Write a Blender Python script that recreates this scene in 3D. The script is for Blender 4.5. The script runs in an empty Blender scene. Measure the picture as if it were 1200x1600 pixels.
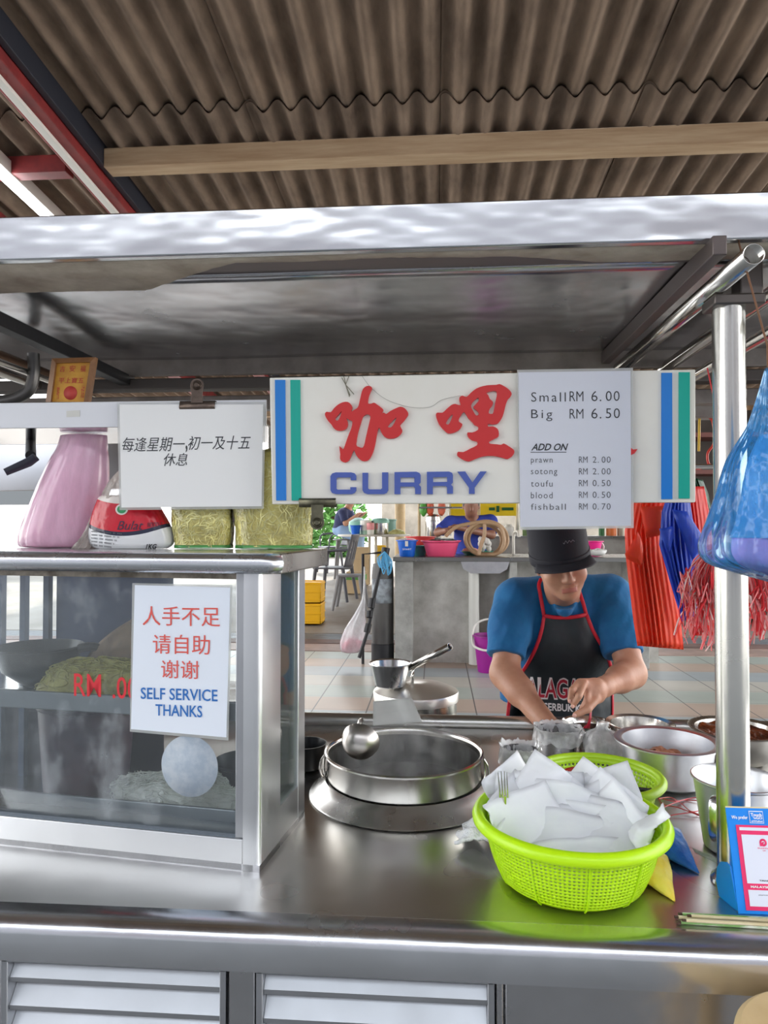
import bpy, bmesh, math, random
import numpy as np
from math import sin, cos, pi, radians
from mathutils import Vector, Matrix, Euler
from mathutils.bvhtree import BVHTree
import mathutils.noise as mnoise

SC = bpy.context.scene
COL = SC.collection
rnd = random.Random(7)

# ------------------------------------------------------------------ camera
FPX, CAM_H = 1100.0, 1.385
YAW, PITCH = radians(4.2), math.atan(22 / 1100)
cam_d = bpy.data.cameras.new('camera')
cam = bpy.data.objects.new('camera', cam_d)
COL.objects.link(cam)
cam.location = (0, 0, CAM_H)
cam.rotation_euler = (pi / 2 + PITCH, 0, YAW)
cam_d.sensor_fit = 'HORIZONTAL'
cam_d.sensor_width = 36.0
cam_d.lens = FPX / 1200 * 36.0
cam_d.clip_start = 0.02
cam_d.clip_end = 200
SC.camera = cam

# ------------------------------------------------------------------ light
w = bpy.data.worlds.new('overcast_sky')
SC.world = w
w.use_nodes = True
wn, wl = w.node_tree.nodes, w.node_tree.links
bg = wn['Background']
tc = wn.new('ShaderNodeTexCoord')
sx = wn.new('ShaderNodeSeparateXYZ')
wl.new(tc.outputs['Generated'], sx.inputs[0])
rp = wn.new('ShaderNodeValToRGB')
rp.color_ramp.elements[0].position = 0.0
rp.color_ramp.elements[0].color = (1.0, 0.975, 0.94, 1)
rp.color_ramp.elements[1].position = 0.8
rp.color_ramp.elements[1].color = (0.78, 0.88, 1.0, 1)
wl.new(sx.outputs['Z'], rp.inputs[0])
wl.new(rp.outputs[0], bg.inputs['Color'])
bg.inputs['Strength'].default_value = 4.2

sun_d = bpy.data.lights.new('sun', 'SUN')
sun_d.energy = 4.0
sun_d.angle = radians(4)
sun_d.color = (1.0, 0.94, 0.84)
sun = bpy.data.objects.new('sun', sun_d)
COL.objects.link(sun)
sun.rotation_euler = (radians(-27), radians(6), 0)      # high, from beyond the stall
sun.location = (0, 6, 12)

vs = SC.view_settings
vs.view_transform = 'Standard'
vs.look = 'None'
vs.exposure = 0.36
vs.gamma = 1.0
vs.use_curve_mapping = False

# ------------------------------------------------------------------ pixel -> world rays (1200x1600 frame)
_f = Vector((-sin(YAW) * cos(PITCH), cos(YAW) * cos(PITCH), sin(PITCH)))
_r = Vector((cos(YAW), sin(YAW), 0))
_u = _r.cross(_f)
_C = Vector((0, 0, CAM_H))
def ray(px, py): return _f + _r * ((px - 600) / FPX) + _u * ((800 - py) / FPX)
def oz(px, py, z):
    d = ray(px, py); return _C + d * ((z - CAM_H) / d.z)
def oy(px, py, y):
    d = ray(px, py); return _C + d * (y / d.y)
def od(px, py, D): return _C + ray(px, py) * D

# ------------------------------------------------------------------ materials
def c255(r, g, b):
    def l(v):
        v /= 255
        return v / 12.92 if v <= .04045 else ((v + .055) / 1.055) ** 2.4
    return (l(r), l(g), l(b), 1)
MATS = {}
def mat(name, col, rough=.5, metal=0.0, col2=None, nscale=8, ncon=.5, bump=0, bscale=20, bdist=.01, spec=.5,
        trans=0, alpha=1, coat=0, sss=0, emit=None, estr=0, rvar=0, stretch=None, detail=5, trl=0, sheen=0):
    m = bpy.data.materials.new(name)
    m.use_nodes = True
    N, L = m.node_tree.nodes, m.node_tree.links
    b = N['Principled BSDF']
    b.inputs['Base Color'].default_value = col
    b.inputs['Roughness'].default_value = rough
    b.inputs['Metallic'].default_value = metal
    b.inputs['Specular IOR Level'].default_value = spec
    b.inputs['Transmission Weight'].default_value = trans
    b.inputs['Alpha'].default_value = alpha
    b.inputs['Coat Weight'].default_value = coat
    if sheen: b.inputs['Sheen Weight'].default_value = sheen
    if sss:
        b.inputs['Subsurface Weight'].default_value = sss
        b.inputs['Subsurface Radius'].default_value = (.02, .008, .004)
        b.inputs['Subsurface Scale'].default_value = .3
    if emit:
        b.inputs['Emission Color'].default_value = emit
        b.inputs['Emission Strength'].default_value = estr
    vec = None
    if col2 or bump or rvar:
        t = N.new('ShaderNodeTexCoord')
        mp = N.new('ShaderNodeMapping')
        if stretch: mp.inputs['Scale'].default_value = stretch
        L.new(t.outputs['Object'], mp.inputs[0])
        vec = mp.outputs[0]
    if col2 or rvar:
        n = N.new('ShaderNodeTexNoise')
        n.inputs['Scale'].default_value = nscale
        n.inputs['Detail'].default_value = detail
        n.inputs['Roughness'].default_value = .6
        L.new(vec, n.inputs['Vector'])
        if col2:
            r = N.new('ShaderNodeValToRGB')
            r.color_ramp.elements[0].position = .5 - ncon / 2 * .5
            r.color_ramp.elements[1].position = .5 + ncon / 2 * .5
            r.color_ramp.elements[0].color = col
            r.color_ramp.elements[1].color = col2
            L.new(n.outputs['Fac'], r.inputs[0])
            L.new(r.outputs[0], b.inputs['Base Color'])
        if rvar:
            mr = N.new('ShaderNodeMapRange')
            mr.inputs['From Min'].default_value = .3
            mr.inputs['From Max'].default_value = .7
            mr.inputs['To Min'].default_value = max(.02, rough - rvar)
            mr.inputs['To Max'].default_value = rough + rvar
            L.new(n.outputs['Fac'], mr.inputs[0])
            L.new(mr.outputs[0], b.inputs['Roughness'])
    if bump:
        n2 = N.new('ShaderNodeTexNoise')
        n2.inputs['Scale'].default_value = bscale
        n2.inputs['Detail'].default_value = 3
        L.new(vec, n2.inputs['Vector'])
        bp = N.new('ShaderNodeBump')
        bp.inputs['Strength'].default_value = bump
        bp.inputs['Distance'].default_value = bdist
        L.new(n2.outputs['Fac'], bp.inputs['Height'])
        L.new(bp.outputs[0], b.inputs['Normal'])
    if trl:     # thin plastic film / paper: part of the light comes through
        out = N['Material Output']
        tr = N.new('ShaderNodeBsdfTranslucent')
        tr.inputs['Color'].default_value = col
        mx = N.new('ShaderNodeMixShader')
        mx.inputs[0].default_value = trl
        L.new(b.outputs[0], mx.inputs[1]); L.new(tr.outputs[0], mx.inputs[2])
        L.new(mx.outputs[0], out.inputs['Surface'])
    MATS[name] = m
    return m

STEEL = mat('stainless_steel', (.60, .60, .61, 1), .24, 1, col2=(.50, .50, .51, 1), nscale=5, rvar=.07, bump=.18, bscale=5, bdist=.03)
STEEL_W = mat('stainless_worktop', (.58, .57, .555, 1), .30, 1, col2=(.53, .52, .505, 1), nscale=3, ncon=1.6, detail=2, rvar=.06, bump=.10, bscale=4, bdist=.03)
STEEL_B = mat('bright_steel_sheet', (.60, .61, .62, 1), .17, 1, col2=(.54, .55, .57, 1), nscale=4, rvar=.05, bump=.28, bscale=4, bdist=.03, stretch=(.6, 1, 1.6))
STEEL_P = mat('polished_steel_tube', (.64, .62, .58, 1), .18, 1, rvar=.05, nscale=8, bump=.05, bscale=8)
STEEL_D = mat('canopy_steel', (.62, .62, .64, 1), .22, 1, col2=(.50, .50, .52, 1), nscale=6, rvar=.08, bump=.35, bscale=3, bdist=.03)
ALU = mat('aluminium', (.72, .73, .75, 1), .38, 1, col2=(.62, .63, .66, 1), nscale=10, rvar=.07)
ALU_F = mat('aluminium_frame', (.42, .43, .45, 1), .40, .95, rvar=.05, nscale=12)
DARKM = mat('dark_metal', (.03, .03, .032, 1), .5, .6, bump=.1)
RUST = mat('tarnished_clip', (.10, .075, .06, 1), .45, .8, col2=(.16, .12, .10, 1), nscale=30, bump=.2, bscale=60)
BRASSY = mat('tarnished_green_clip', (.16, .15, .10, 1), .4, .8, col2=(.09, .085, .06, 1), nscale=40)

# ------------------------------------------------------------------ mesh helpers
MX = {}                                   # object name -> world matrix of its frame
def link(o): COL.objects.link(o); return o
def thing(name, label, cat, loc=(0, 0, 0), rotz=0, group=None, rot=None):
    o = bpy.data.objects.new(name, None)
    o.empty_display_size = .05
    link(o)
    o.location = loc
    o.rotation_euler = rot or (0, 0, rotz)
    MX[o.name] = Matrix.Translation(Vector(loc)) @ Euler(rot or (0, 0, rotz)).to_matrix().to_4x4()
    tag(o, label, cat, group)
    return o
def tag(o, label, cat, group=None, kind=None):
    o['label'] = label
    o['category'] = cat
    if group: o['group'] = group
    if kind: o['kind'] = kind
    return o

def rotm(a, b):                           # matrix that turns z to the direction a->b
    d = (Vector(b) - Vector(a)).normalized()
    return d.to_track_quat('Z', 'Y').to_matrix()

class G:
    def __init__(s): s.v = []; s.f = []; s.mi = []
    def add(s, vs, fs):
        o = len(s.v)
        s.v += [tuple(p) for p in vs]
        s.f += [tuple(i + o for i in f) for f in fs]
        return s
    def box(s, x0, x1, y0, y1, z0, z1, R=None, c=None):
        P = [Vector((x, y, z)) for z in (z0, z1) for y in (y0, y1) for x in (x0, x1)]
        if R is not None: P = [R @ p for p in P]
        if c is not None: P = [p + Vector(c) for p in P]
        return s.add(P, [(0, 2, 3, 1), (4, 5, 7, 6), (0, 1, 5, 4), (2, 6, 7, 3), (0, 4, 6, 2), (1, 3, 7, 5)])
    def lathe(s, prof, c=(0, 0, 0), n=32, M=None, a0=0, a1=2 * pi, sy=1):
        c = Vector(c); full = abs(a1 - a0 - 2 * pi) < 1e-6
        k = n if full else n + 1
        vs, fs = [], []
        for r, z in prof:
            for i in range(k):
                a = a0 + (a1 - a0) * i / n
                p = Vector((max(r, 1e-5) * cos(a), sy * max(r, 1e-5) * sin(a), z))
                if M is not None: p = M @ p
                vs.append(p + c)
        m = len(prof)
        for j in range(m - 1):
            for i in range(n):
                i2 = (i + 1) % k
                fs.append((j * k + i, j * k + i2, (j + 1) * k + i2, (j + 1) * k + i))
        return s.add(vs, fs)
    def cyl(s, a, b, r0, r1=None, n=20, caps=True):
        a, b = Vector(a), Vector(b)
        r1 = r0 if r1 is None else r1
        h = (b - a).length
        prof = [(r0, 0), (r1, h)]
        if caps: prof = [(0, 0)] + prof + [(0, h)]
        return s.lathe(prof, a, n, rotm(a, b))
    def tube(s, pts, r, n=10, closed=False, caps=True, flat=1.0, up=None):
        pts = [Vector(p) for p in pts]
        m = len(pts)
        rs = r if isinstance(r, (list, tuple)) else [r] * m
        vs, fs = [], []
        nrm = None
        for i, p in enumerate(pts):
            if closed: t = pts[(i + 1) % m] - pts[i - 1]
            else: t = pts[min(i + 1, m - 1)] - pts[max(i - 1, 0)]
            t.normalize()
            if nrm is None:
                nrm = t.orthogonal().normalized() if up is None else (Vector(up) - t * t.dot(Vector(up))).normalized()
            else:
                nrm = (nrm - t * t.dot(nrm))
                nrm = nrm.normalized() if nrm.length > 1e-6 else t.orthogonal().normalized()
            bn = t.cross(nrm)
            for k in range(n):
                a = 2 * pi * k / n
                vs.append(p + (nrm * cos(a) * flat + bn * sin(a)) * rs[i])
        for i in range(m if closed else m - 1):
            for k in range(n):
                k2, i2 = (k + 1) % n, (i + 1) % m
                fs.append((i * n + k, i * n + k2, i2 * n + k2, i2 * n + k))
        if caps and not closed:
            fs.append(tuple(range(n - 1, -1, -1)))
            fs.append(tuple((m - 1) * n + k for k in range(n)))
        return s.add(vs, fs)
    def grid(s, fn, nu, nv, cu=False):
        vs = [fn(i / nu, j / nv) for j in range(nv + 1) for i in range(nu if cu else nu + 1)]
        k = nu if cu else nu + 1
        fs = [(j * k + i, j * k + (i + 1) % k, (j + 1) * k + (i + 1) % k, (j + 1) * k + i) for j in range(nv) for i in range(nu)]
        return s.add(vs, fs)
    def ell(s, c, r, nu=16, nv=10, R=None):
        def fn(u, v):
            a, b = u * 2 * pi, (v - .5) * pi
            p = Vector((r[0] * cos(a) * cos(b), r[1] * sin(a) * cos(b), r[2] * sin(b)))
            return (R @ p if R is not None else p) + Vector(c)
        return s.grid(fn, nu, nv, True)
    def prism(s, poly, axis, a, b):       # poly in the two other axes, extruded from a to b along axis
        n = len(poly)
        def P(q, t):
            return {'x': (t, q[0], q[1]), 'y': (q[0], t, q[1]), 'z': (q[0], q[1], t)}[axis]
        vs = [P(q, a) for q in poly] + [P(q, b) for q in poly]
        fs = [(i, (i + 1) % n, n + (i + 1) % n, n + i) for i in range(n)] + [tuple(range(n - 1, -1, -1)), tuple(range(n, 2 * n))]
        return s.add(vs, fs)
    def obj(s, name, m, parent=None, world=False, ang=35, bevel=0, seg=2, solid=0, soff=0, sub=0, fix=True):
        me = bpy.data.meshes.new(name)
        me.from_pydata(s.v, [], s.f)
        me.validate()
        return fin(name, me, m, parent, world, ang, bevel, seg, solid, soff, sub, fix)

def fin(name, me, m, parent=None, world=False, ang=35, bevel=0, seg=2, solid=0, soff=0, sub=0, fix=True):
    if parent is not None and world:
        me.transform(MX[parent.name].inverted())
    if fix:
        bm = bmesh.new(); bm.from_mesh(me)
        bmesh.ops.remove_doubles(bm, verts=bm.verts, dist=2e-5)
        bmesh.ops.recalc_face_normals(bm, faces=bm.faces)
        bm.to_mesh(me); bm.free()
    me.shade_smooth()
    if ang < 180: me.set_sharp_from_angle(angle=radians(ang))
    me.materials.append(m)
    o = bpy.data.objects.new(name, me)
    link(o)
    if parent is not None:
        o.parent = parent
        MX[o.name] = MX[parent.name]
    else:
        MX[o.name] = Matrix()
    if solid:
        md = o.modifiers.new('solid', 'SOLIDIFY'); md.thickness = solid; md.offset = soff
    if bevel:
        md = o.modifiers.new('bevel', 'BEVEL'); md.width = bevel; md.segments = seg; md.limit_method = 'ANGLE'
        md.angle_limit = radians(40)
    if sub:
        md = o.modifiers.new('sub', 'SUBSURF'); md.levels = sub; md.render_levels = sub
    return o
def struct(o): o['kind'] = 'structure'; return o
def recenter(o):                           # put a top-level mesh object's origin at its base
    vs = [v.co for v in o.data.vertices]
    c = Vector(((min(v.x for v in vs) + max(v.x for v in vs)) / 2, (min(v.y for v in vs) + max(v.y for v in vs)) / 2, min(v.z for v in vs)))
    o.data.transform(Matrix.Translation(-c)); o.location = c
    MX[o.name] = Matrix.Translation(c)
    return o
def copy_tree(src, loc=None, rotz=None, parent=None, label=None):
    c = src.copy(); COL.objects.link(c)
    if parent is not None: c.parent = parent
    if loc is not None: c.location = loc
    if rotz is not None: c.rotation_euler = (0, 0, rotz)
    if label: c['label'] = label
    for ch in [k for k in COL.objects if k.parent == src]: copy_tree(ch, parent=c)
    return c
def catmull(pts, n=6, closed=False):
    P = [Vector(p) for p in pts]; m = len(P); out = []
    for i in range(m if closed else m - 1):
        p0 = P[(i - 1) % m] if closed or i > 0 else P[0]
        p1, p2 = P[i], P[(i + 1) % m]
        p3 = P[(i + 2) % m] if closed or i + 2 < m else P[-1]
        for k in range(n):
            t = k / n
            out.append(.5 * ((2 * p1) + (p2 - p0) * t + (2 * p0 - 5 * p1 + 4 * p2 - p3) * t * t + (3 * p1 - p0 - 3 * p2 + p3) * t ** 3))
    if not closed: out.append(P[-1])
    return out

def curve_mesh(cu):                       # a text or outline curve becomes a plain mesh
    o = bpy.data.objects.new('tmp', cu); link(o)
    dg = bpy.context.evaluated_depsgraph_get()
    me = bpy.data.meshes.new_from_object(o.evaluated_get(dg))
    bpy.data.objects.remove(o)
    return me
def txt_mesh(s, off=0, shear=0, ex=.02, space=1.0, line=1.0, align='LEFT'):
    cu = bpy.data.curves.new('t', 'FONT')
    cu.body = s; cu.size = 1; cu.offset = off; cu.shear = shear; cu.extrude = ex; cu.space_character = space
    cu.space_line = line; cu.align_x = align; cu.resolution_u = 3; cu.fill_mode = 'BOTH'
    return curve_mesh(cu)
def lettering(name, s, O, X, Y, m, parent=None, off=0, shear=0, depth=.0006, space=1.0, proj=None, lift=.0003, line=1.0, align='LEFT', lay=None):
    """text fitted into the rectangle at corner O (lower left) with edge vectors X (width) and Y (height), in world space"""
    me = lay if lay is not None else txt_mesh(s, off, shear, .5, space, line, align)
    co = np.empty(len(me.vertices) * 3); me.vertices.foreach_get('co', co); co = co.reshape(-1, 3)
    lo, hi = co.min(0), co.max(0)
    u = (co[:, 0] - lo[0]) / max(hi[0] - lo[0], 1e-6); v = (co[:, 1] - lo[1]) / max(hi[1] - lo[1], 1e-6)
    wz = (co[:, 2] - lo[2]) / max(hi[2] - lo[2], 1e-6)
    O, X, Y = Vector(O), Vector(X), Vector(Y)
    N = X.cross(Y).normalized()
    for i, vt in enumerate(me.vertices):
        p = O + X * u[i] + Y * v[i]
        n = N
        if proj is not None:
            h = proj(p)
            if h is not None: p = h[0]; n = h[1]
        vt.co = p + n * (lift + depth * wz[i])
    return fin(name, me, m, parent, True, 30, fix=False)
def outline_mesh(loops, ex=.5):           # closed 2-D loops, inner loops become holes
    cu = bpy.data.curves.new('c', 'CURVE'); cu.dimensions = '2D'; cu.fill_mode = 'BOTH'; cu.extrude = ex
    for lp in loops:
        sp = cu.splines.new('POLY'); sp.points.add(len(lp) - 1)
        for q, p in zip(sp.points, lp): q.co = (p[0], p[1], 0, 1)
        sp.use_cyclic_u = True
    return curve_mesh(cu)

# ------------------------------------------------------------------ organic shapes: a smooth-blended distance field turned into one surface
def v3(p): return np.array([p[0], p[1], p[2]], dtype=np.float32)
class Blob:
    def __init__(s, lo, hi, h):
        s.lo = v3(lo); s.h = h
        s.n = np.ceil((v3(hi) - s.lo) / h).astype(int) + 1
        s.d = np.full(s.n, .2, dtype=np.float32)
    def _sl(s, lo, hi):
        a = np.clip(np.floor((lo - s.lo) / s.h).astype(int), 0, s.n - 1)
        b = np.clip(np.ceil((hi - s.lo) / s.h).astype(int) + 1, 1, s.n)
        ax = [np.arange(a[i], b[i], dtype=np.float32) * s.h + s.lo[i] for i in range(3)]
        return tuple(slice(a[i], b[i]) for i in range(3)), ax[0][:, None, None], ax[1][None, :, None], ax[2][None, None, :]
    def _mix(s, sl, d, k, sub):
        a = s.d[sl]
        if sub:
            h = np.maximum(k - np.abs(a + d), 0) / max(k, 1e-6)
            s.d[sl] = np.maximum(a, -d) + h * h * k * .25
        else:
            h = np.maximum(k - np.abs(a - d), 0) / max(k, 1e-6)
            s.d[sl] = np.minimum(a, d) - h * h * k * .25
    def cone(s, a, b, ra, rb=None, k=.02, sub=False, cut=None, sq=None):
        a, b = v3(a), v3(b); rb = ra if rb is None else rb
        m = max(ra, rb) + k + 4 * s.h
        sl, X, Y, Z = s._sl(np.minimum(a, b) - m, np.maximum(a, b) + m)
        ab = b - a; L2 = float(ab @ ab) + 1e-12
        t = np.clip(((X - a[0]) * ab[0] + (Y - a[1]) * ab[1] + (Z - a[2]) * ab[2]) / L2, 0, 1)
        d = np.sqrt((X - a[0] - t * ab[0]) ** 2 + (Y - a[1] - t * ab[1]) ** 2 + (Z - a[2] - t * ab[2]) ** 2) - (ra + (rb - ra) * t)
        if cut is not None:                # keep only the side where (p-c).n < 0
            c, n = v3(cut[0]), v3(cut[1]); n = n / np.linalg.norm(n)
            d = np.maximum(d, (X - c[0]) * n[0] + (Y - c[1]) * n[1] + (Z - c[2]) * n[2])
        s._mix(sl, d, k, sub); return s
    def ell(s, c, r, R=None, k=.02, sub=False):
        c, r = v3(c), v3(r)
        m = float(r.max()) + k + 4 * s.h
        sl, X, Y, Z = s._sl(c - m, c + m)
        x, y, z = X - c[0], Y - c[1], Z - c[2]
        if R is not None:
            A = np.array(R.transposed(), dtype=np.float32)
            x, y, z = A[0, 0] * x + A[0, 1] * y + A[0, 2] * z, A[1, 0] * x + A[1, 1] * y + A[1, 2] * z, A[2, 0] * x + A[2, 1] * y + A[2, 2] * z
        k0 = np.sqrt((x / r[0]) ** 2 + (y / r[1]) ** 2 + (z / r[2]) ** 2)
        k1 = np.sqrt((x / r[0] ** 2) ** 2 + (y / r[1] ** 2) ** 2 + (z / r[2] ** 2) ** 2) + 1e-9
        s._mix(sl, (k0 * (k0 - 1) / k1).astype(np.float32), k, sub); return s
    def chain(s, pts, rs, k=.02):
        for i in range(len(pts) - 1): s.cone(pts[i], pts[i + 1], rs[i], rs[i + 1], k)
        return s
    def plane_cut(s, c, n):                # remove the side where (p-c).n > 0
        c, n = v3(c), v3(n); n = n / np.linalg.norm(n)
        ax = [np.arange(s.n[i], dtype=np.float32) * s.h + s.lo[i] for i in range(3)]
        s.d = np.maximum(s.d, (ax[0][:, None, None] - c[0]) * n[0] + (ax[1][None, :, None] - c[1]) * n[1] + (ax[2][None, None, :] - c[2]) * n[2])
        return s
    def mesh(s, name='blob', smooth=0, warp=None):
        d = s.d; nx, ny, nz = d.shape
        ins = d < 0
        cnt = np.zeros((nx - 1, ny - 1, nz - 1), dtype=np.int8)
        for i in (0, 1):
            for j in (0, 1):
                for k in (0, 1): cnt += ins[i:nx - 1 + i, j:ny - 1 + j, k:nz - 1 + k]
        act = (cnt > 0) & (cnt < 8)
        idx = np.full(act.shape, -1, dtype=np.int64)
        I, J, K = np.nonzero(act)
        idx[I, J, K] = np.arange(len(I))
        acc = np.zeros((len(I), 3)); num = np.zeros(len(I))
        base = np.stack([I, J, K], 1)
        cor = [(i, j, k) for i in (0, 1) for j in (0, 1) for k in (0, 1)]
        for p in cor:
            for ax in range(3):
                if p[ax] == 1: continue
                q = list(p); q[ax] = 1
                a = d[I + p[0], J + p[1], K + p[2]]; b = d[I + q[0], J + q[1], K + q[2]]
                m = (a < 0) != (b < 0)
                t = np.where(m, a / np.where(m, a - b, 1), 0)
                pos = np.tile(np.array(p, dtype=float), (len(I), 1)); pos[:, ax] += t
                acc[m] += pos[m]; num[m] += 1
        V = (base + acc / num[:, None]) * s.h + s.lo
        F = []
        for ax in range(3):
            o1, o2 = [(1, 2), (2, 0), (0, 1)][ax]
            sh = [slice(None)] * 3; sh2 = [slice(None)] * 3
            sh[ax] = slice(0, d.shape[ax] - 1); sh2[ax] = slice(1, None)
            a, b = ins[tuple(sh)], ins[tuple(sh2)]
            P = np.stack(np.nonzero(a != b), 1)
            if not len(P): continue
            ok = (P[:, o1] > 0) & (P[:, o2] > 0) & (P[:, o1] < d.shape[o1] - 1) & (P[:, o2] < d.shape[o2] - 1)
            P = P[ok]
            fl = a[P[:, 0], P[:, 1], P[:, 2]]
            def at(da, db):
                q = P.copy(); q[:, o1] -= da; q[:, o2] -= db
                return idx[q[:, 0], q[:, 1], q[:, 2]]
            quad = np.stack([at(0, 0), at(1, 0), at(1, 1), at(0, 1)], 1)
            quad[~fl] = quad[~fl][:, ::-1]
            F.append(quad)
        F = np.concatenate(F)
        F = F[(F >= 0).all(1)]
        for _ in range(smooth):
            acc = np.zeros_like(V); num = np.zeros(len(V))
            for e in ((0, 1), (1, 2), (2, 3), (3, 0)):
                np.add.at(acc, F[:, e[0]], V[F[:, e[1]]]); np.add.at(num, F[:, e[0]], 1)
                np.add.at(acc, F[:, e[1]], V[F[:, e[0]]]); np.add.at(num, F[:, e[1]], 1)
            V = V * .5 + acc / num[:, None] * .5
        if warp is not None: V = warp(V)
        me = bpy.data.meshes.new(name)
        me.vertices.add(len(V)); me.vertices.foreach_set('co', V.astype(np.float32).ravel())
        me.loops.add(len(F) * 4); me.loops.foreach_set('vertex_index', F.astype(np.int32).ravel())
        me.polygons.add(len(F)); me.polygons.foreach_set('loop_start', np.arange(0, len(F) * 4, 4, dtype=np.int32))
        me.update(calc_edges=True); me.validate()
        return me
def bvh(me_or_o, M=None):
    me = me_or_o.data if hasattr(me_or_o, 'data') else me_or_o
    vs = [(M @ v.co if M else v.co.copy()) for v in me.vertices]
    return BVHTree.FromPolygons(vs, [tuple(p.vertices) for p in me.polygons])

# ================================================================== THE SETTING
ASPH = mat('street_concrete', c255(112, 112, 112), .9, col2=c255(92, 92, 92), nscale=3, bump=.2, bscale=60)
CONC = mat('worn_concrete_floor', c255(158, 150, 140), .55, col2=c255(124, 114, 104), nscale=1.2, ncon=1.0, rvar=.15, bump=.05)
ROOFM = mat('weathered_cement_sheet', c255(158, 136, 116), .9, col2=c255(84, 68, 56), nscale=6, ncon=1.0, bump=.5, bscale=70, bdist=.004, stretch=(1, .35, 1))
TIMB = mat('old_timber', c255(196, 170, 138), .75, col2=c255(164, 134, 102), nscale=9, ncon=.8, stretch=(.25, 3, 3), bump=.3, bscale=30, bdist=.004)
REDP = mat('maroon_paint', c255(140, 46, 46), .5, col2=c255(115, 38, 40), nscale=8)
WHITEP = mat('white_paint', c255(225, 222, 215), .5)

# tiled floor: rows of 33 cm tiles, each row its own pale colour
def tile_mat():
    m = bpy.data.materials.new('banded_floor_tiles'); m.use_nodes = True
    N, L = m.node_tree.nodes, m.node_tree.links
    b = N['Principled BSDF']
    t = N.new('ShaderNodeTexCoord'); s = N.new('ShaderNodeSeparateXYZ'); L.new(t.outputs['Object'], s.inputs[0])
    def math_(op, a, bval=None):
        n = N.new('ShaderNodeMath'); n.operation = op
        for i, q in enumerate((a, bval)):
            if q is None: continue
            if isinstance(q, (int, float)): n.inputs[i].default_value = q
            else: L.new(q, n.inputs[i])
        return n.outputs[0]
    T = .335
    yy = math_('DIVIDE', math_('SUBTRACT', s.outputs['Y'], 5.0), T * 4)
    fr = math_('FRACT', yy)
    r = N.new('ShaderNodeValToRGB'); r.color_ramp.interpolation = 'CONSTANT'
    e = r.color_ramp.elements
    cols = [c255(205, 200, 188), c255(178, 186, 188), c255(200, 178, 160), c255(186, 194, 184)]
    e[0].position = 0; e[0].color = cols[0]; e[1].position = .25; e[1].color = cols[1]
    for p, c in ((.5, cols[2]), (.75, cols[3])):
        q = e.new(p); q.color = c
    L.new(fr, r.inputs[0])
    def line(o, w):
        f = math_('FRACT', math_('DIVIDE', o, T))
        return math_('LESS_THAN', math_('ABSOLUTE', math_('SUBTRACT', f, .5)), .5 - w)
    ln = math_('MULTIPLY', line(math_('ADD', s.outputs['X'], .09), .012), line(s.outputs['Y'], .006))
    mx = N.new('ShaderNodeMixRGB'); mx.inputs[1].default_value = c255(95, 92, 88)
    L.new(ln, mx.inputs[0]); L.new(r.outputs[0], mx.inputs[2])
    n = N.new('ShaderNodeTexNoise'); n.inputs['Scale'].default_value = 3; L.new(t.outputs['Object'], n.inputs['Vector'])
    m2 = N.new('ShaderNodeMixRGB'); m2.blend_type = 'MULTIPLY'; m2.inputs[0].default_value = .35
    L.new(mx.outputs[0], m2.inputs[1]); L.new(n.outputs['Fac'], m2.inputs[2])
    L.new(m2.outputs[0], b.inputs['Base Color'])
    b.inputs['Roughness'].default_value = .35
    return m
TILE = tile_mat()

struct(G().box(-14, 14, -14, 3.4, -.1, 0).obj('floor', ASPH))
struct(G().box(-9, 9, 3.4, 6.35, -.1, .25).obj('floor_tiled', TILE))
struct(G().box(-9, 9, 6.72, 6.95, -.1, .262).obj('trim_1', mat('red_brown_kerb', c255(128, 100, 92), .6, col2=c255(100, 80, 74), nscale=6)))
struct(G().box(-9, 9, 6.35, 6.72, -.1, .256).obj('trim_2', mat('pink_kerb_tiles', c255(178, 150, 138), .5, col2=c255(150, 128, 118), nscale=4)))
g = G().box(-9, 9, 6.95, 7.35, -.1, .20)
g2 = G()
for i in range(5): g2.box(-9, 9, 6.97 + i * .075, 6.99 + i * .075, .2, .262)
struct(g.obj('trim_3', mat('wet_drain', c255(30, 30, 30), .3)))
struct(g2.obj('trim_4', ALU_F))
def ramp(y): return .262 + max(0, min(y, 13.5) - 7.35) * .072
for ya, yb in ((7.35, 8.4), (8.4, 9.4), (9.4, 10.4), (10.4, 11.4), (11.4, 12.4), (12.4, 13.5), (13.5, 40)):
    struct(G().add([(x, y, ramp(y) - d) for d in (.12, 0) for (x, y) in ((-16, ya), (16, ya), (16, yb), (-16, yb))],
         [(0, 3, 2, 1), (4, 5, 6, 7), (0, 1, 5, 4), (1, 2, 6, 5), (2, 3, 7, 6), (3, 0, 4, 7)]).obj('floor_hall', CONC))

# corrugated roof, falling gently away from the viewer
RZ, RY, RS = 3.462, 3.65, -.078
def roof_z(y): return RZ + RS * (y - RY)
PITCHC = .975 / 7
def sheet(x0, nwave, y0, y1, dz, tilt=0):
    nu = int(nwave * 12)
    def fn(u, v):
        x = x0 + u * nwave * PITCHC; y = y0 + (y1 - y0) * v
        return Vector((x, y, roof_z(y) + dz + tilt * (u - .5) + .032 * cos((x - .05) / PITCHC * 2 * pi)))
    o = G().grid(fn, nu, 6).obj('ceiling', ROOFM, ang=180, solid=.006, soff=1, fix=True)
    return struct(o)
for x0 in (-4.825, -3.85, -2.875, -1.9, -.925, .05, 1.025, 2.0, 2.975, 3.95):
    sheet(x0 - .02, 7.4, .6, 3.595, .018, .014)
    sheet(x0 - .02, 7.4, -2.4, .75, .036, .014)
    sheet(x0 - .02, 7.4, 3.42, 6.4, .0, .014)
    sheet(x0 - .02, 7.4, 6.2, 9.0, -.016, .004)
    sheet(x0 - .02, 7.4, 8.9, 11.6, -.03, .004)
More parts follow.
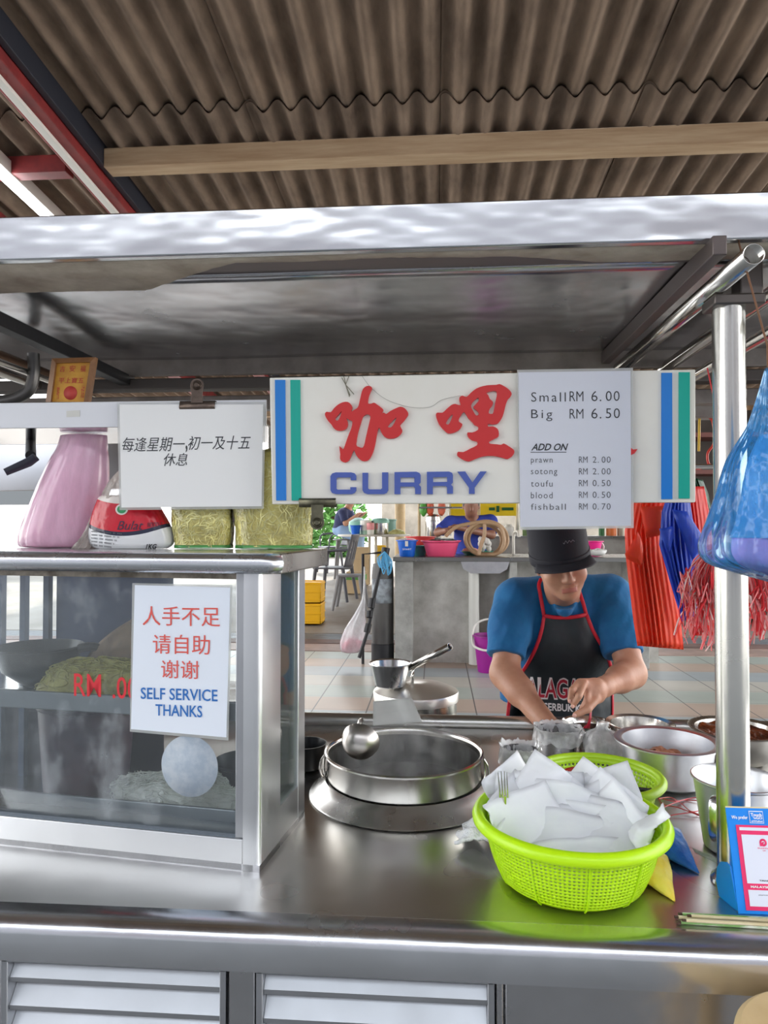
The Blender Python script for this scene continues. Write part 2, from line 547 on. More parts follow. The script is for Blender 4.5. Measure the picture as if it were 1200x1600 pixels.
# timber purlins under the sheets
for y, zt in ((3.65, 3.432), (.72, 3.66), (-2.2, 3.89), (6.3, 3.222), (9.4, 2.98)):
    x0 = -1.79 if y == 3.65 else -4.8
    o = struct(G().box(x0, 4.9, y, y + .11, zt - .105, zt).obj('trim_5', TIMB, bevel=.004))
struct(G().box(-4.8, -2.02, 3.68, 3.77, 3.33, 3.425).obj('trim_6', REDP, bevel=.004))
# maroon steel roof beam running away from the viewer, with a white batten on its flank
def along(x0, x1, dz0, dz1, y0, y1):
    return [(x, y, roof_z(y) + dz) for x in (x0, x1) for y in (y0, y1) for dz in (dz0, dz1)]
BX = [(0, 1, 3, 2), (4, 6, 7, 5), (0, 4, 5, 1), (2, 3, 7, 6), (0, 2, 6, 4), (1, 5, 7, 3)]
struct(G().add(along(-1.955, -1.83, -.17, -.045, -2.4, 9.5), BX).obj('trim_7', REDP, bevel=.004))
struct(G().add(along(-1.825, -1.79, -.12, -.0, -2.4, 9.5), BX).obj('trim_8', mat('dark_steel_angle', c255(40, 42, 52), .5), bevel=.003))
struct(G().add(along(-1.925, -1.885, -.19, -.17, -2.4, 4.05), BX).obj('trim_9', WHITEP, bevel=.003))
struct(G().add(along(-2.85, -2.72, -.2, -.06, -2.4, 9.5), BX).obj('trim_10', REDP, bevel=.004))
# fluorescent tube light beyond the beam
t = thing('fluorescent_light', 'long lit fluorescent tube fitting under the corrugated roof left of the maroon beam', 'light', (-2.36, 3.0, roof_z(3.0) - .15))
TUBEM = mat('lit_fluorescent_tube', c255(255, 255, 255), .4, emit=(.95, .98, 1, 1), estr=7)
def yr(x, y, dz): return (x, y, roof_z(y) + dz)
G().tube([yr(-2.36, 2.75, -.165), yr(-2.36, 4.3, -.165)], .02, 12).obj('tube', TUBEM, t, True)
G().add(along(-2.39, -2.33, -.135, -.06, 2.7, 4.35), BX).obj('housing', WHITEP, t, True, bevel=.004)

# far side of the hall: pale wall, columns, open bright street at the left
WALL_B = mat('hall_back_wall', c255(158, 148, 134), .8, col2=c255(128, 120, 108), nscale=2)
struct(G().box(-1.15, 9, 15.0, 15.2, .3, 3.4).obj('wall_back', WALL_B))
struct(G().add([od(-60, 768, 9.0), od(230, 762, 9.0), od(230, 690, 9.6), od(-60, 690, 9.6)], [(0, 1, 2, 3)]).obj('trim_13', mat('grey_awning', c255(120, 120, 124), .7), solid=.02))
# houses across the street behind the viewer (seen only as reflections in the steel)
struct(G().box(-14, 14, -9.4, -9.0, 0, 7.0).obj('wall_front', mat('shop_row_wall', c255(92, 88, 92), .8, col2=c255(122, 124, 132), nscale=.35, ncon=.6)))

# ================================================================== THE STALL
ZC = .785
st = thing('food_stall', 'long stainless steel hawker stall with louvred front, worktop and polished canopy', 'food stall', (0, 1.6, 0))
X0, X1 = -1.9, 1.75
g = G(); g.box(X0, X1, 1.09, 2.11, ZC - .03, ZC)
g.obj('worktop', STEEL_W, st, True)
prof = [(1.0905, ZC), (1.075, ZC - .002), (1.06, ZC - .0075), (1.051, ZC - .016), (1.048, ZC - .026), (1.05, ZC - .068), (1.0905, ZC - .068)]
G().prism([(y, z) for y, z in prof], 'x', X0, X1).obj('rolled_edge', mat('bright_rolled_edge', (.66, .67, .69, 1), .22, 1, rvar=.07, nscale=5, bump=.2, bscale=5, bdist=.02), st, True, ang=50)
G().tube([(X0, 2.13, ZC + .012), (X1, 2.13, ZC + .012)], .022, 14).obj('back_rail', STEEL_W, st, True)
# front carcass
for xa, xb in ((-1.9, -1.0), (-.615, -.60), ):
    pass
def front_z(py): return oy(600, py, 1.075).z
G().box(X0, X1, 1.10, 1.11, .12, ZC - .068).obj('front_panel', STEEL, st, True)
def px2x(px, py, y): return oy(px, py, y).x
# vertical stiles between the louvre panels
xl0, xl1 = px2x(6, 1530, 1.075), px2x(355, 1530, 1.075)
xm0, xm1 = px2x(402, 1530, 1.075), px2x(772, 1530, 1.075)
xr0 = px2x(786, 1530, 1.075)
def louvre(xa, xb, name):
    f = G()
    f.box(xa, xb, 1.068, 1.10, ZC - .082, ZC - .07)
    f.box(xa, xa + .010, 1.068, 1.10, .16, ZC - .07); f.box(xb - .010, xb, 1.068, 1.10, .16, ZC - .07)
    f.box(xa, xb, 1.068, 1.10, .16, .18)
    p = f.obj('louvre_panel', ALU_F, st, True, bevel=.0015)
    sl = G(); z = ZC - .078
    while z > .2:
        # each blade: sloping face falling outward, then a small lip
        sl.prism([(1.0985, z), (1.074, z - .030), (1.074, z - .0375), (1.0765, z - .0375), (1.0775, z - .031), (1.0985, z - .0065)], 'x', xa + .010, xb - .010)
        z -= .0435
    sl.obj('blades', ALU_F, p, True, bevel=.0008)
louvre(xl0, xl1, 'l'); louvre(xm0, xm1, 'm'); louvre(xl0 - .47, xl0 - .06, 'k')
for xa, xb in ((xl1 + .003, xm0 - .003), (xl0 - .055, xl0 - .003), (xm1 + .003, xr0)):
    G().box(xa, xb, 1.072, 1.10, .12, ZC - .069).obj('stile', STEEL, st, True, bevel=.002)
G().box(xr0 + .003, X1, 1.074, 1.10, .12, ZC - .069).obj('front_door', STEEL, st, True, bevel=.002)
G().box(X0, X1, 2.05, 2.10, 0, ZC - .03).obj('back_panel', STEEL_D, st, True)
g = G()
for x in (X0 + .05, 0, X1 - .05):
    for y in (1.15, 2.0): g.box(x - .025, x + .025, y - .025, y + .025, 0, .13)
g.obj('feet', STEEL_D, st, True)

# canopy
ZU = 1.835
G().box(X0, X1, 1.132, 1.15, ZU - .0005, ZU + .0745).obj('canopy_fascia', STEEL_B, st, True, bevel=.003)
LIP = mat('grimy_canopy_lip', c255(196, 186, 168), .6, .1, col2=c255(150, 136, 120), nscale=14, ncon=.8)
lp = G()
n = 220
for i in range(n):
    xa = X0 + (X1 - X0) * i / n; xb = X0 + (X1 - X0) * (i + 1) / n
    def wd(x):
        q = .15 if x < -.55 else (.15 - .12 * (x + .55) / .2 if x < -.35 else (.028 if x < .12 else (.028 + .045 * min((x - .12) / .15, 1))))
        return q + .008 * mnoise.noise((x * 6, 0, 0)) + .003 * mnoise.noise((x * 60, 3, 0))
    lp.add([(xa, 1.15, ZU), (xb, 1.15, ZU), (xb, 1.15 + wd(xb), ZU + .003), (xa, 1.15 + wd(xa), ZU + .003)], [(0, 1, 2, 3)])
lp.obj('canopy_lip', LIP, st, True, solid=.003)
G().box(X0, X1, 1.17, 1.24, ZU + .005, ZU + .010).obj('canopy_gutter', mat('dull_gutter', c255(122, 112, 110), .5, .6), st, True)
def und(u, v):
    x = X0 + (X1 - X0) * u; y = 1.235 + (1.87 - 1.235) * v
    return Vector((x, y, ZU + .004 + .004 * mnoise.noise((x * 2.2, y * 2.2, 1.7))))
G().grid(und, 60, 14).obj('canopy_underside', STEEL_D, st, True, ang=180, solid=.003, soff=1)
G().box(X0, X1, 1.0, 1.9, ZU + .076, ZU + .082).obj('canopy_top', STEEL, st, True) if False else None
G().box(X0, X1, 1.15, 1.9, ZU + .066, ZU + .073).obj('canopy_top', STEEL, st, True)
BK = mat('dusty_back_rail', c255(150, 142, 136), .5, .5, col2=c255(118, 110, 104), nscale=6)
G().box(X0, X1, 1.86, 1.875, ZU - .04, ZU + .07).obj('canopy_back', BK, st, True, bevel=.002)
G().box(X0, X1, 1.87, 1.92, ZU - .075, ZU - .045).obj('canopy_back_rail', mat('dark_back_rail', c255(96, 90, 86), .5, .5), st, True, bevel=.003)
G().box(X0, X1, 1.92, 1.96, ZU - .125, ZU - .085).obj('canopy_back_rail', BK, st, True, bevel=.003)
# frame tubes running back under the canopy
tb = G(); tb.tube([(.476, 1.085, 1.793), (.476, 1.86, 1.793)], .0165, 20, caps=False)
tb.obj('frame_tube', STEEL_P, st, True, solid=.002, soff=-1)
G().box(.43, .452, 1.12, 1.86, 1.806, 1.837).obj('frame_angle', mat('grey_angle', c255(105, 96, 94), .5, .6), st, True, bevel=.002)
G().tube([(.60, 1.15, 1.80), (.60, 1.9, 1.80)], .015, 16).obj('frame_tube', STEEL_P, st, True)
G().tube([(.62, 1.15, 1.745), (.62, 1.95, 1.745)], .013, 16).obj('frame_tube', STEEL_P, st, True)
G().tube([(.476, 1.78, 1.80), (.476, 1.78, 1.70)], .008, 10).obj('frame_hanger', DARKM, st, True)
G().box(-.868, -.836, 1.16, 1.9, 1.772, 1.80).obj('frame_angle', DARKM, st, True, bevel=.002)
WOODT = mat('brown_tube', c255(120, 92, 74), .35, .7)
for x, z, m, r in ((-1.035, 1.79, WOODT, .014), (-1.10, 1.775, STEEL_P, .012), (-.98, 1.755, STEEL_P, .008)):
    G().tube([(x, 1.2, z), (x, 1.95, z)], r, 12).obj('frame_tube', m, st, True)
G().tube(catmull([(-1.3, 1.62, 1.70), (-1.08, 1.62, 1.685), (-.99, 1.62, 1.70), (-.965, 1.62, 1.74), (-.965, 1.62, 1.80)], 6), .014, 12).obj('frame_bend', mat('grey_tube', c255(110, 108, 106), .35, .8), st, True)
# post at the right
PB = od(1146, 1406, 1.13); PT = od(1136, 465, 1.13)
px_, py_ = .501, 1.240
po = G().cyl((px_, py_, ZC), (px_, py_, 1.757), .0262, n=32).obj('support_post', mat('post_steel', (.56, .55, .51, 1), .24, 1, rvar=.06, nscale=6, bump=.04, bscale=10), st, True)
G().lathe([(0, .012), (.03, .012), (.036, .006), (.037, 0), (0, 0)], (px_, py_, ZC), 32).obj('base_flange', STEEL, po, True)
g = G(); g.box(px_ - .034, px_ + .05, py_ - .03, py_ + .03, 1.757, 1.775)
g.box(px_ + .012, px_ + .05, py_ - .02, py_ + .02, 1.775, 1.835)
g.obj('post_bracket', mat('bracket_steel', c255(100, 94, 90), .4, .8), st, True, bevel=.003)
pl = G().cyl((-1.7, 1.168, ZC), (-1.7, 1.168, 1.835), .0245, n=24).obj('support_post', STEEL_P, st, True)
for x in (X0 + .06, X1 - .06):
    G().cyl((x, 1.93, ZC), (x, 1.93, 1.80), .0225, n=20).obj('support_post', STEEL_P, st, True)

# ================================================================== GLASS CABINET
def film_mat(name, col, film=.25, rough=.15, fog=None, fscale=12, flo=.45, fhi=.75, fmax=.6, tint=(1, 1, 1, 1), ior=1.45, stretch=None, bump=0, bscale=20, zc=None):
    """clear sheet: mostly see-through, glossy by Fresnel, with some milky film on it"""
    m = bpy.data.materials.new(name); m.use_nodes = True
    N, L = m.node_tree.nodes, m.node_tree.links
    N.remove(N['Principled BSDF']); out = N['Material Output']
    tr = N.new('ShaderNodeBsdfTransparent'); tr.inputs[0].default_value = tint
    di = N.new('ShaderNodeBsdfDiffuse'); di.inputs[0].default_value = col
    tl = N.new('ShaderNodeBsdfTranslucent'); tl.inputs[0].default_value = col
    dm = N.new('ShaderNodeMixShader'); dm.inputs[0].default_value = .4
    L.new(di.outputs[0], dm.inputs[1]); L.new(tl.outputs[0], dm.inputs[2])
    gl = N.new('ShaderNodeBsdfGlossy'); gl.inputs['Roughness'].default_value = rough
    fr = N.new('ShaderNodeFresnel'); fr.inputs[0].default_value = ior
    a = N.new('ShaderNodeMixShader'); L.new(tr.outputs[0], a.inputs[1]); L.new(dm.outputs[0], a.inputs[2])
    if fog:
        t = N.new('ShaderNodeTexCoord'); mp = N.new('ShaderNodeMapping'); L.new(t.outputs['Object'], mp.inputs[0])
        if stretch: mp.inputs['Scale'].default_value = stretch
        n = N.new('ShaderNodeTexNoise'); n.inputs['Scale'].default_value = fscale; n.inputs['Detail'].default_value = 9; n.inputs['Roughness'].default_value = .72
        L.new(mp.outputs[0], n.inputs['Vector'])
        r = N.new('ShaderNodeMapRange'); r.inputs['From Min'].default_value = flo; r.inputs['From Max'].default_value = fhi
        r.inputs['To Min'].default_value = film; r.inputs['To Max'].default_value = fmax
        L.new(n.outputs['Fac'], r.inputs[0]); L.new(r.outputs[0], a.inputs[0])
    else: a.inputs[0].default_value = film
    b = N.new('ShaderNodeMixShader'); L.new(fr.outputs[0], b.inputs[0]); L.new(a.outputs[0], b.inputs[1]); L.new(gl.outputs[0], b.inputs[2])
    if bump:
        t2 = N.new('ShaderNodeTexCoord'); n2 = N.new('ShaderNodeTexNoise'); n2.inputs['Scale'].default_value = bscale
        L.new(t2.outputs['Object'], n2.inputs['Vector'])
        bp = N.new('ShaderNodeBump'); bp.inputs['Strength'].default_value = bump; bp.inputs['Distance'].default_value = .01
        L.new(n2.outputs['Fac'], bp.inputs['Height'])
        for q in (gl, fr, di): L.new(bp.outputs[0], q.inputs['Normal'])
    L.new(b.outputs[0], out.inputs[0])
    return m
GLASS = film_mat('steamy_glass', (.80, .85, .88, 1), .035, .03, True, 9, .52, .74, .40, tint=(.95, .98, .98, 1), stretch=(1, 1, .55))
GLASS_S = film_mat('side_glass', (.75, .85, .82, 1), .10, .03, tint=(.86, .95, .92, 1))
LAMIN = film_mat('laminate_pouch', (.86, .88, .86, 1), .45, .08)
PAPER = mat('white_paper', c255(232, 234, 238), .55, trl=.15)
PAPER2 = mat('bluish_white_paper', c255(230, 237, 247), .55, trl=.1)
INK = mat('black_ink', c255(52, 54, 58), .6)
INKG = mat('grey_ink', c255(92, 94, 98), .6)
REDI = mat('red_print', c255(214, 84, 74), .6)
BLUEI = mat('blue_print', c255(28, 104, 180), .6)

CO = Vector((-.305, 1.211, ZC)); CA = math.atan2(-.07, .514)
cab = thing('display_cabinet', 'glass fronted stainless noodle cabinet standing at the left end of the worktop', 'display cabinet', CO, CA)
CX = Vector((cos(CA), sin(CA), 0)); CY = Vector((-sin(CA), cos(CA), 0))
def pl(px, py, O, Nn):
    d = ray(px, py); return _C + d * ((Vector(O) - _C).dot(Nn) / d.dot(Nn))
def cf(px, py, off=0): return pl(px, py, CO + CY * off, CY)              # world point on the cabinet front, off behind it
def cfl(px, py, off=0):
    q = cf(px, py, off) - CO; return q.dot(CX), q.z
CW, CD, CH = .86, .247, 1.338 - ZC
xa = cfl(379, 1200)[0]; xg = cfl(366, 1200)[0]
zb = cfl(378, 1312)[1]
FRM = mat('cabinet_sheet', (.70, .71, .72, 1), .33, 1, rvar=.06, nscale=6, bump=.12, bscale=5, bdist=.02)
# corner column with a rounded front edge
def rnd_col(g, x0, x1, y0, y1, z0, z1, r=.012):
    P = [(x0, y0), (x1 - r, y0)] + [(x1 - r + r * sin(a), y0 + r - r * cos(a)) for a in (pi / 8, pi / 4, 3 * pi / 8)] + [(x1, y0 + r), (x1, y1), (x0, y1)]
    g.prism(P, 'z', z0, z1)
g = G(); rnd_col(g, xa + .0008, 0, 0, .102, 0, CH - .03); g.obj('corner_column', FRM, cab, ang=50)
G().box(-.03, 0, .205, CD, 0, CH - .03).obj('rear_column', FRM, cab, bevel=.002)
G().box(-.012, -.001, .102, .205, 0, .075).obj('side_rail', FRM, cab)
G().box(-CW, xa, .0, .022, 0, zb).obj('bottom_rail', FRM, cab, bevel=.0015)
G().box(xg, xa, .004, .02, zb, CH - .03).obj('glazing_bar', ALU_F, cab, bevel=.0015)
G().box(-CW, xg, .006, .020, CH - .047, CH - .03).obj('glazing_bar', mat('grimy_seal', c255(86, 78, 66), .6, .2, col2=c255(140, 132, 120), nscale=25), cab)
G().box(-CW, 0, 0, CD, .0, .012).obj('floor_plate', STEEL_D, cab)
G().box(-CW, xg, .006, .05, zb - .004, zb + .006).obj('glass_channel', mat('blue_grey_channel', c255(96, 104, 112), .4, .5), cab)
# glass panes
G().box(-CW, xg, .010, .014, zb, CH - .045).obj('front_glass', GLASS, cab)
G().box(-.008, -.005, .102, .206, .07, CH - .03).obj('side_glass', GLASS_S, cab)
# lid with a rolled front and side edge
lid = G(); lid.box(-CW - .02, .026, -.012, CD + .03, CH - .016, CH)
lid.obj('lid', STEEL, cab)
rl = G(); pts = [(-CW - .02, -.014, CH - .018), (.012, -.014, CH - .018), (.022, -.008, CH - .018), (.028, .004, CH - .018)]
rl.tube(pts, .018, 20)
rl.obj('front_roll', mat('bright_roll', (.70, .72, .75, 1), .26, 1, rvar=.05, nscale=9), cab, ang=60)
rs = G(); rs.prism([(-.004, CH - .036), (-.002, CH - .002), (.006, CH), (CD + .026, CH), (CD + .03, CH - .004), (CD + .03, CH - .036)], 'x', .018, .040)
rs.obj('side_roll', mat('dull_roll', (.50, .49, .47, 1), .3, 1, rvar=.06, nscale=9, bump=.2, bscale=6), cab, bevel=.003)
# inner shelf and tray
zs = cfl(150, 1090, .05)[1]
G().box(-CW, -.02, .03, CD - .01, zs - .006, zs).obj('inner_shelf', STEEL, cab)
G().box(-CW, xa - .005, .026, .034, zs - .022, zs + .012).obj('shelf_edge', ALU_F, cab, bevel=.002)
G().box(-CW, xa - .005, .05, .056, .04, .082).obj('tray_front', ALU_F, cab, bevel=.002)
G().box(-CW, -.02, .05, CD - .01, .034, .04).obj('tray', STEEL_D, cab)
for i, xx in enumerate((-.60, -.66, -.72)):
    G().box(xx - .007, xx + .007, CD - .02, CD - .006, .04, CH - .03).obj('rear_bar', mat('dark_blue_bar', c255(58, 68, 88), .4, .4) if i == 0 else MATS['dark_blue_bar'], cab)
G().box(-.585, -.30, CD - .004, CD, zs, CH - .02).obj('rear_panel', mat('blue_grey_panel', c255(74, 84, 116), .4, .1), cab)
G().box(-CW, -.32, CD - .004, CD, .012, zs - .03).obj('rear_panel', mat('dark_rear_panel', c255(52, 46, 56), .4, .1), cab)
# price lettering on the glass
RM = mat('red_vinyl', c255(205, 36, 48), .5)
def on_front(name, s, x0, y0, x1, y1, m, par, dy=0, **k):
    O = cf(x0, y1, .0095); X = cf(x1, y1 + dy, .0095) - O; Y = cf(x0, y0, .0095) - O
    return lettering(name, s, O, X, Y, m, par, depth=.0004, **k)
on_front('price_lettering', 'RM', 116, 1052, 158, 1087, RM, cab, 2, off=.004)
on_front('price_lettering', '.00', 176, 1057, 215, 1091, RM, cab, 2, off=.006)
# round frosted sticker
def disc(c, X, Y, r, n=48):
    g = G(); g.add([c] + [c + (X * cos(2 * pi * i / n) + Y * sin(2 * pi * i / n)) * r for i in range(n)], [(0, 1 + i, 1 + (i + 1) % n) for i in range(n)]); return g
sc_ = cf(296, 1197, .0092)
rr = (cf(340, 1197, .0092) - cf(252, 1197, .0092)).length / 2
disc(sc_, CX, Vector((0, 0, 1)), rr).obj('round_sticker', mat('frosted_sticker', c255(178, 192, 206), .5, col2=c255(206, 214, 222), nscale=60, trl=.3), cab, True, solid=.0006)

# self-service notice taped on the glass
def quad_sheet(name, cs, m, par, th=.0006, nrm=None, lift=0):
    P = [Vector(c) for c in cs]; n_ = nrm or (P[1] - P[0]).cross(P[3] - P[0]).normalized()
    g = G().add([p + n_ * lift for p in P] + [p + n_ * (lift + th) for p in P], [(0, 1, 2, 3), (7, 6, 5, 4), (0, 4, 5, 1), (1, 5, 6, 2), (2, 6, 7, 3), (3, 7, 4, 0)])
    return g.obj(name, m, par, True)
ns = thing('notice', 'laminated white self service notice with red Chinese and blue English lettering on the cabinet glass', 'notice', cf(280, 1140, .008))
nn = -CY
quad_sheet('laminate', [cf(203, 1143, .009), cf(357, 1157, .009), cf(363, 914, .009), cf(207, 911, .009)], LAMIN, ns, nrm=nn)
quad_sheet('paper', [cf(205, 1139, .009), cf(354, 1152, .009), cf(360, 918, .009), cf(211, 914, .009)], PAPER2, ns, nrm=nn, lift=.0004)
def on_notice(s, x0, y0, x1, y1, m, dy=2, **k):
    O = cf(x0, y1, .0075); X = cf(x1, y1 + dy, .0075) - O; Y = cf(x0, y0, .0075) - O
    return lettering('lettering', s, O, X, Y, m, ns, depth=.0003, lift=.0002, **k)
on_notice('人手不足', 223, 947, 344, 977, REDI)
on_notice('请自助', 239, 991, 328, 1021, REDI)
on_notice('谢谢', 252, 1031, 311, 1059, REDI)
on_notice('SELF SERVICE', 220, 1074, 340, 1092, BLUEI, 4, off=.008)
on_notice('THANKS', 243, 1100, 316, 1118, BLUEI, 3, off=.008)

# things kept inside the cabinet
def noodle_mound(name, label, c, rx, ry, h, n, m1, group=None, seed=1, r=.0013, base=True, flat=1.0):
    t = thing(name, label, 'noodles', c, 0, group); R = random.Random(seed)
    def fn(u, v):
        a = u * 2 * pi; k = cos(v * pi / 2) ** .8
        nz = 1 + .18 * mnoise.noise((cos(a) * 2 + seed, sin(a) * 2, v * 3))
        return Vector((rx * k * cos(a) * nz, ry * k * sin(a) * nz, h * sin(v * pi / 2) * nz))
    G().grid(fn, 28, 10, True).obj('heap', m1, t, ang=180)
    g = G()
    for _ in range(n):
        a = R.random() * 2 * pi; v = R.random() ** .7 * .95; d = R.random() * 2 * pi; pts = []
        u = a / (2 * pi)
        for s_ in range(7):
            p = fn(u, min(max(v, 0.02), .98)); pts.append(p * (1.0 + R.uniform(.0, .05)) + Vector((0, 0, .001)))
            d += R.uniform(-.9, .9); u += cos(d) * .018; v += sin(d) * .05
        g.tube(pts, r, 4, caps=False)
    o = g.obj('strands', m1, t, ang=180, fix=False); o['kind'] = 'stuff'
    return t
VERM = mat('pale_vermicelli', c255(246, 244, 236), .5, col2=c255(228, 226, 216), nscale=60, bump=.5, bscale=120)
YNOO = mat('yellow_noodles', c255(196, 186, 104), .5, col2=c255(168, 156, 80), nscale=40, bump=.4, bscale=90)
def inside(xl, yl, z): return CO + CX * xl + CY * yl + Vector((0, 0, z))
noodle_mound('vermicelli', 'heap of white rice vermicelli on the bottom tray inside the glass cabinet', inside(-.20, .115, .041), .165, .055, .075, 300, VERM, seed=3)
noodle_mound('noodles', 'heap of loose yellow noodles on the upper shelf inside the glass cabinet', inside(-.385, .10, zs + .001), .115, .045, .06, 170, YNOO, seed=5)
# bag of dry vermicelli behind it
def bagloft(g, secs, n=48, k=6, amp=.06, streak=9, zf=1.5, seed=0, cap=True, sq=1.0, fine=0):
    S = catmull([Vector((z, cx, cy)) for z, cx, cy, rx, ry in secs], k); R_ = catmull([Vector((rx, ry, 0)) for z, cx, cy, rx, ry in secs], k)
    rings = []
    for (z, cx, cy), (rx, ry, _) in zip(S, R_):
        ring = []
        for i in range(n):
            a = 2 * pi * i / n
            q = mnoise.noise((cos(a) * streak * .5 + seed, sin(a) * streak * .5, z * zf * 4)) * amp
            if fine: q += mnoise.noise((cos(a) * streak * 1.6 + seed, sin(a) * streak * 1.6 + 5, z * zf * 14)) * fine
            ca, sa = cos(a), sin(a)
            ca = math.copysign(abs(ca) ** sq, ca); sa = math.copysign(abs(sa) ** sq, sa)
            ring.append(Vector((cx + rx * ca * (1 + q), cy + ry * sa * (1 + q), z)))
        rings.append(ring)
    m = len(rings); vs = [p for r in rings for p in r]
    fs = [(j * n + i, j * n + (i + 1) % n, (j + 1) * n + (i + 1) % n, (j + 1) * n + i) for j in range(m - 1) for i in range(n)]
    if cap: fs += [tuple(range(n - 1, -1, -1)), tuple((m - 1) * n + i for i in range(n))]
    return g.add(vs, fs)
t = thing('vermicelli_sack', 'open brown sack of dry vermicelli leaning on the upper shelf inside the cabinet', 'sack', inside(-.36, .185, zs + .001))
bagloft(G(), [(0, .0, 0, .10, .035), (.05, .01, 0, .11, .042), (.10, .045, 0, .095, .04), (.145, .085, 0, .06, .03), (.17, .10, 0, .02, .014)], amp=.12, seed=4).obj('sack', mat('brown_sack', c255(150, 124, 100), .7, col2=c255(120, 98, 80), nscale=20), t)
t = thing('tub', 'dark purple plastic tub standing on the bottom tray inside the cabinet', 'tub', inside(-.44, .15, .041))
G().lathe([(0, 0), (.075, 0), (.082, .02), (.094, .19), (.099, .195), (.099, .2), (.09, .2), (.08, .025), (0, .02)], (0, 0, 0), 40).obj('tub', mat('dark_purple_plastic', c255(58, 44, 62), .45, col2=c255(80, 48, 60), nscale=6), t)
t = thing('wok', 'black wok lying on the upper shelf at the left inside the cabinet', 'wok', inside(-.54, .13, zs + .001))
G().lathe([(0, .0), (.03, .0), (.07, .03), (.085, .075), (.089, .076), (.086, .079), (.068, .034), (.028, .006), (0, .005)], (0, 0, 0), 36).obj('bowl', mat('black_iron', c255(26, 28, 34), .35, .3), t)
G().tube(catmull([(.086, .0, .074), (.11, .0, .078), (.12, .01, .074)], 5), .009, 10).obj('handle', mat('black_handle', c255(20, 20, 22), .4), t)
t = thing('saucepan', 'dark round pan behind the vermicelli inside the cabinet', 'pan', inside(-.10, .175, .041))
G().lathe([(0, 0), (.045, 0), (.058, .02), (.062, .085), (.066, .088), (.062, .092), (.055, .022), (0, .006)], (0, 0, 0), 36).obj('bowl', mat('dark_pan', c255(46, 46, 52), .35, .6), t)
t = thing('green_bag', 'knotted bright green plastic bag seen through the side glass of the cabinet', 'bag', inside(-.055, .165, zs + .002))
bagloft(G(), [(0, 0, 0, .02, .02), (.015, 0, 0, .034, .03), (.045, 0, 0, .04, .034), (.085, 0, 0, .03, .026), (.105, 0, 0, .010, .010), (.125, .004, 0, .014, .012)], amp=.16, seed=2).obj('bag', mat('green_plastic', c255(70, 160, 100), .25, col2=c255(50, 130, 80), nscale=20), t)

# ------------------------------------------------------------------ on the cabinet: noodle packs, flour-white pack, pink bag
ZT = CO.z + CH
BAGC = film_mat('clear_plastic_bag', (.92, .95, .80, 1), .06, .08, True, 30, .55, .8, .28, bump=.6, bscale=40)
PN = mat('fresh_yellow_noodles', (.96, .88, .30, 1), .45, col2=(.80, .70, .20, 1), nscale=40, bump=.5, bscale=110)
PNS = mat('noodle_strands', (1.0, .95, .45, 1), .4, col2=(.92, .85, .32, 1), nscale=20)
GRN = film_mat('green_tinted_bag_seam', c255(110, 215, 120), .6, .1)
def noodle_pack(label, c, rx, ry, h, seed):
    t = thing('noodle_pack', label, 'noodles', c, 0, 'packs of yellow noodles on the cabinet'); R = random.Random(seed)
    def fn(u, v):
        a = u * 2 * pi
        k = (.90 + .10 * sin(min(v, .5) * pi)) if v < .72 else max(.04, cos((v - .72) / .28 * pi / 2) ** .5)
        ca, sa = cos(a), sin(a)
        ca = math.copysign(abs(ca) ** .8, ca); sa = math.copysign(abs(sa) ** .8, sa)
        q = 1 + .05 * mnoise.noise((ca * 1.5 + seed, sa * 1.5, v * 3))
        return Vector((rx * k * ca * q, ry * k * sa * q, .004 + h * v))
    G().grid(fn, 40, 16, True).obj('noodle_mass', PN, t, ang=180)
    g = G()
    for _ in range(420):
        u, v, d = R.random(), R.random() * .8, R.random() * 6.3; pts = []
        for s_ in range(7):
            p = fn(u, min(max(v, .01), .86)); q = Vector((p.x, p.y, 0)) * (1.012 + .012 * R.random())
            pts.append(Vector((q.x, q.y, p.z)))
            d += R.uniform(-.8, .8); u += cos(d) * .014; v += sin(d) * .042
        g.tube(pts, .00135, 4, caps=False)
    o = g.obj('strands', PNS, t, ang=180, fix=False); o['kind'] = 'stuff'
    def fb(u, v):
        p = fn(u, v); q = 1.045 + .018 * mnoise.noise((cos(u * 6.28) * 5, sin(u * 6.28) * 5, v * 9 + seed))
        return Vector((p.x * q, p.y * q, p.z + (.004 if v > .8 else 0)))
    G().grid(fb, 64, 24, True).obj('bag', BAGC, t, ang=180)
    def fs(u, v):
        p = fn(u, 0); q = 1.06 + .02 * sin(u * 60)
        return Vector((p.x * q, p.y * q, .0015 + .007 * v))
    G().grid(fs, 64, 1, True).obj('bag_seam', GRN, t, ang=180, solid=.0005)
    return t
p1 = oy(318, 860, 1.428); p2 = oy(428, 860, 1.425)
noodle_pack('smaller clear pack of yellow noodles on the cabinet, behind the hanging paper notice', (p1.x, p1.y, ZT), .062, .040, .125, 1)
noodle_pack('larger clear pack of yellow noodles at the right end of the cabinet top', (p2.x, p2.y, ZT), .0815, .042, .20, 2)

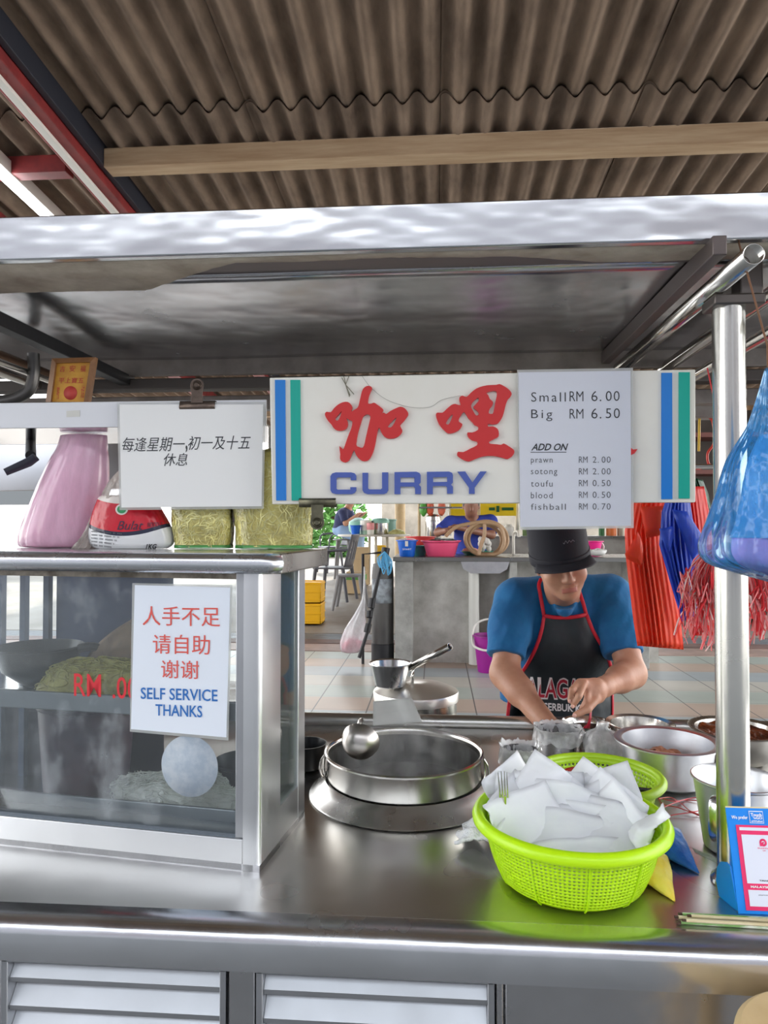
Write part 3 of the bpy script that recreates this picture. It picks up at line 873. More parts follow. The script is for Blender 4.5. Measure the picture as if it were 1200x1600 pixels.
# printed one-kilo noodle pack
def band_mat():
    m = bpy.data.materials.new('printed_pack_film'); m.use_nodes = True
    N, L = m.node_tree.nodes, m.node_tree.links; b = N['Principled BSDF']
    t = N.new('ShaderNodeTexCoord'); s = N.new('ShaderNodeSeparateXYZ'); L.new(t.outputs['Object'], s.inputs[0])
    # bands sag: z + 3.0*(x)^2
    def mm(op, a, b_):
        n = N.new('ShaderNodeMath'); n.operation = op
        for i, q in enumerate((a, b_)):
            if isinstance(q, (int, float)): n.inputs[i].default_value = q
            else: L.new(q, n.inputs[i])
        return n.outputs[0]
    xx = mm('MULTIPLY', mm('MULTIPLY', s.outputs['X'], s.outputs['X']), -2.6)
    z = mm('ADD', s.outputs['Z'], xx)
    r = N.new('ShaderNodeValToRGB'); r.color_ramp.interpolation = 'CONSTANT'
    e = r.color_ramp.elements
    e[0].position = 0; e[0].color = c255(226, 228, 230); e[1].position = .30; e[1].color = c255(40, 44, 66)
    for p, c in ((.36, c255(196, 28, 46)), (.80, c255(222, 214, 206))):
        q = e.new(p); q.color = c
    L.new(mm('DIVIDE', mm('ADD', z, .012), .13), r.inputs[0]); L.new(r.outputs[0], b.inputs['Base Color'])
    b.inputs['Roughness'].default_value = .22
    n2 = N.new('ShaderNodeTexNoise'); n2.inputs['Scale'].default_value = 45; L.new(t.outputs['Object'], n2.inputs['Vector'])
    bp = N.new('ShaderNodeBump'); bp.inputs['Strength'].default_value = .5; bp.inputs['Distance'].default_value = .004
    L.new(n2.outputs['Fac'], bp.inputs['Height']); L.new(bp.outputs[0], b.inputs['Normal'])
    return m
p3 = oy(203, 860, 1.418)
t = thing('flour_noodle_pack', 'red, navy and white printed one kilo pack slumped on the cabinet beside the pink bag', 'food pack', (p3.x, p3.y, ZT))
bd = bagloft(G(), [(0.001, .004, 0, .076, .026), (.012, .004, 0, .088, .033), (.04, .002, 0, .086, .036), (.075, -.004, 0, .073, .033), (.104, -.008, 0, .058, .028), (.110, -.008, 0, .05, .024)], n=72, amp=.05, seed=3, fine=.03, sq=.85).obj('printed_bag', band_mat(), t, ang=180)
WRAP = film_mat('clear_wrapper', c255(226, 214, 206), .5, .12, True, 40, .35, .7, .8, bump=1, bscale=50)
bagloft(G(), [(.104, -.008, 0, .053, .026), (.125, -.004, 0, .047, .028), (.15, .006, 0, .040, .028), (.175, .02, 0, .026, .022), (.19, .03, 0, .012, .012), (.215, .045, 0, .024, .016)], n=60, amp=.22, seed=8, fine=.12).obj('twisted_neck', WRAP, t, ang=180)
bagloft(G(), [(.0, -.098, 0, .02, .03), (.005, -.095, 0, .022, .024), (.03, -.086, .0, .012, .014), (.07, -.073, 0, .008, .010), (.10, -.06, 0, .006, .008)], n=40, amp=.35, seed=9, fine=.2).obj('wrapper_edge', WRAP, t, ang=180)
pb = bvh(bd, Matrix.Translation((p3.x, p3.y, ZT)))
def to_pack(p):
    d = (p - _C).normalized(); h = pb.ray_cast(p - d * .2, d)
    return (h[0], -d) if h[0] is not None else None
PY = p3.y - .036
def on_pack(s, x0, y0, x1, y1, m, dy=0, **k):
    O = oy(x0, y1, PY); X = oy(x1, y1 + dy, PY) - O; Y = oy(x0, y0, PY) - O
    lettering('lettering', s, O, X, Y, m, t, depth=.0003, proj=to_pack, lift=.0008, **k)
NAVY = mat('navy_print', c255(56, 32, 60), .5)
on_pack('Bulat', 183, 814, 224, 828, NAVY, shear=.35)
on_pack('NOODLE', 230, 816, 254, 824, NAVY, shear=.3)
on_pack('1KG', 228, 850, 245, 858, INK, shear=.25, off=.02)
for i in range(5): on_pack('ııııı ııı ıııııı ıı ıııı'[: 24 - i * 2], 143, 829 + i * 5.2, 190 - i * 4, 831.5 + i * 5.2, INKG, 4)
# leaf badge
c0 = oy(190, 796, PY); 
def badge(r, m, nm, lift, half=False):
    g = G(); n_ = 32; P = [c0] + [c0 + Vector((cos(a) * r, 0, sin(a) * r * .85)) for a in [2 * pi * i / n_ for i in range(n_)]]
    P2 = []
    for q in P:
        h = to_pack(q); P2.append((h[0] + h[1] * lift) if h else q)
    g.add(P2, [(0, 1 + i, 1 + (i + 1) % n_) for i in range(n_)]); g.obj(nm, m, t, True, ang=180)
badge(.013, WHITEP, 'badge', .0012); badge(.0095, mat('green_print', c255(40, 150, 90), .5), 'badge_leaf', .0018)

# pink bag
PINK = film_mat('pink_plastic_bag', (1.0, .68, .86, 1), .70, .12, True, 7, .35, .65, .95, bump=.6, bscale=14, stretch=(2.5, 2.5, .5))
p4 = oy(98, 855, 1.47)
t = thing('pink_bag', 'tall translucent pink plastic bag standing on the cabinet under the overhead shelf', 'bag', (p4.x, p4.y, ZT))
bagloft(G(), [(0.001, -.008, 0, .072, .035), (.006, -.006, 0, .086, .05), (.03, -.004, 0, .087, .058), (.08, .008, 0, .082, .058), (.14, .024, 0, .074, .052), (.19, .036, .0, .062, .045), (.215, .042, 0, .054, .038), (.243, .046, 0, .05, .03)], n=96, amp=.10, streak=7, zf=.5, seed=6, fine=.03).obj('bag', PINK, t, ang=180)
bagloft(G(), [(.004, -.004, 0, .06, .035), (.03, -.002, 0, .063, .043), (.09, .01, 0, .056, .04), (.13, .02, 0, .04, .03), (.15, .02, 0, .01, .01)], n=32, amp=.15, seed=5).obj('contents', mat('pinkish_contents', c255(226, 160, 190), .7), t, ang=180)

# ------------------------------------------------------------------ overhead shelf
sh = thing('overhead_shelf', 'narrow stainless shelf raised above the glass cabinet', 'shelf', (-.9, 1.52, ZT))
xr_ = oy(417, 640, 1.38).x
G().box(-1.6, xr_, 1.38, 1.655, 1.585, 1.589).obj('shelf_plate', mat('mirror_steel', (.74, .75, .78, 1), .12, 1, bump=.12, bscale=4), sh, True)
G().box(-1.6, xr_, 1.376, 1.38, 1.585, 1.637).obj('shelf_front', mat('pale_shelf_front', c255(214, 216, 220), .4, .3), sh, True, bevel=.001)
G().box(-1.6, xr_, 1.651, 1.655, 1.585, 1.61).obj('shelf_back', STEEL, sh, True)
for x in (-1.15, xr_ - .02):
    G().cyl((x, 1.50 if x > -1 else 1.54, ZT + (.001 if x > -1 else -.55)), (x, 1.50 if x > -1 else 1.54, 1.586), .008, n=14).obj('shelf_post', STEEL_P, sh, True)
quad_sheet('shelf_tag', [oy(x, y, 1.376) for x, y in ((104, 652), (125, 651), (125, 641), (104, 642))], mat('pale_tag', c255(206, 206, 200), .6), sh, nrm=Vector((0, -1, 0)))
cl = thing('pipe_clamp', 'dark lever clamp hanging from the left end of the overhead shelf', 'clamp', od(48, 715, 1.5))
G().cyl(od(48, 712, 1.52), oz(48, 690, 1.5855), .011, n=14).obj('stem', DARKM, cl, True)
G().tube([od(56, 714, 1.5), od(45, 722, 1.5), od(8, 738, 1.48)], [.010, .011, .0085], 10, flat=.6).obj('lever', mat('dark_blue_lever', c255(60, 62, 72), .4, .5), cl, True)
# devotional picture in a wooden frame
fr = thing('picture_frame', 'small gold framed red and yellow prayer picture standing on the overhead shelf', 'picture', od(112, 628, 1.405))
FY = 1.41
def fpl(px, py, off=0): return oy(px, py, FY + off)
WOODF = mat('bronze_frame_wood', c255(148, 104, 66), .4, col2=c255(120, 82, 50), nscale=15)
Pout = [(71, 628.3), (138, 628.3), (149, 558), (81, 560)]; Pin = [(79, 628), (131, 628), (141, 565.5), (87, 567)]
g = G(); A = [fpl(*p) for p in Pout]; B = [fpl(*p, -.004) for p in Pin]; A2 = [p + Vector((.0, .012, 0)) for p in A]; B2 = [p + Vector((0, .010, 0)) for p in B]
g.add(A + B + A2 + B2, [f for i in range(4) for j in [(i + 1) % 4] for f in ((i, j, 4 + j, 4 + i), (8 + j, 8 + i, 12 + i, 12 + j), (j, i, 8 + i, 8 + j), (4 + i, 4 + j, 12 + j, 12 + i))])
g.obj('frame', WOODF, fr, True, ang=20)
quad_sheet('print', [fpl(x, y, .003) for x, y in Pin], mat('golden_print', c255(206, 152, 50), .5, col2=c255(190, 134, 40), nscale=30), fr, nrm=Vector((0, -1, 0)))
RP = mat('red_print_ink', c255(186, 62, 54), .6)
def on_fr(s, x0, y0, x1, y1, **k):
    O = fpl(x0, y1, .002); X = fpl(x1, y1, .002) - O; Y = fpl(x0 + 1.5, y0, .002) - O
    lettering('lettering', s, O, X, Y, RP, fr, depth=.0003, **k)
on_fr('吉', 93, 572, 101, 581); on_fr('安', 108, 571, 117, 581); on_fr('福', 125, 571, 133, 581)
on_fr('平上寶五', 91, 590, 130, 599)
on_fr('平安', 88, 604, 92, 624) ; on_fr('大吉', 126, 602, 131, 622)
d_ = disc(fpl(110, 614, .0022), Vector((1, 0, 0)), Vector((0, 0, 1)), .0145); d_.obj('emblem', RP, fr, True, solid=.0003)

# ------------------------------------------------------------------ papers and signs
def clip(label, px, py, y, up, m, size=1.0, tilt=0):
    """bulldog clip: folded jaw bar and a rolled handle, jaw edge at the pixel, handle going up or down"""
    c = oy(px, py, y); s_ = 1 if up else -1
    t = thing('bulldog_clip', label, 'clip', c)
    L_ = .036 * size
    def P(x, yy, z): return c + Vector((x, yy, z * s_))
    g = G(); g.add([P(x, yy, z) for x in (-L_, L_) for yy, z in ((-.0065, 0), (-.010, .004), (-.006, .016), (.006, .016), (.010, .004), (.0065, 0))], [(0, 1, 7, 6), (1, 2, 8, 7), (2, 3, 9, 8), (3, 4, 10, 9), (4, 5, 11, 10)])
    g.obj('jaw', m, t, True, solid=.0012)
    g = G(); W = .012 * size
    out = [(-W, .012)] + [(-W * .95, .03)] + [(W * 1.15 * cos(a), .047 * size + W * 1.15 * sin(a)) for a in [pi - pi * i / 10 for i in range(11)]] + [(W * .95, .03), (W, .012)]
    n = len(out)
    g.add([P(x, -.010, z) for x, z in out] + [P(x, -.008, z) for x, z in out], [tuple(range(n)), tuple(range(2 * n - 1, n - 1, -1))] + [(i, i + 1, n + i + 1, n + i) for i in range(n - 1)])
    g.obj('handle', m, t, True, bevel=.0005)
    g = G(); g.lathe([(0, .004), (.004, .004), (.0065, .0015), (.0085, .003), (.010, 0)], P(0, -.010, .047 * size), 20, Matrix.Rotation(pi / 2, 3, 'X'))
    g.obj('rivet', m, t, True)
    return t
# notice of the closing days, hung from the shelf front
hp = thing('paper_notice', 'white laminated paper with black italic Chinese lettering clipped to the overhead shelf', 'notice', oy(298, 795, 1.366))
H = lambda x, y, o=0: oy(x, y, 1.366 + o)
UP = Vector((0, -1, 0))
quad_sheet('laminate', [H(187, 797), H(412, 795), H(415, 628), H(183, 629)], LAMIN, hp, nrm=UP)
quad_sheet('paper', [H(190, 793), H(409, 791), H(411.5, 632), H(187, 632)], mat('white_notice_paper', c255(240, 241, 240), .5, trl=.1), hp, nrm=UP, lift=.0005)
def on_plane(par, Hf, s, x0, y0, x1, y1, m, dy=0, o=-.0012, **k):
    O = Hf(x0, y1, o); X = Hf(x1, y1 + dy, o) - O; Y = Hf(x0, y0, o) - O
    return lettering('lettering', s, O, X, Y, m, par, depth=.0002, lift=.0002, **k)
on_plane(hp, H, '每逢星期一', 191, 683.5, 289, 706, INK, -1, shear=.25)
on_plane(hp, H, ',', 290, 696, 293, 707, INK, 0, off=.02)
on_plane(hp, H, '初一及十五', 294, 681.5, 392, 703, INK, -1, shear=.25)
on_plane(hp, H, '休息', 256, 708, 293, 728, INK, 0, shear=.25)
clip('dark bronze bulldog clip holding the closing day notice on the shelf', 310, 640, 1.372, True, RUST, 1.0)

# the curry sign
sg = thing('curry_sign', 'long cream sign with red Chinese characters and blue CURRY lettering hanging under the canopy', 'sign', oy(755, 786, 1.337))
SGM = mat('cream_sign_board', c255(230, 228, 219), .32, col2=c255(222, 219, 208), nscale=3, coat=.2)
SY = 1.33
S = lambda x, y, o=0: oy(x, y, SY + o)
cs = [S(425, 788), S(1087, 785), S(1087, 577), S(421, 590)]
bd2 = G().add(cs + [c + Vector((0, .014, 0)) for c in cs], [(0, 1, 2, 3), (7, 6, 5, 4), (0, 4, 5, 1), (1, 5, 6, 2), (2, 6, 7, 3), (3, 7, 4, 0)]).obj('board', SGM, sg, True, bevel=.002)
SB = mat('sign_blue', c255(24, 120, 204), .4); SGN = mat('sign_green', c255(0, 164, 146), .4); SR = mat('sign_red', c255(198, 40, 40), .35); SV = mat('sign_violet_blue', c255(72, 92, 168), .4)
for (x0, xb0), (x1, xb1), y0, y1, m in (((430, 432), (446, 447.5), 594, 782, SB), ((454, 456), (469.5, 471), 594, 782, SGN), ((1033, 1033), (1049.5, 1050), 583, 780, SB), ((1060, 1060), (1077, 1077), 582, 779, SGN)):
    quad_sheet('stripe', [S(xb0, y1), S(xb1, y1), S(x1, y0), S(x0, y0)], m, sg, nrm=UP, th=.003)
def cut_letter(name, loops, m, ox, oy_, sc, depth=.006, smooth=0):
    LP = []
    for lp in loops:
        pts = [(ox + a / sc, oy_ + b / sc) for a, b in lp]
        if smooth: pts = [(p.x, p.y) for p in catmull([(a, b, 0) for a, b in pts], smooth, True)]
        LP.append([(q.x, q.z) for q in (S(a, b) for a, b in pts)])
    me = outline_mesh(LP, .5)
    for v in me.vertices: v.co = Vector((v.co.x, SY - depth * (.5 + v.co.z), v.co.y))
    return fin(name, me, m, sg, True, 30)
KA = [[(590,112),(640,118),(655,145),(635,185),(612,250),(603,328),(645,332),(680,320),(720,345),(760,375),(795,410),(775,455),(800,442),(830,460),(880,425),(950,390),(1010,370),(1060,390),(1095,430),(1105,465),(1080,510),(1040,560),(1003,605),(1030,660),(1020,700),(980,740),(920,765),(850,765),(800,735),(770,690),(740,628),(720,690),(705,770),(690,850),(665,940),(630,1010),(590,1045),(530,1045),(480,1005),(450,960),(428,912),(400,970),(370,1035),(320,1065),(270,1045),(255,1010),(258,960),(248,860),(290,900),(310,870),(340,780),(370,700),(395,640),(410,555),(370,535),(335,512),(350,560),(352,600),(330,645),(280,668),(220,665),(175,635),(150,595),(110,550),(75,495),(68,455),(90,432),(140,440),(180,390),(230,345),(290,315),(350,310),(390,340),(408,380),(395,430),(430,410),(475,380),(495,320),(515,230),(540,150)],
      [(275,428),(245,460),(195,520),(215,545),(240,530),(262,480)],
      [(600,465),(555,480),(530,520),(510,590),(480,690),(455,840),(490,870),(530,882),(555,850),(575,760),(600,650),(622,560),(633,490)],
      [(957,505),(915,540),(850,615),(880,630),(910,605),(940,555)]]
LI = [[(880,88),(930,110),(990,150),(1025,190),(1030,220),(1010,255),(985,280),(960,340),(940,420),(920,490),(890,545),(850,585),(790,590),(740,585),(740,620),(800,615),(850,640),(870,680),(868,740),(820,770),(755,805),(760,830),(850,838),(900,845),(935,828),(1000,865),(1055,905),(1065,940),(1040,985),(980,1022),(930,1010),(830,985),(740,982),(650,995),(570,1025),(500,1052),(440,1035),(380,1000),(352,970),(365,930),(430,935),(520,890),(600,850),(602,805),(540,790),(490,745),(482,690),(540,692),(610,660),(615,620),(570,600),(540,560),(490,510),(440,435),(400,480),(372,530),(378,560),(418,585),(405,625),(370,665),(300,698),(240,702),(200,670),(150,620),(110,550),(88,470),(110,443),(170,445),(220,400),(280,350),(330,335),(395,352),(380,290),(385,250),(420,232),(470,248),(520,200),(590,145),(680,112),(770,100),(840,98)],
      [(300,470),(265,490),(212,575),(245,592),(275,540)],
      [(615,258),(560,300),(525,360),(550,420),(590,480),(622,465),(615,435),(575,400),(555,370),(620,300)],
      [(800,172),(845,185),(848,230),(830,310),(805,440),(780,460),(745,450),(760,395),(790,360),(800,310),(760,275),(740,225),(718,195)]]
cut_letter('character', KA, SR, 500, 590, 8, smooth=2)
cut_letter('character', LI, SR, 670, 590, 8, smooth=2)
CUR = [[[(70,62),(180,62),(205,68),(217,85),(217,118),(178,118),(178,98),(84,98),(74,106),(74,178),(84,186),(175,186),(175,168),(217,168),(217,192),(205,210),(185,218),(70,218),(44,210),(32,190),(32,90),(44,70)]],
       [[(262,65),(302,65),(302,176),(312,184),(393,184),(403,176),(403,62),(447,62),(447,190),(436,210),(415,218),(298,218),(274,210),(262,190)]],
       [[(492,60),(650,57),(672,66),(680,82),(680,135),(665,150),(682,165),(682,218),(640,218),(640,174),(630,164),(535,164),(535,218),(492,218)], [(535,98),(635,98),(635,134),(535,134)]],
       [[(725,58),(885,56),(906,66),(912,82),(912,135),(898,150),(912,165),(912,215),(870,215),(870,170),(862,160),(768,160),(768,218),(725,218)], [(770,97),(870,95),(870,130),(770,132)]],
       [[(945,57),(1000,55),(1052,135),(1108,55),(1155,55),(1068,172),(1068,216),(1028,216),(1028,172)]]]
for L_ in CUR: cut_letter('letter', L_, SV, 510, 725, 4.615)
# red tail of a third character that shows beside the price list
cut_letter('character', [[(988, 703), (995, 702), (990, 709), (984, 712), (970, 690)]], SR, 0, 0, 1)
# a stray wire lying over the board
g = G(); g.tube(catmull([S(566, 588, -.003), S(580, 606, -.004), S(605, 625, -.004), S(640, 636, -.004), S(672, 636, -.004), S(690, 625, -.004), S(720, 618, -.004)], 6), .0004, 5)
g.obj('stray_wire', mat('thin_wire', c255(150, 148, 140), .5, .5), sg, True)
g = G()
for q in ([(534, 590), (540, 601), (546, 620)], [(545, 588), (540, 601), (553, 616)], [(537, 588), (541, 603), (547, 618)]): g.tube([S(*p, -.004) for p in q], .0009, 5)
g.obj('tied_wire', mat('old_tie', c255(120, 116, 100), .7), sg, True)
for x in (-.2, .36):
    G().tube([(x, SY + .010, 1.66), (x, 1.93, 1.66), (x, 1.94, 1.72)], .004, 8).obj('hanger', STEEL_P, sg, True)
clip('tarnished greenish bulldog clip on the bottom edge of the curry sign', 497, 779, SY - .002, False, BRASSY, .98)
# price list in a laminate pouch
pr = thing('price_list', 'white laminated price list with black figures on the right part of the curry sign', 'price list', S(900, 825, -.004))
Q = lambda x, y, o=0: oy(x, y, SY - .005 + o)
quad_sheet('laminate', [Q(812, 828), Q(990, 825), Q(989, 575), Q(808, 578)], LAMIN, pr, nrm=UP)
quad_sheet('paper', [Q(813, 823.5), Q(986, 821.5), Q(985, 579.5), Q(810, 582)], mat('white_list_paper', c255(216, 219, 228), .5, trl=.1), pr, nrm=UP, lift=.0005)
def onp(s, x0, y0, x1, y1, m=INK, **k): on_plane(pr, Q, s, x0, y0, x1, y1, m, 0, -.0012, **k)
onp('Small', 830, 613, 884, 627.7, space=1.25, off=-.006); onp('RM', 890, 611.5, 911.5, 627, off=-.006); onp('6.', 924, 611, 939.5, 627, space=1.1, off=-.006); onp('00', 946.5, 611, 968, 626.5, space=1.15, off=-.006)
onp('Big', 830, 640, 863, 658, space=1.3, off=-.006); onp('RM', 890, 639, 911.5, 654, off=-.006); onp('6.', 924, 638, 939.5, 654, space=1.1, off=-.006); onp('50', 946.5, 638, 968.5, 653.5, space=1.15, off=-.006)
onp('ADD ON', 830, 693, 888, 704, shear=.35, off=.02)
quad_sheet('underline', [Q(829, 707.2, -.0013), Q(885, 707, -.0013), Q(885, 706, -.0013), Q(829, 706.2, -.0013)], INK, pr, nrm=UP, th=.0003)
for i, (a, xe, yt, yb_, b, b2) in enumerate((('prawn', 863.3, 716.7, 726, '2', '00'), ('sotong', 870.7, 733.5, 744, '2', '00'), ('toufu', 863.3, 750.7, 760.4, '0', '50'), ('blood', 863.3, 769, 778.7, '0', '50'), ('fishball', 884, 787, 796.7, '0', '70'))):
    yy = 713.3 + 18.3 * i
    onp(a, 829.5, yt, xe, yb_, INKG, space=1.2, off=-.004)
    onp('RM', 904.5, yy, 918, yy + 9.8, INKG, off=-.004); onp(b + '.', 926, yy, 935.5, yy + 9.8, INKG, space=1.1, off=-.004); onp(b2, 940, yy, 954, yy + 9.8, INKG, space=1.15, off=-.004)

# ================================================================== ON THE WORKTOP
def onz(px, py, z=ZC): return oz(px, py, z)
def at_d(px, D, z):                        # point under pixel column px at camera depth D on height z
    v = FPX * (CAM_H - z) / D              # (rows are only used to pick the column here)
    p = od(px, 822 + v, D); return Vector((p.x, p.y, z))

# steaming pot ring sunk in a flange
c = at_d(631, 1.59, ZC)
t = thing('stock_pot', 'wide round steel stock pot set in a flared collar in the middle of the worktop', 'cooking pot', c)
COLLAR = mat('collar_steel', (.50, .48, .45, 1), .28, 1, rvar=.08, nscale=8, bump=.1, bscale=8)
G().lathe([(.176, .034), (.182, .030), (.19, .022), (.206, .006), (.211, .0015), (.213, .003), (.211, .0055), (.204, .010), (.192, .026), (.178, .0375)], (0, 0, 0), 96).obj('collar', COLLAR, t, ang=60)
G().lathe([(.172, .022), (.1735, .036), (.1735, .088), (.1765, .092), (.1785, .090), (.1785, .0935), (.175, .096), (.171, .093), (.1695, .086), (.1695, -.02), (.165, -.025)], (0, 0, 0), 96).obj('rim_band', mat('band_steel', (.66, .64, .60, 1), .2, 1, rvar=.05, nscale=8), t, ang=45)
G().lathe([(0, -.024), (.10, -.024), (.1655, -.0235), (.168, .04), (.169, .08)], (0, 0, 0), 96).obj('pot_wall', mat('dark_pot_steel', (.17, .165, .16, 1), .35, .9, col2=(.30, .29, .27, 1), nscale=16, ncon=.5, bump=.2, bscale=40, stretch=(1, 1, .4)), t)  # inner wall in a darker, unevenly mottled tone than the rim band
G().lathe([(0, .012), (.167, .012)], (0, 0, 0), 64).obj('broth', mat('dark_broth', c255(62, 58, 54), .12, col2=c255(84, 76, 66), nscale=12, bump=.2, bscale=25), t)
for sgn in (-1, 1):
    hx = sgn * .178
    G().tube(catmull([(hx, -.02, .084), (hx + sgn * .008, -.022, .07), (hx + sgn * .010, -.022, .05), (hx + sgn * .004, -.02, .036), (hx, -.012, .036), (hx + sgn * .004, .0, .05), (hx + sgn * .002, .0, .075), (hx, -.005, .084)], 5), .0022, 8).obj('handle_loop', STEEL_P, t)
def steam_mat():
    m = bpy.data.materials.new('faint_steam'); m.use_nodes = True
    N, L = m.node_tree.nodes, m.node_tree.links; N.remove(N['Principled BSDF'])
    v = N.new('ShaderNodeVolumePrincipled'); v.inputs['Color'].default_value = (1, 1, 1, 1)
    tc_ = N.new('ShaderNodeTexCoord'); n_ = N.new('ShaderNodeTexNoise'); n_.inputs['Scale'].default_value = 22
    L.new(tc_.outputs['Object'], n_.inputs['Vector']); mr = N.new('ShaderNodeMapRange')
    mr.inputs['From Min'].default_value = .42; mr.inputs['From Max'].default_value = .72; mr.inputs['To Min'].default_value = .25; mr.inputs['To Max'].default_value = 3.2
    L.new(n_.outputs['Fac'], mr.inputs[0]); L.new(mr.outputs[0], v.inputs['Density']); L.new(v.outputs[0], N['Material Output'].inputs['Volume'])
    return m
o = G().lathe([(0, .0), (.13, .0), (.155, .03), (.15, .08), (.10, .13), (.05, .155), (0, .16)], (0, 0, 0), 32).obj('steam', steam_mat(), ang=180)
o.location = c + Vector((.0, .0, .014)); tag(o, 'faint steam hanging in the open stock pot', 'steam', None, 'stuff')
# ladle hooked on the rim
lc = od(563, 1158, 1.50)
t = thing('ladle', 'round steel ladle resting bowl up on the left rim of the stock pot', 'ladle', lc)
LM = mat('ladle_steel', (.50, .47, .44, 1), .3, 1, rvar=.06, nscale=14)
ax = (Vector((.16, .92, .34))).normalized()
R_ = ax.to_track_quat('Z', 'X').to_matrix()
prof = [(0, -.034), (.012, -.033), (.024, -.028), (.034, -.018), (.040, -.004), (.0415, .004), (.039, .004), (.037, -.004), (.030, -.017), (.012, -.030), (0, -.031)]
G().lathe(prof, (0, 0, 0), 40, R_).obj('bowl', LM, t)
tip = R_ @ Vector((.0, .041, .004)); tip = max([R_ @ Vector((.041 * cos(a), .041 * sin(a), .004)) for a in [i * pi / 16 for i in range(32)]], key=lambda q: q.z)
G().tube(catmull([tip * .92, tip + Vector((.002, .012, .005)), tip + Vector((.0, .05, -.01)), tip + Vector((-.01, .13, -.035))], 6), [.006] * 19, 8, flat=.5).obj('handle', LM, t)

# lidded pot behind the worktop with a saucepan on its lid
pc = at_d(650, 2.62, .0); PZ = .765
bs = thing('burner_stand', 'low steel burner stand behind the worktop carrying the lidded pot', 'stand', (pc.x, pc.y, 0))
G().lathe([(.13, .455), (.165, .455), (.165, .475), (.13, .475), (.13, .455)], (0, 0, 0), 32).obj('ring', DARKM, bs)
for i in range(4):
    a = pi / 4 + i * pi / 2
    G().cyl((.15 * cos(a), .15 * sin(a), 0), (.15 * cos(a), .15 * sin(a), .455), .012, n=10).obj('leg', DARKM, bs)
t = thing('lidded_pot', 'round steel pot with a looped lid handle standing behind the worktop', 'pot', (pc.x, pc.y, .4755))
G().lathe([(0, 0), (.14, 0), (.15, .012), (.152, .22), (.151, .224), (.152, .228), (.152, .268), (.157, .272), (.157, .278), (.148, .276), (.146, .02), (0, .008)], (0, 0, 0), 64).obj('body', mat('pot_steel', (.66, .63, .57, 1), .25, 1, rvar=.06, nscale=7), t)
lid_ = G().lathe([(.158, .262), (.160, .29), (.157, .296), (.150, .299), (.12, .312), (.06, .325), (0, .328), (0, .324), (.06, .32), (.12, .306), (.148, .293), (.155, .286), (.156, .262)], (0, 0, 0), 64).obj('lid', mat('lid_steel', (.84, .81, .76, 1), .36, .85, rvar=.06, nscale=9, bump=.1, bscale=9), t)
G().tube(catmull([(-.012, -.04, .318), (-.012, -.038, .352), (-.012, -.02, .360), (-.012, .02, .360), (-.012, .038, .352), (-.012, .04, .318)], 5), .009, 8, flat=.4).obj('lid_handle', STEEL_P, lid_)
sp_ = od(607, 1080, 2.52)
t = thing('saucepan', 'small steel saucepan with a long tube handle resting on the lid of the pot', 'saucepan', (pc.x - .092, pc.y - .06, .4755 + .322))
G().lathe([(0, 0), (.048, 0), (.055, .005), (.075, .082), (.079, .084), (.0775, .087), (.0725, .083), (.053, .008), (0, .004)], (0, 0, 0), 56).obj('pan', mat('saucepan_steel', (.60, .60, .60, 1), .24, 1, rvar=.06, nscale=9), t)
hd = (od(703, 1010, 2.45) - Vector((pc.x - .092, pc.y - .06, .7975)))
h0 = Vector((.072, .0, .068))
o = G().tube([h0, hd], .0125, 18, caps=False).obj('handle', STEEL_P, t, solid=.0015, soff=-1)
G().tube([h0 + (hd - h0) * .97, h0 + (hd - h0) * .9705], .011, 12).obj('handle_plug', DARKM, t)
# sheet of wrapping paper propped behind the pot
t_ = G().grid(lambda u, v: (lambda p: p)(od(583 + 60 * u + v * 17 * (0 if u < .5 else 1) - 0 * v, 1096 - 6 * u + 38 * v, 2.09 - .06 * v + .012 * sin(u * 5))), 10, 10)
o = t_.obj('paper_sheet', mat('translucent_wrap_paper', c255(222, 224, 222), .5, col2=c255(205, 208, 206), nscale=9, trl=.35), ang=180, solid=.0004)
tag(recenter(o), 'loose white wrapping sheet propped between the stock pot and the back rail', 'paper')

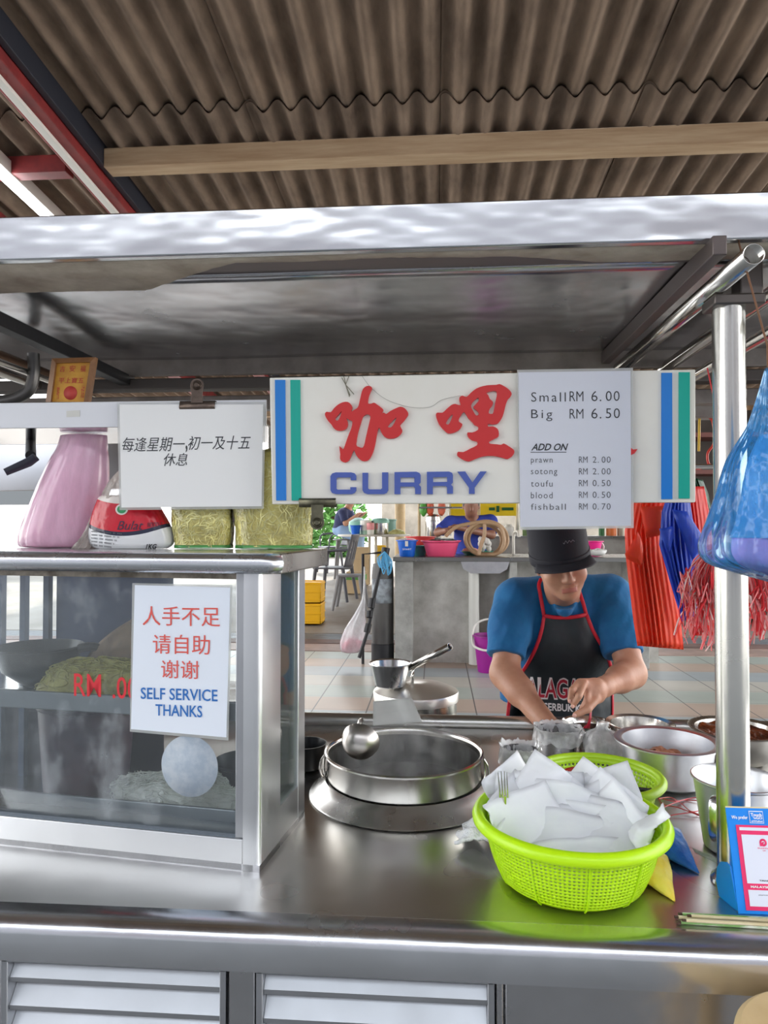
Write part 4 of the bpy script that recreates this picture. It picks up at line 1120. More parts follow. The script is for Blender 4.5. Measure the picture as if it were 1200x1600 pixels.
# ---------------- colanders
LIME = mat('lime_plastic', c255(198, 244, 14), .32, sss=0, trl=.18, spec=.5)
LIME2 = mat('lime_plastic_back', c255(184, 226, 40), .35, trl=.12)
def colander(label, c, prof, rim, n_h, r_lo, r_hi, nrow, m, ribs=0, thick=.0022, tall=False, group=None, hole_skip=None):
    """bowl wall from (r,z) profile with a grid of square holes between two heights; rolled rim"""
    t = thing('colander', label, 'colander', c, 0, group)
    P = catmull([Vector((r, z, 0)) for r, z in prof], 14)
    def rad(z):
        for a, b in zip(P, P[1:]):
            if a.y <= z <= b.y: return a.x + (b.x - a.x) * (z - a.y) / max(b.y - a.y, 1e-6)
        return P[-1].x
    z0, z1 = prof[0][1], prof[-1][1]
    rows = [z0] + [r_lo + (r_hi - r_lo) * k / (2 * nrow + 1) for k in range(2 * nrow + 2)] + [z1]
    nc = n_h * 2
    g = G(); vs = [Vector((rad(z) * cos(2 * pi * i / nc), rad(z) * sin(2 * pi * i / nc), z)) for z in rows for i in range(nc)]
    fs = []
    for j in range(len(rows) - 1):
        for i in range(nc):
            if 1 <= j <= 2 * nrow + 1 and (j % 2 == 0) and i % 2 == 0:
                continue
            fs.append((j * nc + i, j * nc + (i + 1) % nc, (j + 1) * nc + (i + 1) % nc, (j + 1) * nc + i))
    g.add(vs, fs)
    g.obj('wall', m, t, ang=60, solid=thick, soff=-1)
    G().lathe([(0, z0), (prof[0][0] * .5, z0), (prof[0][0], z0), (prof[0][0] + .001, z0 + .003)], (0, 0, 0), 64).obj('base', m, t, solid=thick, soff=-1)
    G().lathe(rim, (0, 0, 0), 96).obj('rim', m, t, ang=60)
    for k in range(ribs):
        a = 2 * pi * k / ribs - pi / 2 + .02
        q = [(rad(z) + .0005, z) for z in np.linspace(z0 + .004, z1 - .002, 14)]
        G().tube([(r * cos(a), r * sin(a), z) for r, z in q], .0015, 6).obj('rib', m, t)
    return t
cb = at_d(891, 1.192, ZC + .0005)
H1 = .116
colander('big lime green colander full of white papers at the front edge of the worktop', cb,
    [(.098, .0), (.116, .010), (.129, .035), (.138, .065), (.145, .092), (.148, .104)],
    [(.146, .100), (.153, .098), (.160, .0955), (.1635, .099), (.1645, .105), (.160, .114), (.153, .1165), (.147, .112), (.146, .105), (.146, .100)],
    124, .012, .092, 13, LIME, ribs=10, thick=.002)
cb2 = at_d(935, 1.505, ZC + .0005)
colander('smaller lime green colander behind the paper filled one, holding a black ladle', cb2,
    [(.098, .0), (.106, .008), (.113, .03), (.119, .052), (.122, .066)],
    [(.120, .062), (.128, .060), (.135, .058), (.138, .062), (.138, .067), (.133, .073), (.127, .0745), (.122, .072), (.120, .066), (.120, .062)],
    76, .010, .058, 5, LIME2, ribs=0, thick=.002)
# chillies and black ladle inside the second one
CHI = mat('red_chilli', c255(170, 40, 30), .3, col2=c255(130, 24, 22), nscale=30)
for i, (dx, dy, z, a, l) in enumerate(((-.045, .055, .052, .6, .05), (.05, .02, .03, 2.2, .05), (-.02, .07, .03, 2.8, .055), (.075, -.015, .035, 1.2, .045), (-.07, .01, .03, .3, .05), (.03, .06, .02, .1, .05))):
    q = thing('chilli', ['red chilli tip sticking up at the back left of the rear colander', 'red chilli beside the black ladle in the rear colander'][min(i, 1)], 'chilli', cb2 + Vector((dx, dy, z)), a, 'chillies in the rear colander') if i else \
        thing('chilli', 'red chilli tip sticking up at the back left of the rear colander', 'chilli', cb2 + Vector((dx, dy, z)), a)
    G().tube(catmull([(-l / 2, 0, -.004), (-l / 4, .003, .002), (l / 4, .002, .002), (l / 2, -.004, .012 if i == 0 else -.004)], 5), [.004 + .005 * sin(pi * (k + 1) / 18) for k in range(16)], 10).obj('pod', CHI, q)
    G().tube([(-l / 2, 0, -.004), (-l / 2 - .01, .002, -.002)], .0018, 6).obj('stem', mat('chilli_stem', c255(70, 110, 40), .5) if i == 0 else MATS['chilli_stem'], q)
t = thing('serving_spoon', 'black plastic ladle lying among the chillies in the rear colander', 'ladle', cb2 + Vector((.015, .0, .052)))
BLK = mat('black_plastic', c255(22, 22, 26), .25)
G().lathe([(0, .012), (.012, .010), (.022, .004), (.028, -.010), (.0295, -.011), (.0285, -.008), (.0225, .006), (.012, .013), (0, .0145)], (0, 0, 0), 32, Matrix.Rotation(radians(-20), 3, 'X')).obj('bowl', BLK, t)
G().tube([(.02, -.015, .0), (.045, -.045, .004), (.075, -.075, .012)], .0045, 8).obj('handle', BLK, t)

# white wrapping papers standing in the front colander, each sheet its own
WP = mat('white_wrapping_paper', c255(250, 251, 253), .42, col2=c255(242, 245, 250), nscale=6, trl=.32, bump=.25, bscale=14, bdist=.01)
R = random.Random(11)
def leaf(label, dx, dy, dz, w, h, lean, yaw, roll, group='wrapping papers in the green colander', bend=.02, seed=0):
    base = cb + Vector((dx, dy, dz))
    M = Matrix.Rotation(yaw, 3, 'Z') @ Matrix.Rotation(lean, 3, 'X') @ Matrix.Rotation(roll, 3, 'Y')
    def fn(u, v):
        x = (u - .5) * w; z = (v - .5) * h
        y = bend * ((u - .5) ** 2 * 3 + .5 * sin(v * 3 + seed)) + .010 * mnoise.noise((u * 2.5 + seed, v * 2.5, seed * 1.7)) + .003 * mnoise.noise((u * 8 + seed, v * 8, seed))
        p = base + M @ Vector((x, y, z)); q = Vector((p.x - cb.x, p.y - cb.y)); zz = p.z - cb.z
        lim = .088 + .046 * min(max(zz, 0) / .10, 1)
        if zz > .112: lim = .136 + (zz - .112) * 1.2
        if q.length > lim: q *= (lim + .002 * sin(seed)) / q.length
        return Vector((cb.x + q.x, cb.y + q.y, max(p.z, cb.z + .006)))
    o = G().grid(fn, 16, 16).obj('wrapping_paper', WP, ang=180, solid=.0003)
    return tag(recenter(o), label, 'paper', group)
GL = 'white greaseproof wrapping sheet fanned among others in the big front colander'
for i in range(20):
    f = i / 19                                   # from the back of the colander to the front
    side = (-.085, .05, -.02, .085, -.055, .02, .065, -.075)[i % 8]
    leaf(GL, side * (1 - .15 * f) + R.uniform(-.012, .012), .085 - .135 * f, .096 - .030 * f + R.uniform(-.012, .014) - .10 * abs(side) * f, R.uniform(.115, .15), R.uniform(.11, .135),
         radians(-22 - 24 * f + R.uniform(-7, 7)), radians(-side * 320 + R.uniform(-12, 12)), radians(R.choice((20, -28, 44, -40, 10, 34)) + R.uniform(-8, 8)), seed=i * 1.3)
for dx, dy, dz, w_, h_, le, ya, ro in ((-.01, -.045, .070, .19, .15, -50, -4, 6), (-.06, -.02, .085, .14, .15, -44, 12, -18), (.055, -.03, .08, .15, .15, -46, -18, 14), (.02, -.075, .052, .17, .11, -58, 0, -4)):
    leaf(GL, dx, dy, dz, w_, h_, radians(le), radians(ya), radians(ro), seed=dx * 90)
leaf(GL, .118, -.045, .112, .06, .075, radians(-30), radians(-55), radians(28), seed=5)
leaf(GL, -.03, .07, .118, .11, .11, radians(-20), radians(8), radians(38), seed=9)
tl = [o for o in COL.objects if o.name.startswith('wrapping_paper')][-1]
tl['label'] = 'folded white wrapping sheet standing highest at the back left of the front colander'; del tl['group']
tl = [o for o in COL.objects if o.name.startswith('wrapping_paper')][-2]
tl['label'] = 'white wrapping sheet sticking out over the right rim of the front colander'; del tl['group']
# fork standing behind the papers
t = thing('fork', 'steel fork standing tines up at the left back of the front colander', 'fork', od(787, 1245, 1.21))
F0 = od(787, 1245, 1.21)
def FP(px, py): return od(px, py, 1.21)
fh = G(); fh.tube([FP(789, 1285), FP(788, 1262), FP(787, 1243)], [.0026, .004, .006], 8, flat=.3); fh.obj('handle', STEEL_P, t, True)
for x0, x1 in ((781, 778), (785, 783), (789, 788), (793, 792)):
    G().tube([FP(x0 + .5, 1246), FP(x0, 1234), FP(x1, 1204 + abs(x0 - 787) * .5)], [.0018, .0016, .0007], 6).obj('tine', STEEL_P, t, True)

# ---------------- basins, plates and pots on the right
def lathe_thing(name, label, cat, c, parts, group=None, n=64):
    t = thing(name, label, cat, c, 0, group)
    for pn, prof, m in parts: G().lathe(prof, (0, 0, 0), n).obj(pn, m, t, ang=40)
    return t
cB = at_d(1043, 1.655, ZC + .0005)
t = lathe_thing('basin', 'large dull aluminium basin with a wide flat rim and a few meat pieces', 'basin', cB, [
    ('bowl', [(0, 0), (.078, 0), (.09, .008), (.099, .05), (.104, .094), (.101, .095), (.096, .05), (.086, .011), (.075, .004), (0, .004)], ALU),
    ('rim', [(.101, .0955), (.105, .0975), (.116, .0985), (.1195, .097), (.1195, .094), (.117, .0935), (.104, .0935), (.101, .0955)], ALU)])
MEAT = mat('cooked_meat', c255(196, 140, 108), .5, col2=c255(160, 96, 66), nscale=30, bump=.4, bscale=60)
for i, (dx, dy, rr) in enumerate(((-.035, .03, .02), (.0, .022, .021), (.034, .03, .02), (-.018, .055, .02), (.018, .056, .02), (-.022, .034, .017), (.010, .030, .017), (-.004, .05, .018), (.03, .046, .015), (-.035, .05, .014))):
    q = G().grid(lambda u, v: Vector((1.2 * rr * cos(u * 6.283) * sin(v * pi), rr * sin(u * 6.283) * sin(v * pi), -rr * .8 * cos(v * pi))) * (1 + .25 * mnoise.noise((cos(u * 6.28) * 2 + i * 3, sin(u * 6.28) * 2, v * 3))), 16, 10, True).obj('meat_piece', MEAT, ang=180)
    zz = .004 + rr * .95 + (.030 if i > 4 else .0)
    q.location = cB + Vector((dx, dy, zz)); MX[q.name] = Matrix.Translation(q.location)
    tag(q, 'piece of pale cooked meat lying in the large aluminium basin', 'meat', 'meat pieces in the aluminium basin')
cP = at_d(1000, 1.90, ZC + .0005)
lathe_thing('tray', 'shallow round steel plate behind the large aluminium basin', 'tray', cP, [
    ('plate', [(0, .0), (.06, .0), (.068, .006), (.078, .062), (.089, .066), (.0905, .069), (.088, .070), (.076, .066), (.065, .010), (0, .005)], STEEL_P)])
for i, (dx, dy) in enumerate(((-.02, -.0), (.02, .01), (0.0, .03), (.03, -.02))):
    q = G().ell((0, 0, .008), (.016, .013, .007), 12, 8).obj('meat_slice', mat('dark_meat', c255(84, 66, 60), .5) if i == 0 else MATS['dark_meat'], ang=180)
    q.location = cP + Vector((dx, dy, .0055)); tag(q, 'dark slice lying in the shallow steel plate behind the basin', 'meat', 'dark slices in the steel plate')
cS = at_d(1150, 1.80, ZC + .0005)
t = lathe_thing('sambal_bowl', 'round steel bowl of dark sambal paste behind the support post', 'bowl', cS, [
    ('bowl', [(0, 0), (.06, 0), (.075, .01), (.095, .06), (.100, .078), (.112, .081), (.1135, .084), (.111, .085), (.097, .081), (.09, .06), (.07, .013), (0, .005)], mat('stained_steel', (.48, .46, .42, 1), .3, 1, rvar=.08, nscale=10))])
def sam(u, v):
    a = u * 2 * pi; r = .093 * v
    return Vector((r * cos(a), r * sin(a), .064 + .010 * mnoise.noise((r * cos(a) * 30, r * sin(a) * 30, 2)) + .014 * v * v * max(0, sin(a))))
G().grid(sam, 48, 20, True).obj('sambal', mat('dark_sambal', c255(40, 22, 16), .35, col2=c255(150, 70, 18), nscale=26, ncon=.9, bump=.8, bscale=90), t, ang=180)
cM = at_d(1152, 1.31, ZC + .0005)
t = lathe_thing('measuring_mug', 'tall plain aluminium mug with a broad strap handle behind the support post', 'mug', cM, [
    ('cup', [(0, 0), (.053, 0), (.058, .004), (.075, .125), (.0795, .1285), (.0795, .1315), (.077, .132), (.0715, .126), (.054, .008), (0, .005)], ALU)])
ha = radians(229); hd_ = Vector((cos(ha), sin(ha), 0))
G().tube(catmull([hd_ * .073 + Vector((0, 0, .112)), hd_ * .088 + Vector((0, 0, .117)), hd_ * .100 + Vector((0, 0, .108)), hd_ * .105 + Vector((0, 0, .08)), hd_ * .1 + Vector((0, 0, .05)), hd_ * .084 + Vector((0, 0, .036)), hd_ * .061 + Vector((0, 0, .034))], 6), .013, 12, flat=.22, up=hd_).obj('handle', mat('bright_aluminium', (.80, .81, .84, 1), .22, 1), t)

# small steel containers lined with thin plastic bags
LINER = film_mat('thin_white_plastic', (1, 1, 1, 1), .45, .1, True, 18, .4, .75, .8, bump=.8, bscale=40)
def lined(label, c, r, h, seed, lift=.02, lab='bag lined container'):
    t = thing('lined_container', label, 'container', c)
    G().lathe([(0, 0), (r * .9, 0), (r * .94, .004), (r, h), (r + .002, h + .002), (r - .002, h + .001), (r * .9, .008), (0, .005)], (0, 0, 0), 40).obj('tin', STEEL, t)
    def fn(u, v):
        a = u * 2 * pi; n_ = mnoise.noise((cos(a) * 3 + seed, sin(a) * 3, v * 3)); n2 = mnoise.noise((cos(a) * 9 + seed, sin(a) * 9, v * 5))
        k = v * 3
        if k < 1: rr_, z = r * .92, h * (.25 + .75 * k)
        elif k < 2: rr_, z = r * (.95 + .10 * (k - 1)) + .006 * sin((k - 1) * pi), h + lift * sin((k - 1) * pi) * (1 + .5 * n_)
        else: rr_, z = r * 1.06 + .006 * (k - 2), h - (k - 2) * h * (.45 + .3 * n_)
        rr_ *= 1 + .08 * n_ + .05 * n2
        return Vector((rr_ * cos(a), rr_ * sin(a), max(z + .006 * n2, .003)))
    G().grid(fn, 72, 24, True).obj('bag_liner', LINER, t, ang=180)
    return t
lined('small steel tin with a clear plastic bag folded over its rim, left of the colanders', at_d(813, 1.66, ZC + .0005), .043, .072, 1, .012)
hc = at_d(872, 1.86, ZC + .0005)
lined('bag lined steel container that the vendor reaches into', hc, .058, .062, 2, .010)
t = thing('plastic_bag', 'crumpled clear plastic bag bulging behind the rear colander', 'bag', at_d(945, 1.79, ZC + .0005))
bagloft(G(), [(.0, 0, 0, .03, .025), (.01, 0, 0, .045, .035), (.04, 0, 0, .05, .04), (.07, -.004, 0, .038, .03), (.085, -.006, 0, .015, .012), (.1, -.002, 0, .014, .01)], amp=.25, seed=12, fine=.15).obj('bag', LINER, t, ang=180)
bagloft(G(), [(.003, 0, 0, .03, .025), (.03, 0, 0, .036, .028), (.05, 0, 0, .015, .012)], n=24, amp=.1, seed=2).obj('contents', mat('grey_contents', c255(150, 150, 150), .6), t, ang=180)
cR = at_d(918, 1.995, ZC + .0005)
t = lathe_thing('bowl', 'round steel bowl with a red scoop in it just before the vendor', 'bowl', cR, [
    ('bowl', [(0, 0), (.05, 0), (.062, .012), (.068, .040), (.072, .043), (.070, .045), (.065, .040), (.058, .014), (0, .005)], STEEL_P),
    ('sauce', [(0, .026), (.06, .026)], mat('dark_sauce', c255(52, 32, 28), .3))])
REDPL = mat('deep_red_plastic', c255(168, 24, 48), .35)
t = thing('red_scoop', 'dark red plastic scoop standing in the steel bowl below the vendor\'s hand', 'scoop', cR + Vector((.006, -.02, .03)))
G().tube(catmull([od(905, 1150, 1.95), od(915, 1140, 1.95), od(921, 1128, 1.95), od(923, 1108, 1.96), od(922, 1092, 1.98)], 6), [.013, .019, .022, .024, .024, .023, .022, .020, .018, .015, .012, .010, .009, .008, .008, .0078, .0076, .0075, .0075, .0075, .0074, .0074, .0074, .0074, .0074], 10, flat=.3).obj('scoop', REDPL, t, True)

# black wok handle and cup at the far left of the pot
t = thing('cup', 'small black cup standing behind the right edge of the glass cabinet', 'cup', at_d(478, 1.74, ZC + .0005))
G().lathe([(0, 0), (.03, 0), (.038, .006), (.05, .062), (.052, .064), (.049, .064), (.036, .01), (0, .006)], (0, 0, 0), 32).obj('cup', mat('black_cup', c255(28, 30, 32), .3), t)

# white towel
def towel(u, v):
    p = Vector((-.035 + .10 * u, -.035 + .10 * v, 0))
    z = .012 + .022 * (1 - (2 * u - 1) ** 2) * (.6 + .4 * sin(v * 9)) + .008 * mnoise.noise((u * 6, v * 6, 1))
    return Vector((p.x + .006 * sin(v * 14), p.y, max(z, .002)))
tw = onz(738, 1330)
o = G().grid(towel, 30, 30).obj('towel', mat('white_terry', c255(252, 252, 254), .95, col2=c255(240, 242, 248), nscale=90, bump=1, bscale=260, bdist=.004, sheen=.3), ang=180, solid=.006, soff=-1)
o.location = tw + Vector((0.01, .02, .0065)); o.rotation_euler = (0, 0, -.3); tag(o, 'rumpled white towel tucked under the left side of the front colander', 'towel')

# piping bags
def cone_bag(label, p0, p1, r, m, seed, flat=.55):
    t = thing('piping_bag', label, 'piping bag', p0)
    p0, p1 = Vector(p0), Vector(p1); d = p1 - p0; s_ = Vector((0, 0, 1)).cross(d).normalized(); u_ = Vector((0, 0, 1)); L_ = d.length
    def fn(u, v):
        a = u * 2 * pi; k = (1 - v) * r + .0015
        k *= (1 + .10 * mnoise.noise((cos(a) * 2 + seed, sin(a) * 2, v * 4)))
        if v < .06: k *= .35 + .65 * v / .06
        return p0 + d * v + s_ * cos(a) * k + u_ * (sin(a) * k * flat + r * flat * (1 - v) + .002)
    G().grid(fn, 32, 26, True).obj('bag', m, t, True, ang=180)
    return t
cone_bag('blue plastic piping bag lying right of the front colander', onz(1035, 1330), onz(1092, 1366), .044, mat('blue_film', c255(50, 124, 210), .3, col2=c255(34, 96, 180), nscale=20, bump=.5, bscale=40), 1)
cone_bag('yellow filled piping bag lying against the front colander', onz(1010, 1368), onz(1054, 1410), .042, mat('yellow_film', c255(255, 212, 40), .25, col2=c255(255, 230, 110), nscale=14, bump=.4, bscale=40), 2)
# red raffia strings
RAF = mat('red_raffia', c255(196, 60, 66), .4)
t = thing('red_strings', 'loose tangle of thin red strings on the worktop beside the aluminium mug', 'string', onz(1060, 1262))
R = random.Random(5)
for k, pts in enumerate(([(1027, 1240), (1035, 1256), (1060, 1262), (1094, 1275)], [(1022, 1268), (1050, 1256), (1075, 1248), (1096, 1246)], [(1030, 1248), (1048, 1246), (1065, 1256), (1080, 1268), (1095, 1266)], [(1040, 1276), (1060, 1272), (1085, 1270), (1098, 1278)], [(1032, 1247), (1052, 1252), (1070, 1250), (1094, 1251)])):
    G().tube(catmull([onz(x, y, ZC + .002 + .003 * ((i + k) % 3)) for i, (x, y) in enumerate(pts)], 6), .0011, 5).obj('string', RAF, t, True)
# banknote and glass dish
t_ = quad_sheet('banknote', [onz(1086, 1332), onz(1126, 1352), onz(1118, 1341), onz(1082, 1325)], mat('grey_green_note', c255(150, 160, 146), .6, col2=c255(186, 190, 176), nscale=60), None, th=.0006)
tag(recenter(t_), 'grey green banknote lying beside the aluminium mug', 'banknote')

# payment stand: blue leaning card with a white and pink panel
PB0 = Vector((onz(1154, 1428).x, onz(1154, 1428).y, ZC + .0005))
ps = thing('payment_stand', 'blue cardboard payment stand with a pink bordered white panel at the right front corner', 'payment stand', PB0)
PX = Vector((1, .0, 0)).normalized(); lean = radians(17)
PUP = Vector((0, sin(lean), cos(lean))); PN_ = PX.cross(PUP)        # facing the viewer
PW, PH = .118, .152
def PS(u, v, o=0): return PB0 + PX * (u * PW) + PUP * (v * PH) - Vector((0, 1, 0)) * o + Vector((0, 0, .0))
def ps_px(px, py, o=0): return pl(px, py, PB0 - Vector((0, 1, 0)) * o, PN_)
BLUEC = mat('payment_blue', c255(0, 136, 236), .4); PINKC = mat('payment_pink', c255(236, 44, 106), .4); WHC = mat('panel_white', c255(226, 230, 244), .4)
rc = []
for cx, cy, a0 in ((.06, .97, pi), ):
    pass
quad_sheet('card', [PS(0, 0), PS(1, 0), PS(1, 1), PS(0, 1)], BLUEC, ps, th=.003, nrm=-PN_)
quad_sheet('card_edge', [PS(0, 1), PS(1, 1), PS(1, 1.012), PS(0, 1.012)], mat('card_edge', c255(232, 214, 160), .6), ps, th=.003, nrm=-PN_)
def rel(u0, v0, u1, v1, m, nm, o): quad_sheet(nm, [PS(u0, v0, o), PS(u1, v0, o), PS(u1, v1, o), PS(u0, v1, o)], m, ps, th=.0006, nrm=PN_)
rel(.10, .035, .97, .835, PINKC, 'pink_panel', .0005)
rel(.14, .785, .93, .815, WHC, 'white_strip', .0012)
rel(.155, .285, .93, .745, WHC, 'white_panel', .0012)
rel(.155, .075, .93, .225, WHC, 'white_panel', .0012)
def on_ps(s, u0, v0, u1, v1, m, nm='lettering', o=.002, **k):
    return lettering(nm, s, PS(u0, v0, o), PX * ((u1 - u0) * PW), PUP * ((v1 - v0) * PH), m, ps, depth=.0003, **k)
WI = mat('white_print', c255(240, 242, 244), .5)
on_ps('We prefer', .05, .885, .265, .93, WI, off=.015)
rel(.29, .855, .475, .975, WI, 'logo_border', .0006); rel(.298, .862, .467, .968, BLUEC, 'logo_field', .0013)
on_ps('Touch', .308, .925, .452, .957, WI, off=.03); on_ps("'nGO", .335, .898, .455, .923, WI, off=.03); on_ps('eWallet', .308, .870, .458, .888, WI, off=.02)
def ring(u, v, r0, r1, m, nm, o=.0022):
    g = G(); n = 28; cpt = PS(u, v, o)
    g.add([cpt + (PX * cos(2 * pi * i / n) + PUP * sin(2 * pi * i / n)) * r for r in (r0, r1) for i in range(n)], [(i, (i + 1) % n, n + (i + 1) % n, n + i) for i in range(n)])
    g.obj(nm, m, ps, True, solid=.0003)
ring(.425, .675, .0026, .0056, PINKC, 'round_logo'); ring(.425, .675, .0002, .0012, PINKC, 'round_logo_dot')
rel(.378, .64, .425, .675, PINKC, 'round_logo_tail', .0019)
on_ps('DuitNow', .345, .615, .51, .627, PINKC); on_ps('QR', .405, .592, .445, .602, PINKC)
on_ps('TANG JOO H', .31, .305, .62, .323, INK, off=.01); 
on_ps('MALAYSIA NATIONAL QR', .19, .243, .86, .268, WI, off=.03)
on_ps('payment accepted here', .28, .178, .68, .188, INK); on_ps('scan to pay', .44, .160, .66, .169, INKG)
rel(.43, .085, .54, .15, BLUEC, 'small_logo', .0019); on_ps('Touch', .443, .118, .528, .14, WI, off=.03, o=.0028); on_ps("'nGO", .452, .098, .528, .117, WI, off=.03, o=.0028)
# side wing that props the card up
wg = G(); W0 = [(0, .0), (.002, .004), (-.004, .02)]
prof = [(0.002, .002), (.01, .0), (.05, .0), (.058, .022), (.055, .045), (.046, .058), (.032, .064), (.022, .062)]
wg.add([PB0 + Vector((.001 + .0 * y - (.22 * y), y, z)) for y, z in prof] + [PB0 + Vector((.004 - .22 * y, y, z)) for y, z in prof], [tuple(range(8)), tuple(range(15, 7, -1))] + [(i, (i + 1) % 8, 8 + (i + 1) % 8, 8 + i) for i in range(8)])
wg.obj('side_wing', BLUEC, ps, True, bevel=.0006)
# bundle of thin bamboo sticks in sleeves at the very front
BAM = mat('pale_bamboo', c255(232, 224, 198), .6, col2=c255(206, 190, 150), nscale=40, stretch=(.3, 3, 3))
SLV = mat('green_white_sleeve', c255(214, 218, 202), .5, col2=c255(120, 160, 90), nscale=30, ncon=.3, stretch=(.6, 3, 3))
for i, (x0, y0, x1, y1, dz) in enumerate(((1060, 1433, 1230, 1443, 0), (1066, 1428, 1230, 1437, 0), (1072, 1438, 1235, 1447, .0055), (1064, 1441, 1225, 1451, 0), (1080, 1431, 1230, 1440, .0055))):
    a, b = onz(x0, y0, ZC + .003 + dz), onz(x1, y1, ZC + .003 + dz)
    t = thing('chopstick_sleeve', 'thin paper sleeved pair of chopsticks in the flat bundle under the payment stand', 'chopsticks', a, 0, 'chopsticks at the front edge')
    G().tube([a, a + (b - a) * .5, b], .003, 8, flat=.8).obj('sleeve', SLV if i % 2 else BAM, t, True)
    G().tube([a - (b - a).normalized() * .006, a], .002, 6).obj('stick_tip', mat('dark_tip', c255(70, 50, 36), .6) if i == 0 else MATS['dark_tip'], t, True)

# tan stool top at the lower right corner, standing in front of the stall
sc0 = od(1330, 1645, .86)
t = thing('stool', 'tan plastic stool standing in front of the stall at the right', 'stool', (sc0.x, sc0.y, 0))
TAN = mat('tan_plastic', c255(214, 184, 136), .45, col2=c255(200, 168, 120), nscale=8)
zt = oz(1200, 1575, .55).z
STZ = sc0.z
G().lathe([(0, STZ), (.12, STZ), (.128, STZ - .006), (.13, STZ - .016), (.128, STZ - .05), (.122, STZ - .05), (.12, STZ - .02), (0, STZ - .012)], (0, 0, 0), 48).obj('seat', TAN, t)
for i in range(4):
    a = pi / 4 + i * pi / 2
    G().tube([(.1 * cos(a), .1 * sin(a), STZ - .03), (.14 * cos(a), .14 * sin(a), 0)], [.018, .016], 10).obj('leg', TAN, t)

# ================================================================== HANGING AT THE RIGHT
# blue carrier bag
BLB = film_mat('blue_plastic_bag', c255(84, 184, 255), .14, .12, True, 9, .40, .70, .55, tint=c255(222, 240, 255), bump=1.0, bscale=22, stretch=(1.6, 1.6, .35))
bt = od(1199, 575, 1.02)
t = thing('blue_bag', 'big translucent blue plastic bag hanging at the right before the support post', 'bag', bt)
def BP(px, py, D=1.02): return od(px, py, D)
L_edge = [(575, 1196), (620, 1184), (660, 1172), (680, 1162), (720, 1140), (770, 1126), (810, 1114), (840, 1103), (858, 1101), (872, 1106), (885, 1122), (900, 1170), (910, 1205)]
secs = []
zt_ = bt.z
for y, xl in L_edge:
    zc_ = BP(1200, y).z
    xr = {575: 1204, 620: 1222, 660: 1240, 680: 1250, 720: 1275, 770: 1300, 810: 1318, 840: 1330, 858: 1334, 872: 1332, 885: 1326, 900: 1310, 910: 1290}[y]
    a_, b_ = BP(xl, y), BP(xr, y); cx_ = (a_ + b_) / 2 - bt; rx = (b_ - a_).length / 2
    secs.append((zc_ - bt.z, cx_.x, cx_.y, rx, max(.004, min(rx * .62, .065))))
secs = secs[::-1]
bagloft(G(), secs, n=160, k=5, amp=.07, streak=6, zf=.5, seed=3, fine=.055).obj('outer_bag', BLB, t, ang=180)
inn = [(z, x + .02, y, rx * .80, ry * .8) for z, x, y, rx, ry in secs[1:6]]
bagloft(G(), inn, n=60, k=4, amp=.14, streak=5, zf=.8, seed=8, fine=.06).obj('purple_contents', mat('purple_packets', (.80, .40, .78, 1), .25, col2=(.42, .34, .86, 1), nscale=9, ncon=.4, bump=.6, bscale=25), t, ang=180)
inb = [(z, x + .015, y - .004, rx * .82, ry * .8) for z, x, y, rx, ry in secs[5:10]]
bagloft(G(), inb, n=60, k=4, amp=.12, streak=5, zf=.6, seed=18, fine=.06).obj('inner_bag', mat('sky_blue_inner_bag', c255(150, 220, 255), .25, col2=c255(110, 196, 255), nscale=7, bump=.6, bscale=20, trl=.3), t, ang=180)
G().tube([BP(1200, 578), BP(1199, 540), (bt.x, 1.15, 1.845)], .0015, 6).obj('string', mat('brown_string', c255(120, 84, 60), .7), t, True)

# bunches of carrier bags behind the post
def hang_bags(label, outline_l, outline_r, y0, D, m, seed, ribs=10, depth=.03, name='carrier_bags', top=None):
    """a sheaf of thin plastic bags hanging by the handles: pleated sheets between a left and a right edge"""
    t = thing(name, label, 'plastic bags', od((outline_l[0][0] + outline_r[0][0]) / 2, outline_l[0][1], D)); n = len(outline_l)
    nl = 2
    for k in range(nl):
        def fn(u, v):
            f = v * (n - 1); i = min(int(f), n - 2); q = f - i
            xl = outline_l[i][0] + (outline_l[i + 1][0] - outline_l[i][0]) * q; yl = outline_l[i][1] + (outline_l[i + 1][1] - outline_l[i][1]) * q
            xr = outline_r[i][0] + (outline_r[i + 1][0] - outline_r[i][0]) * q; yr_ = outline_r[i][1] + (outline_r[i + 1][1] - outline_r[i][1]) * q
            amp_ = .0015 + .009 * math.exp(-((u - .42 - .10 * mnoise.noise((seed, v * 1.5, 3))) / .17) ** 2)
            pl_ = amp_ * sin(u * ribs * 3.4 * pi + seed + k * 1.3 + 1.6 * mnoise.noise((u * 3, v * 1.2, seed))) + .014 * mnoise.noise((u * 2.5 + seed, v * 1.5, k)) + .004 * mnoise.noise((u * 9 + seed, v * 5, k))
            return od(xl + (xr - xl) * u, yl + (yr_ - yl) * u + k * 3 * v, D + k * .016 + pl_ * (.3 + .7 * min(1, v * 2)) - depth * sin(pi * u) * .7)
        G().grid(fn, 70, 30).obj('bag_layer', m, t, True, ang=180, solid=.0006)
    return t
def bag_col(name, col, col2):
    return mat(name, col, .3, col2=col2, nscale=5, ncon=.8, stretch=(6, 6, .6), trl=.5, bump=.3, bscale=30)
ORB = bag_col('orange_red_bag_film', (1, .16, .06, 1), (1, .10, .06, 1))
RDB = bag_col('red_bag_film', (1, .11, .08, 1), (.85, .06, .06, 1))
BUB = bag_col('blue_bag_film', (.06, .16, .80, 1), (.03, .09, .55, 1))
GNB = bag_col('green_bag_film', c255(16, 110, 66), c255(10, 84, 52))
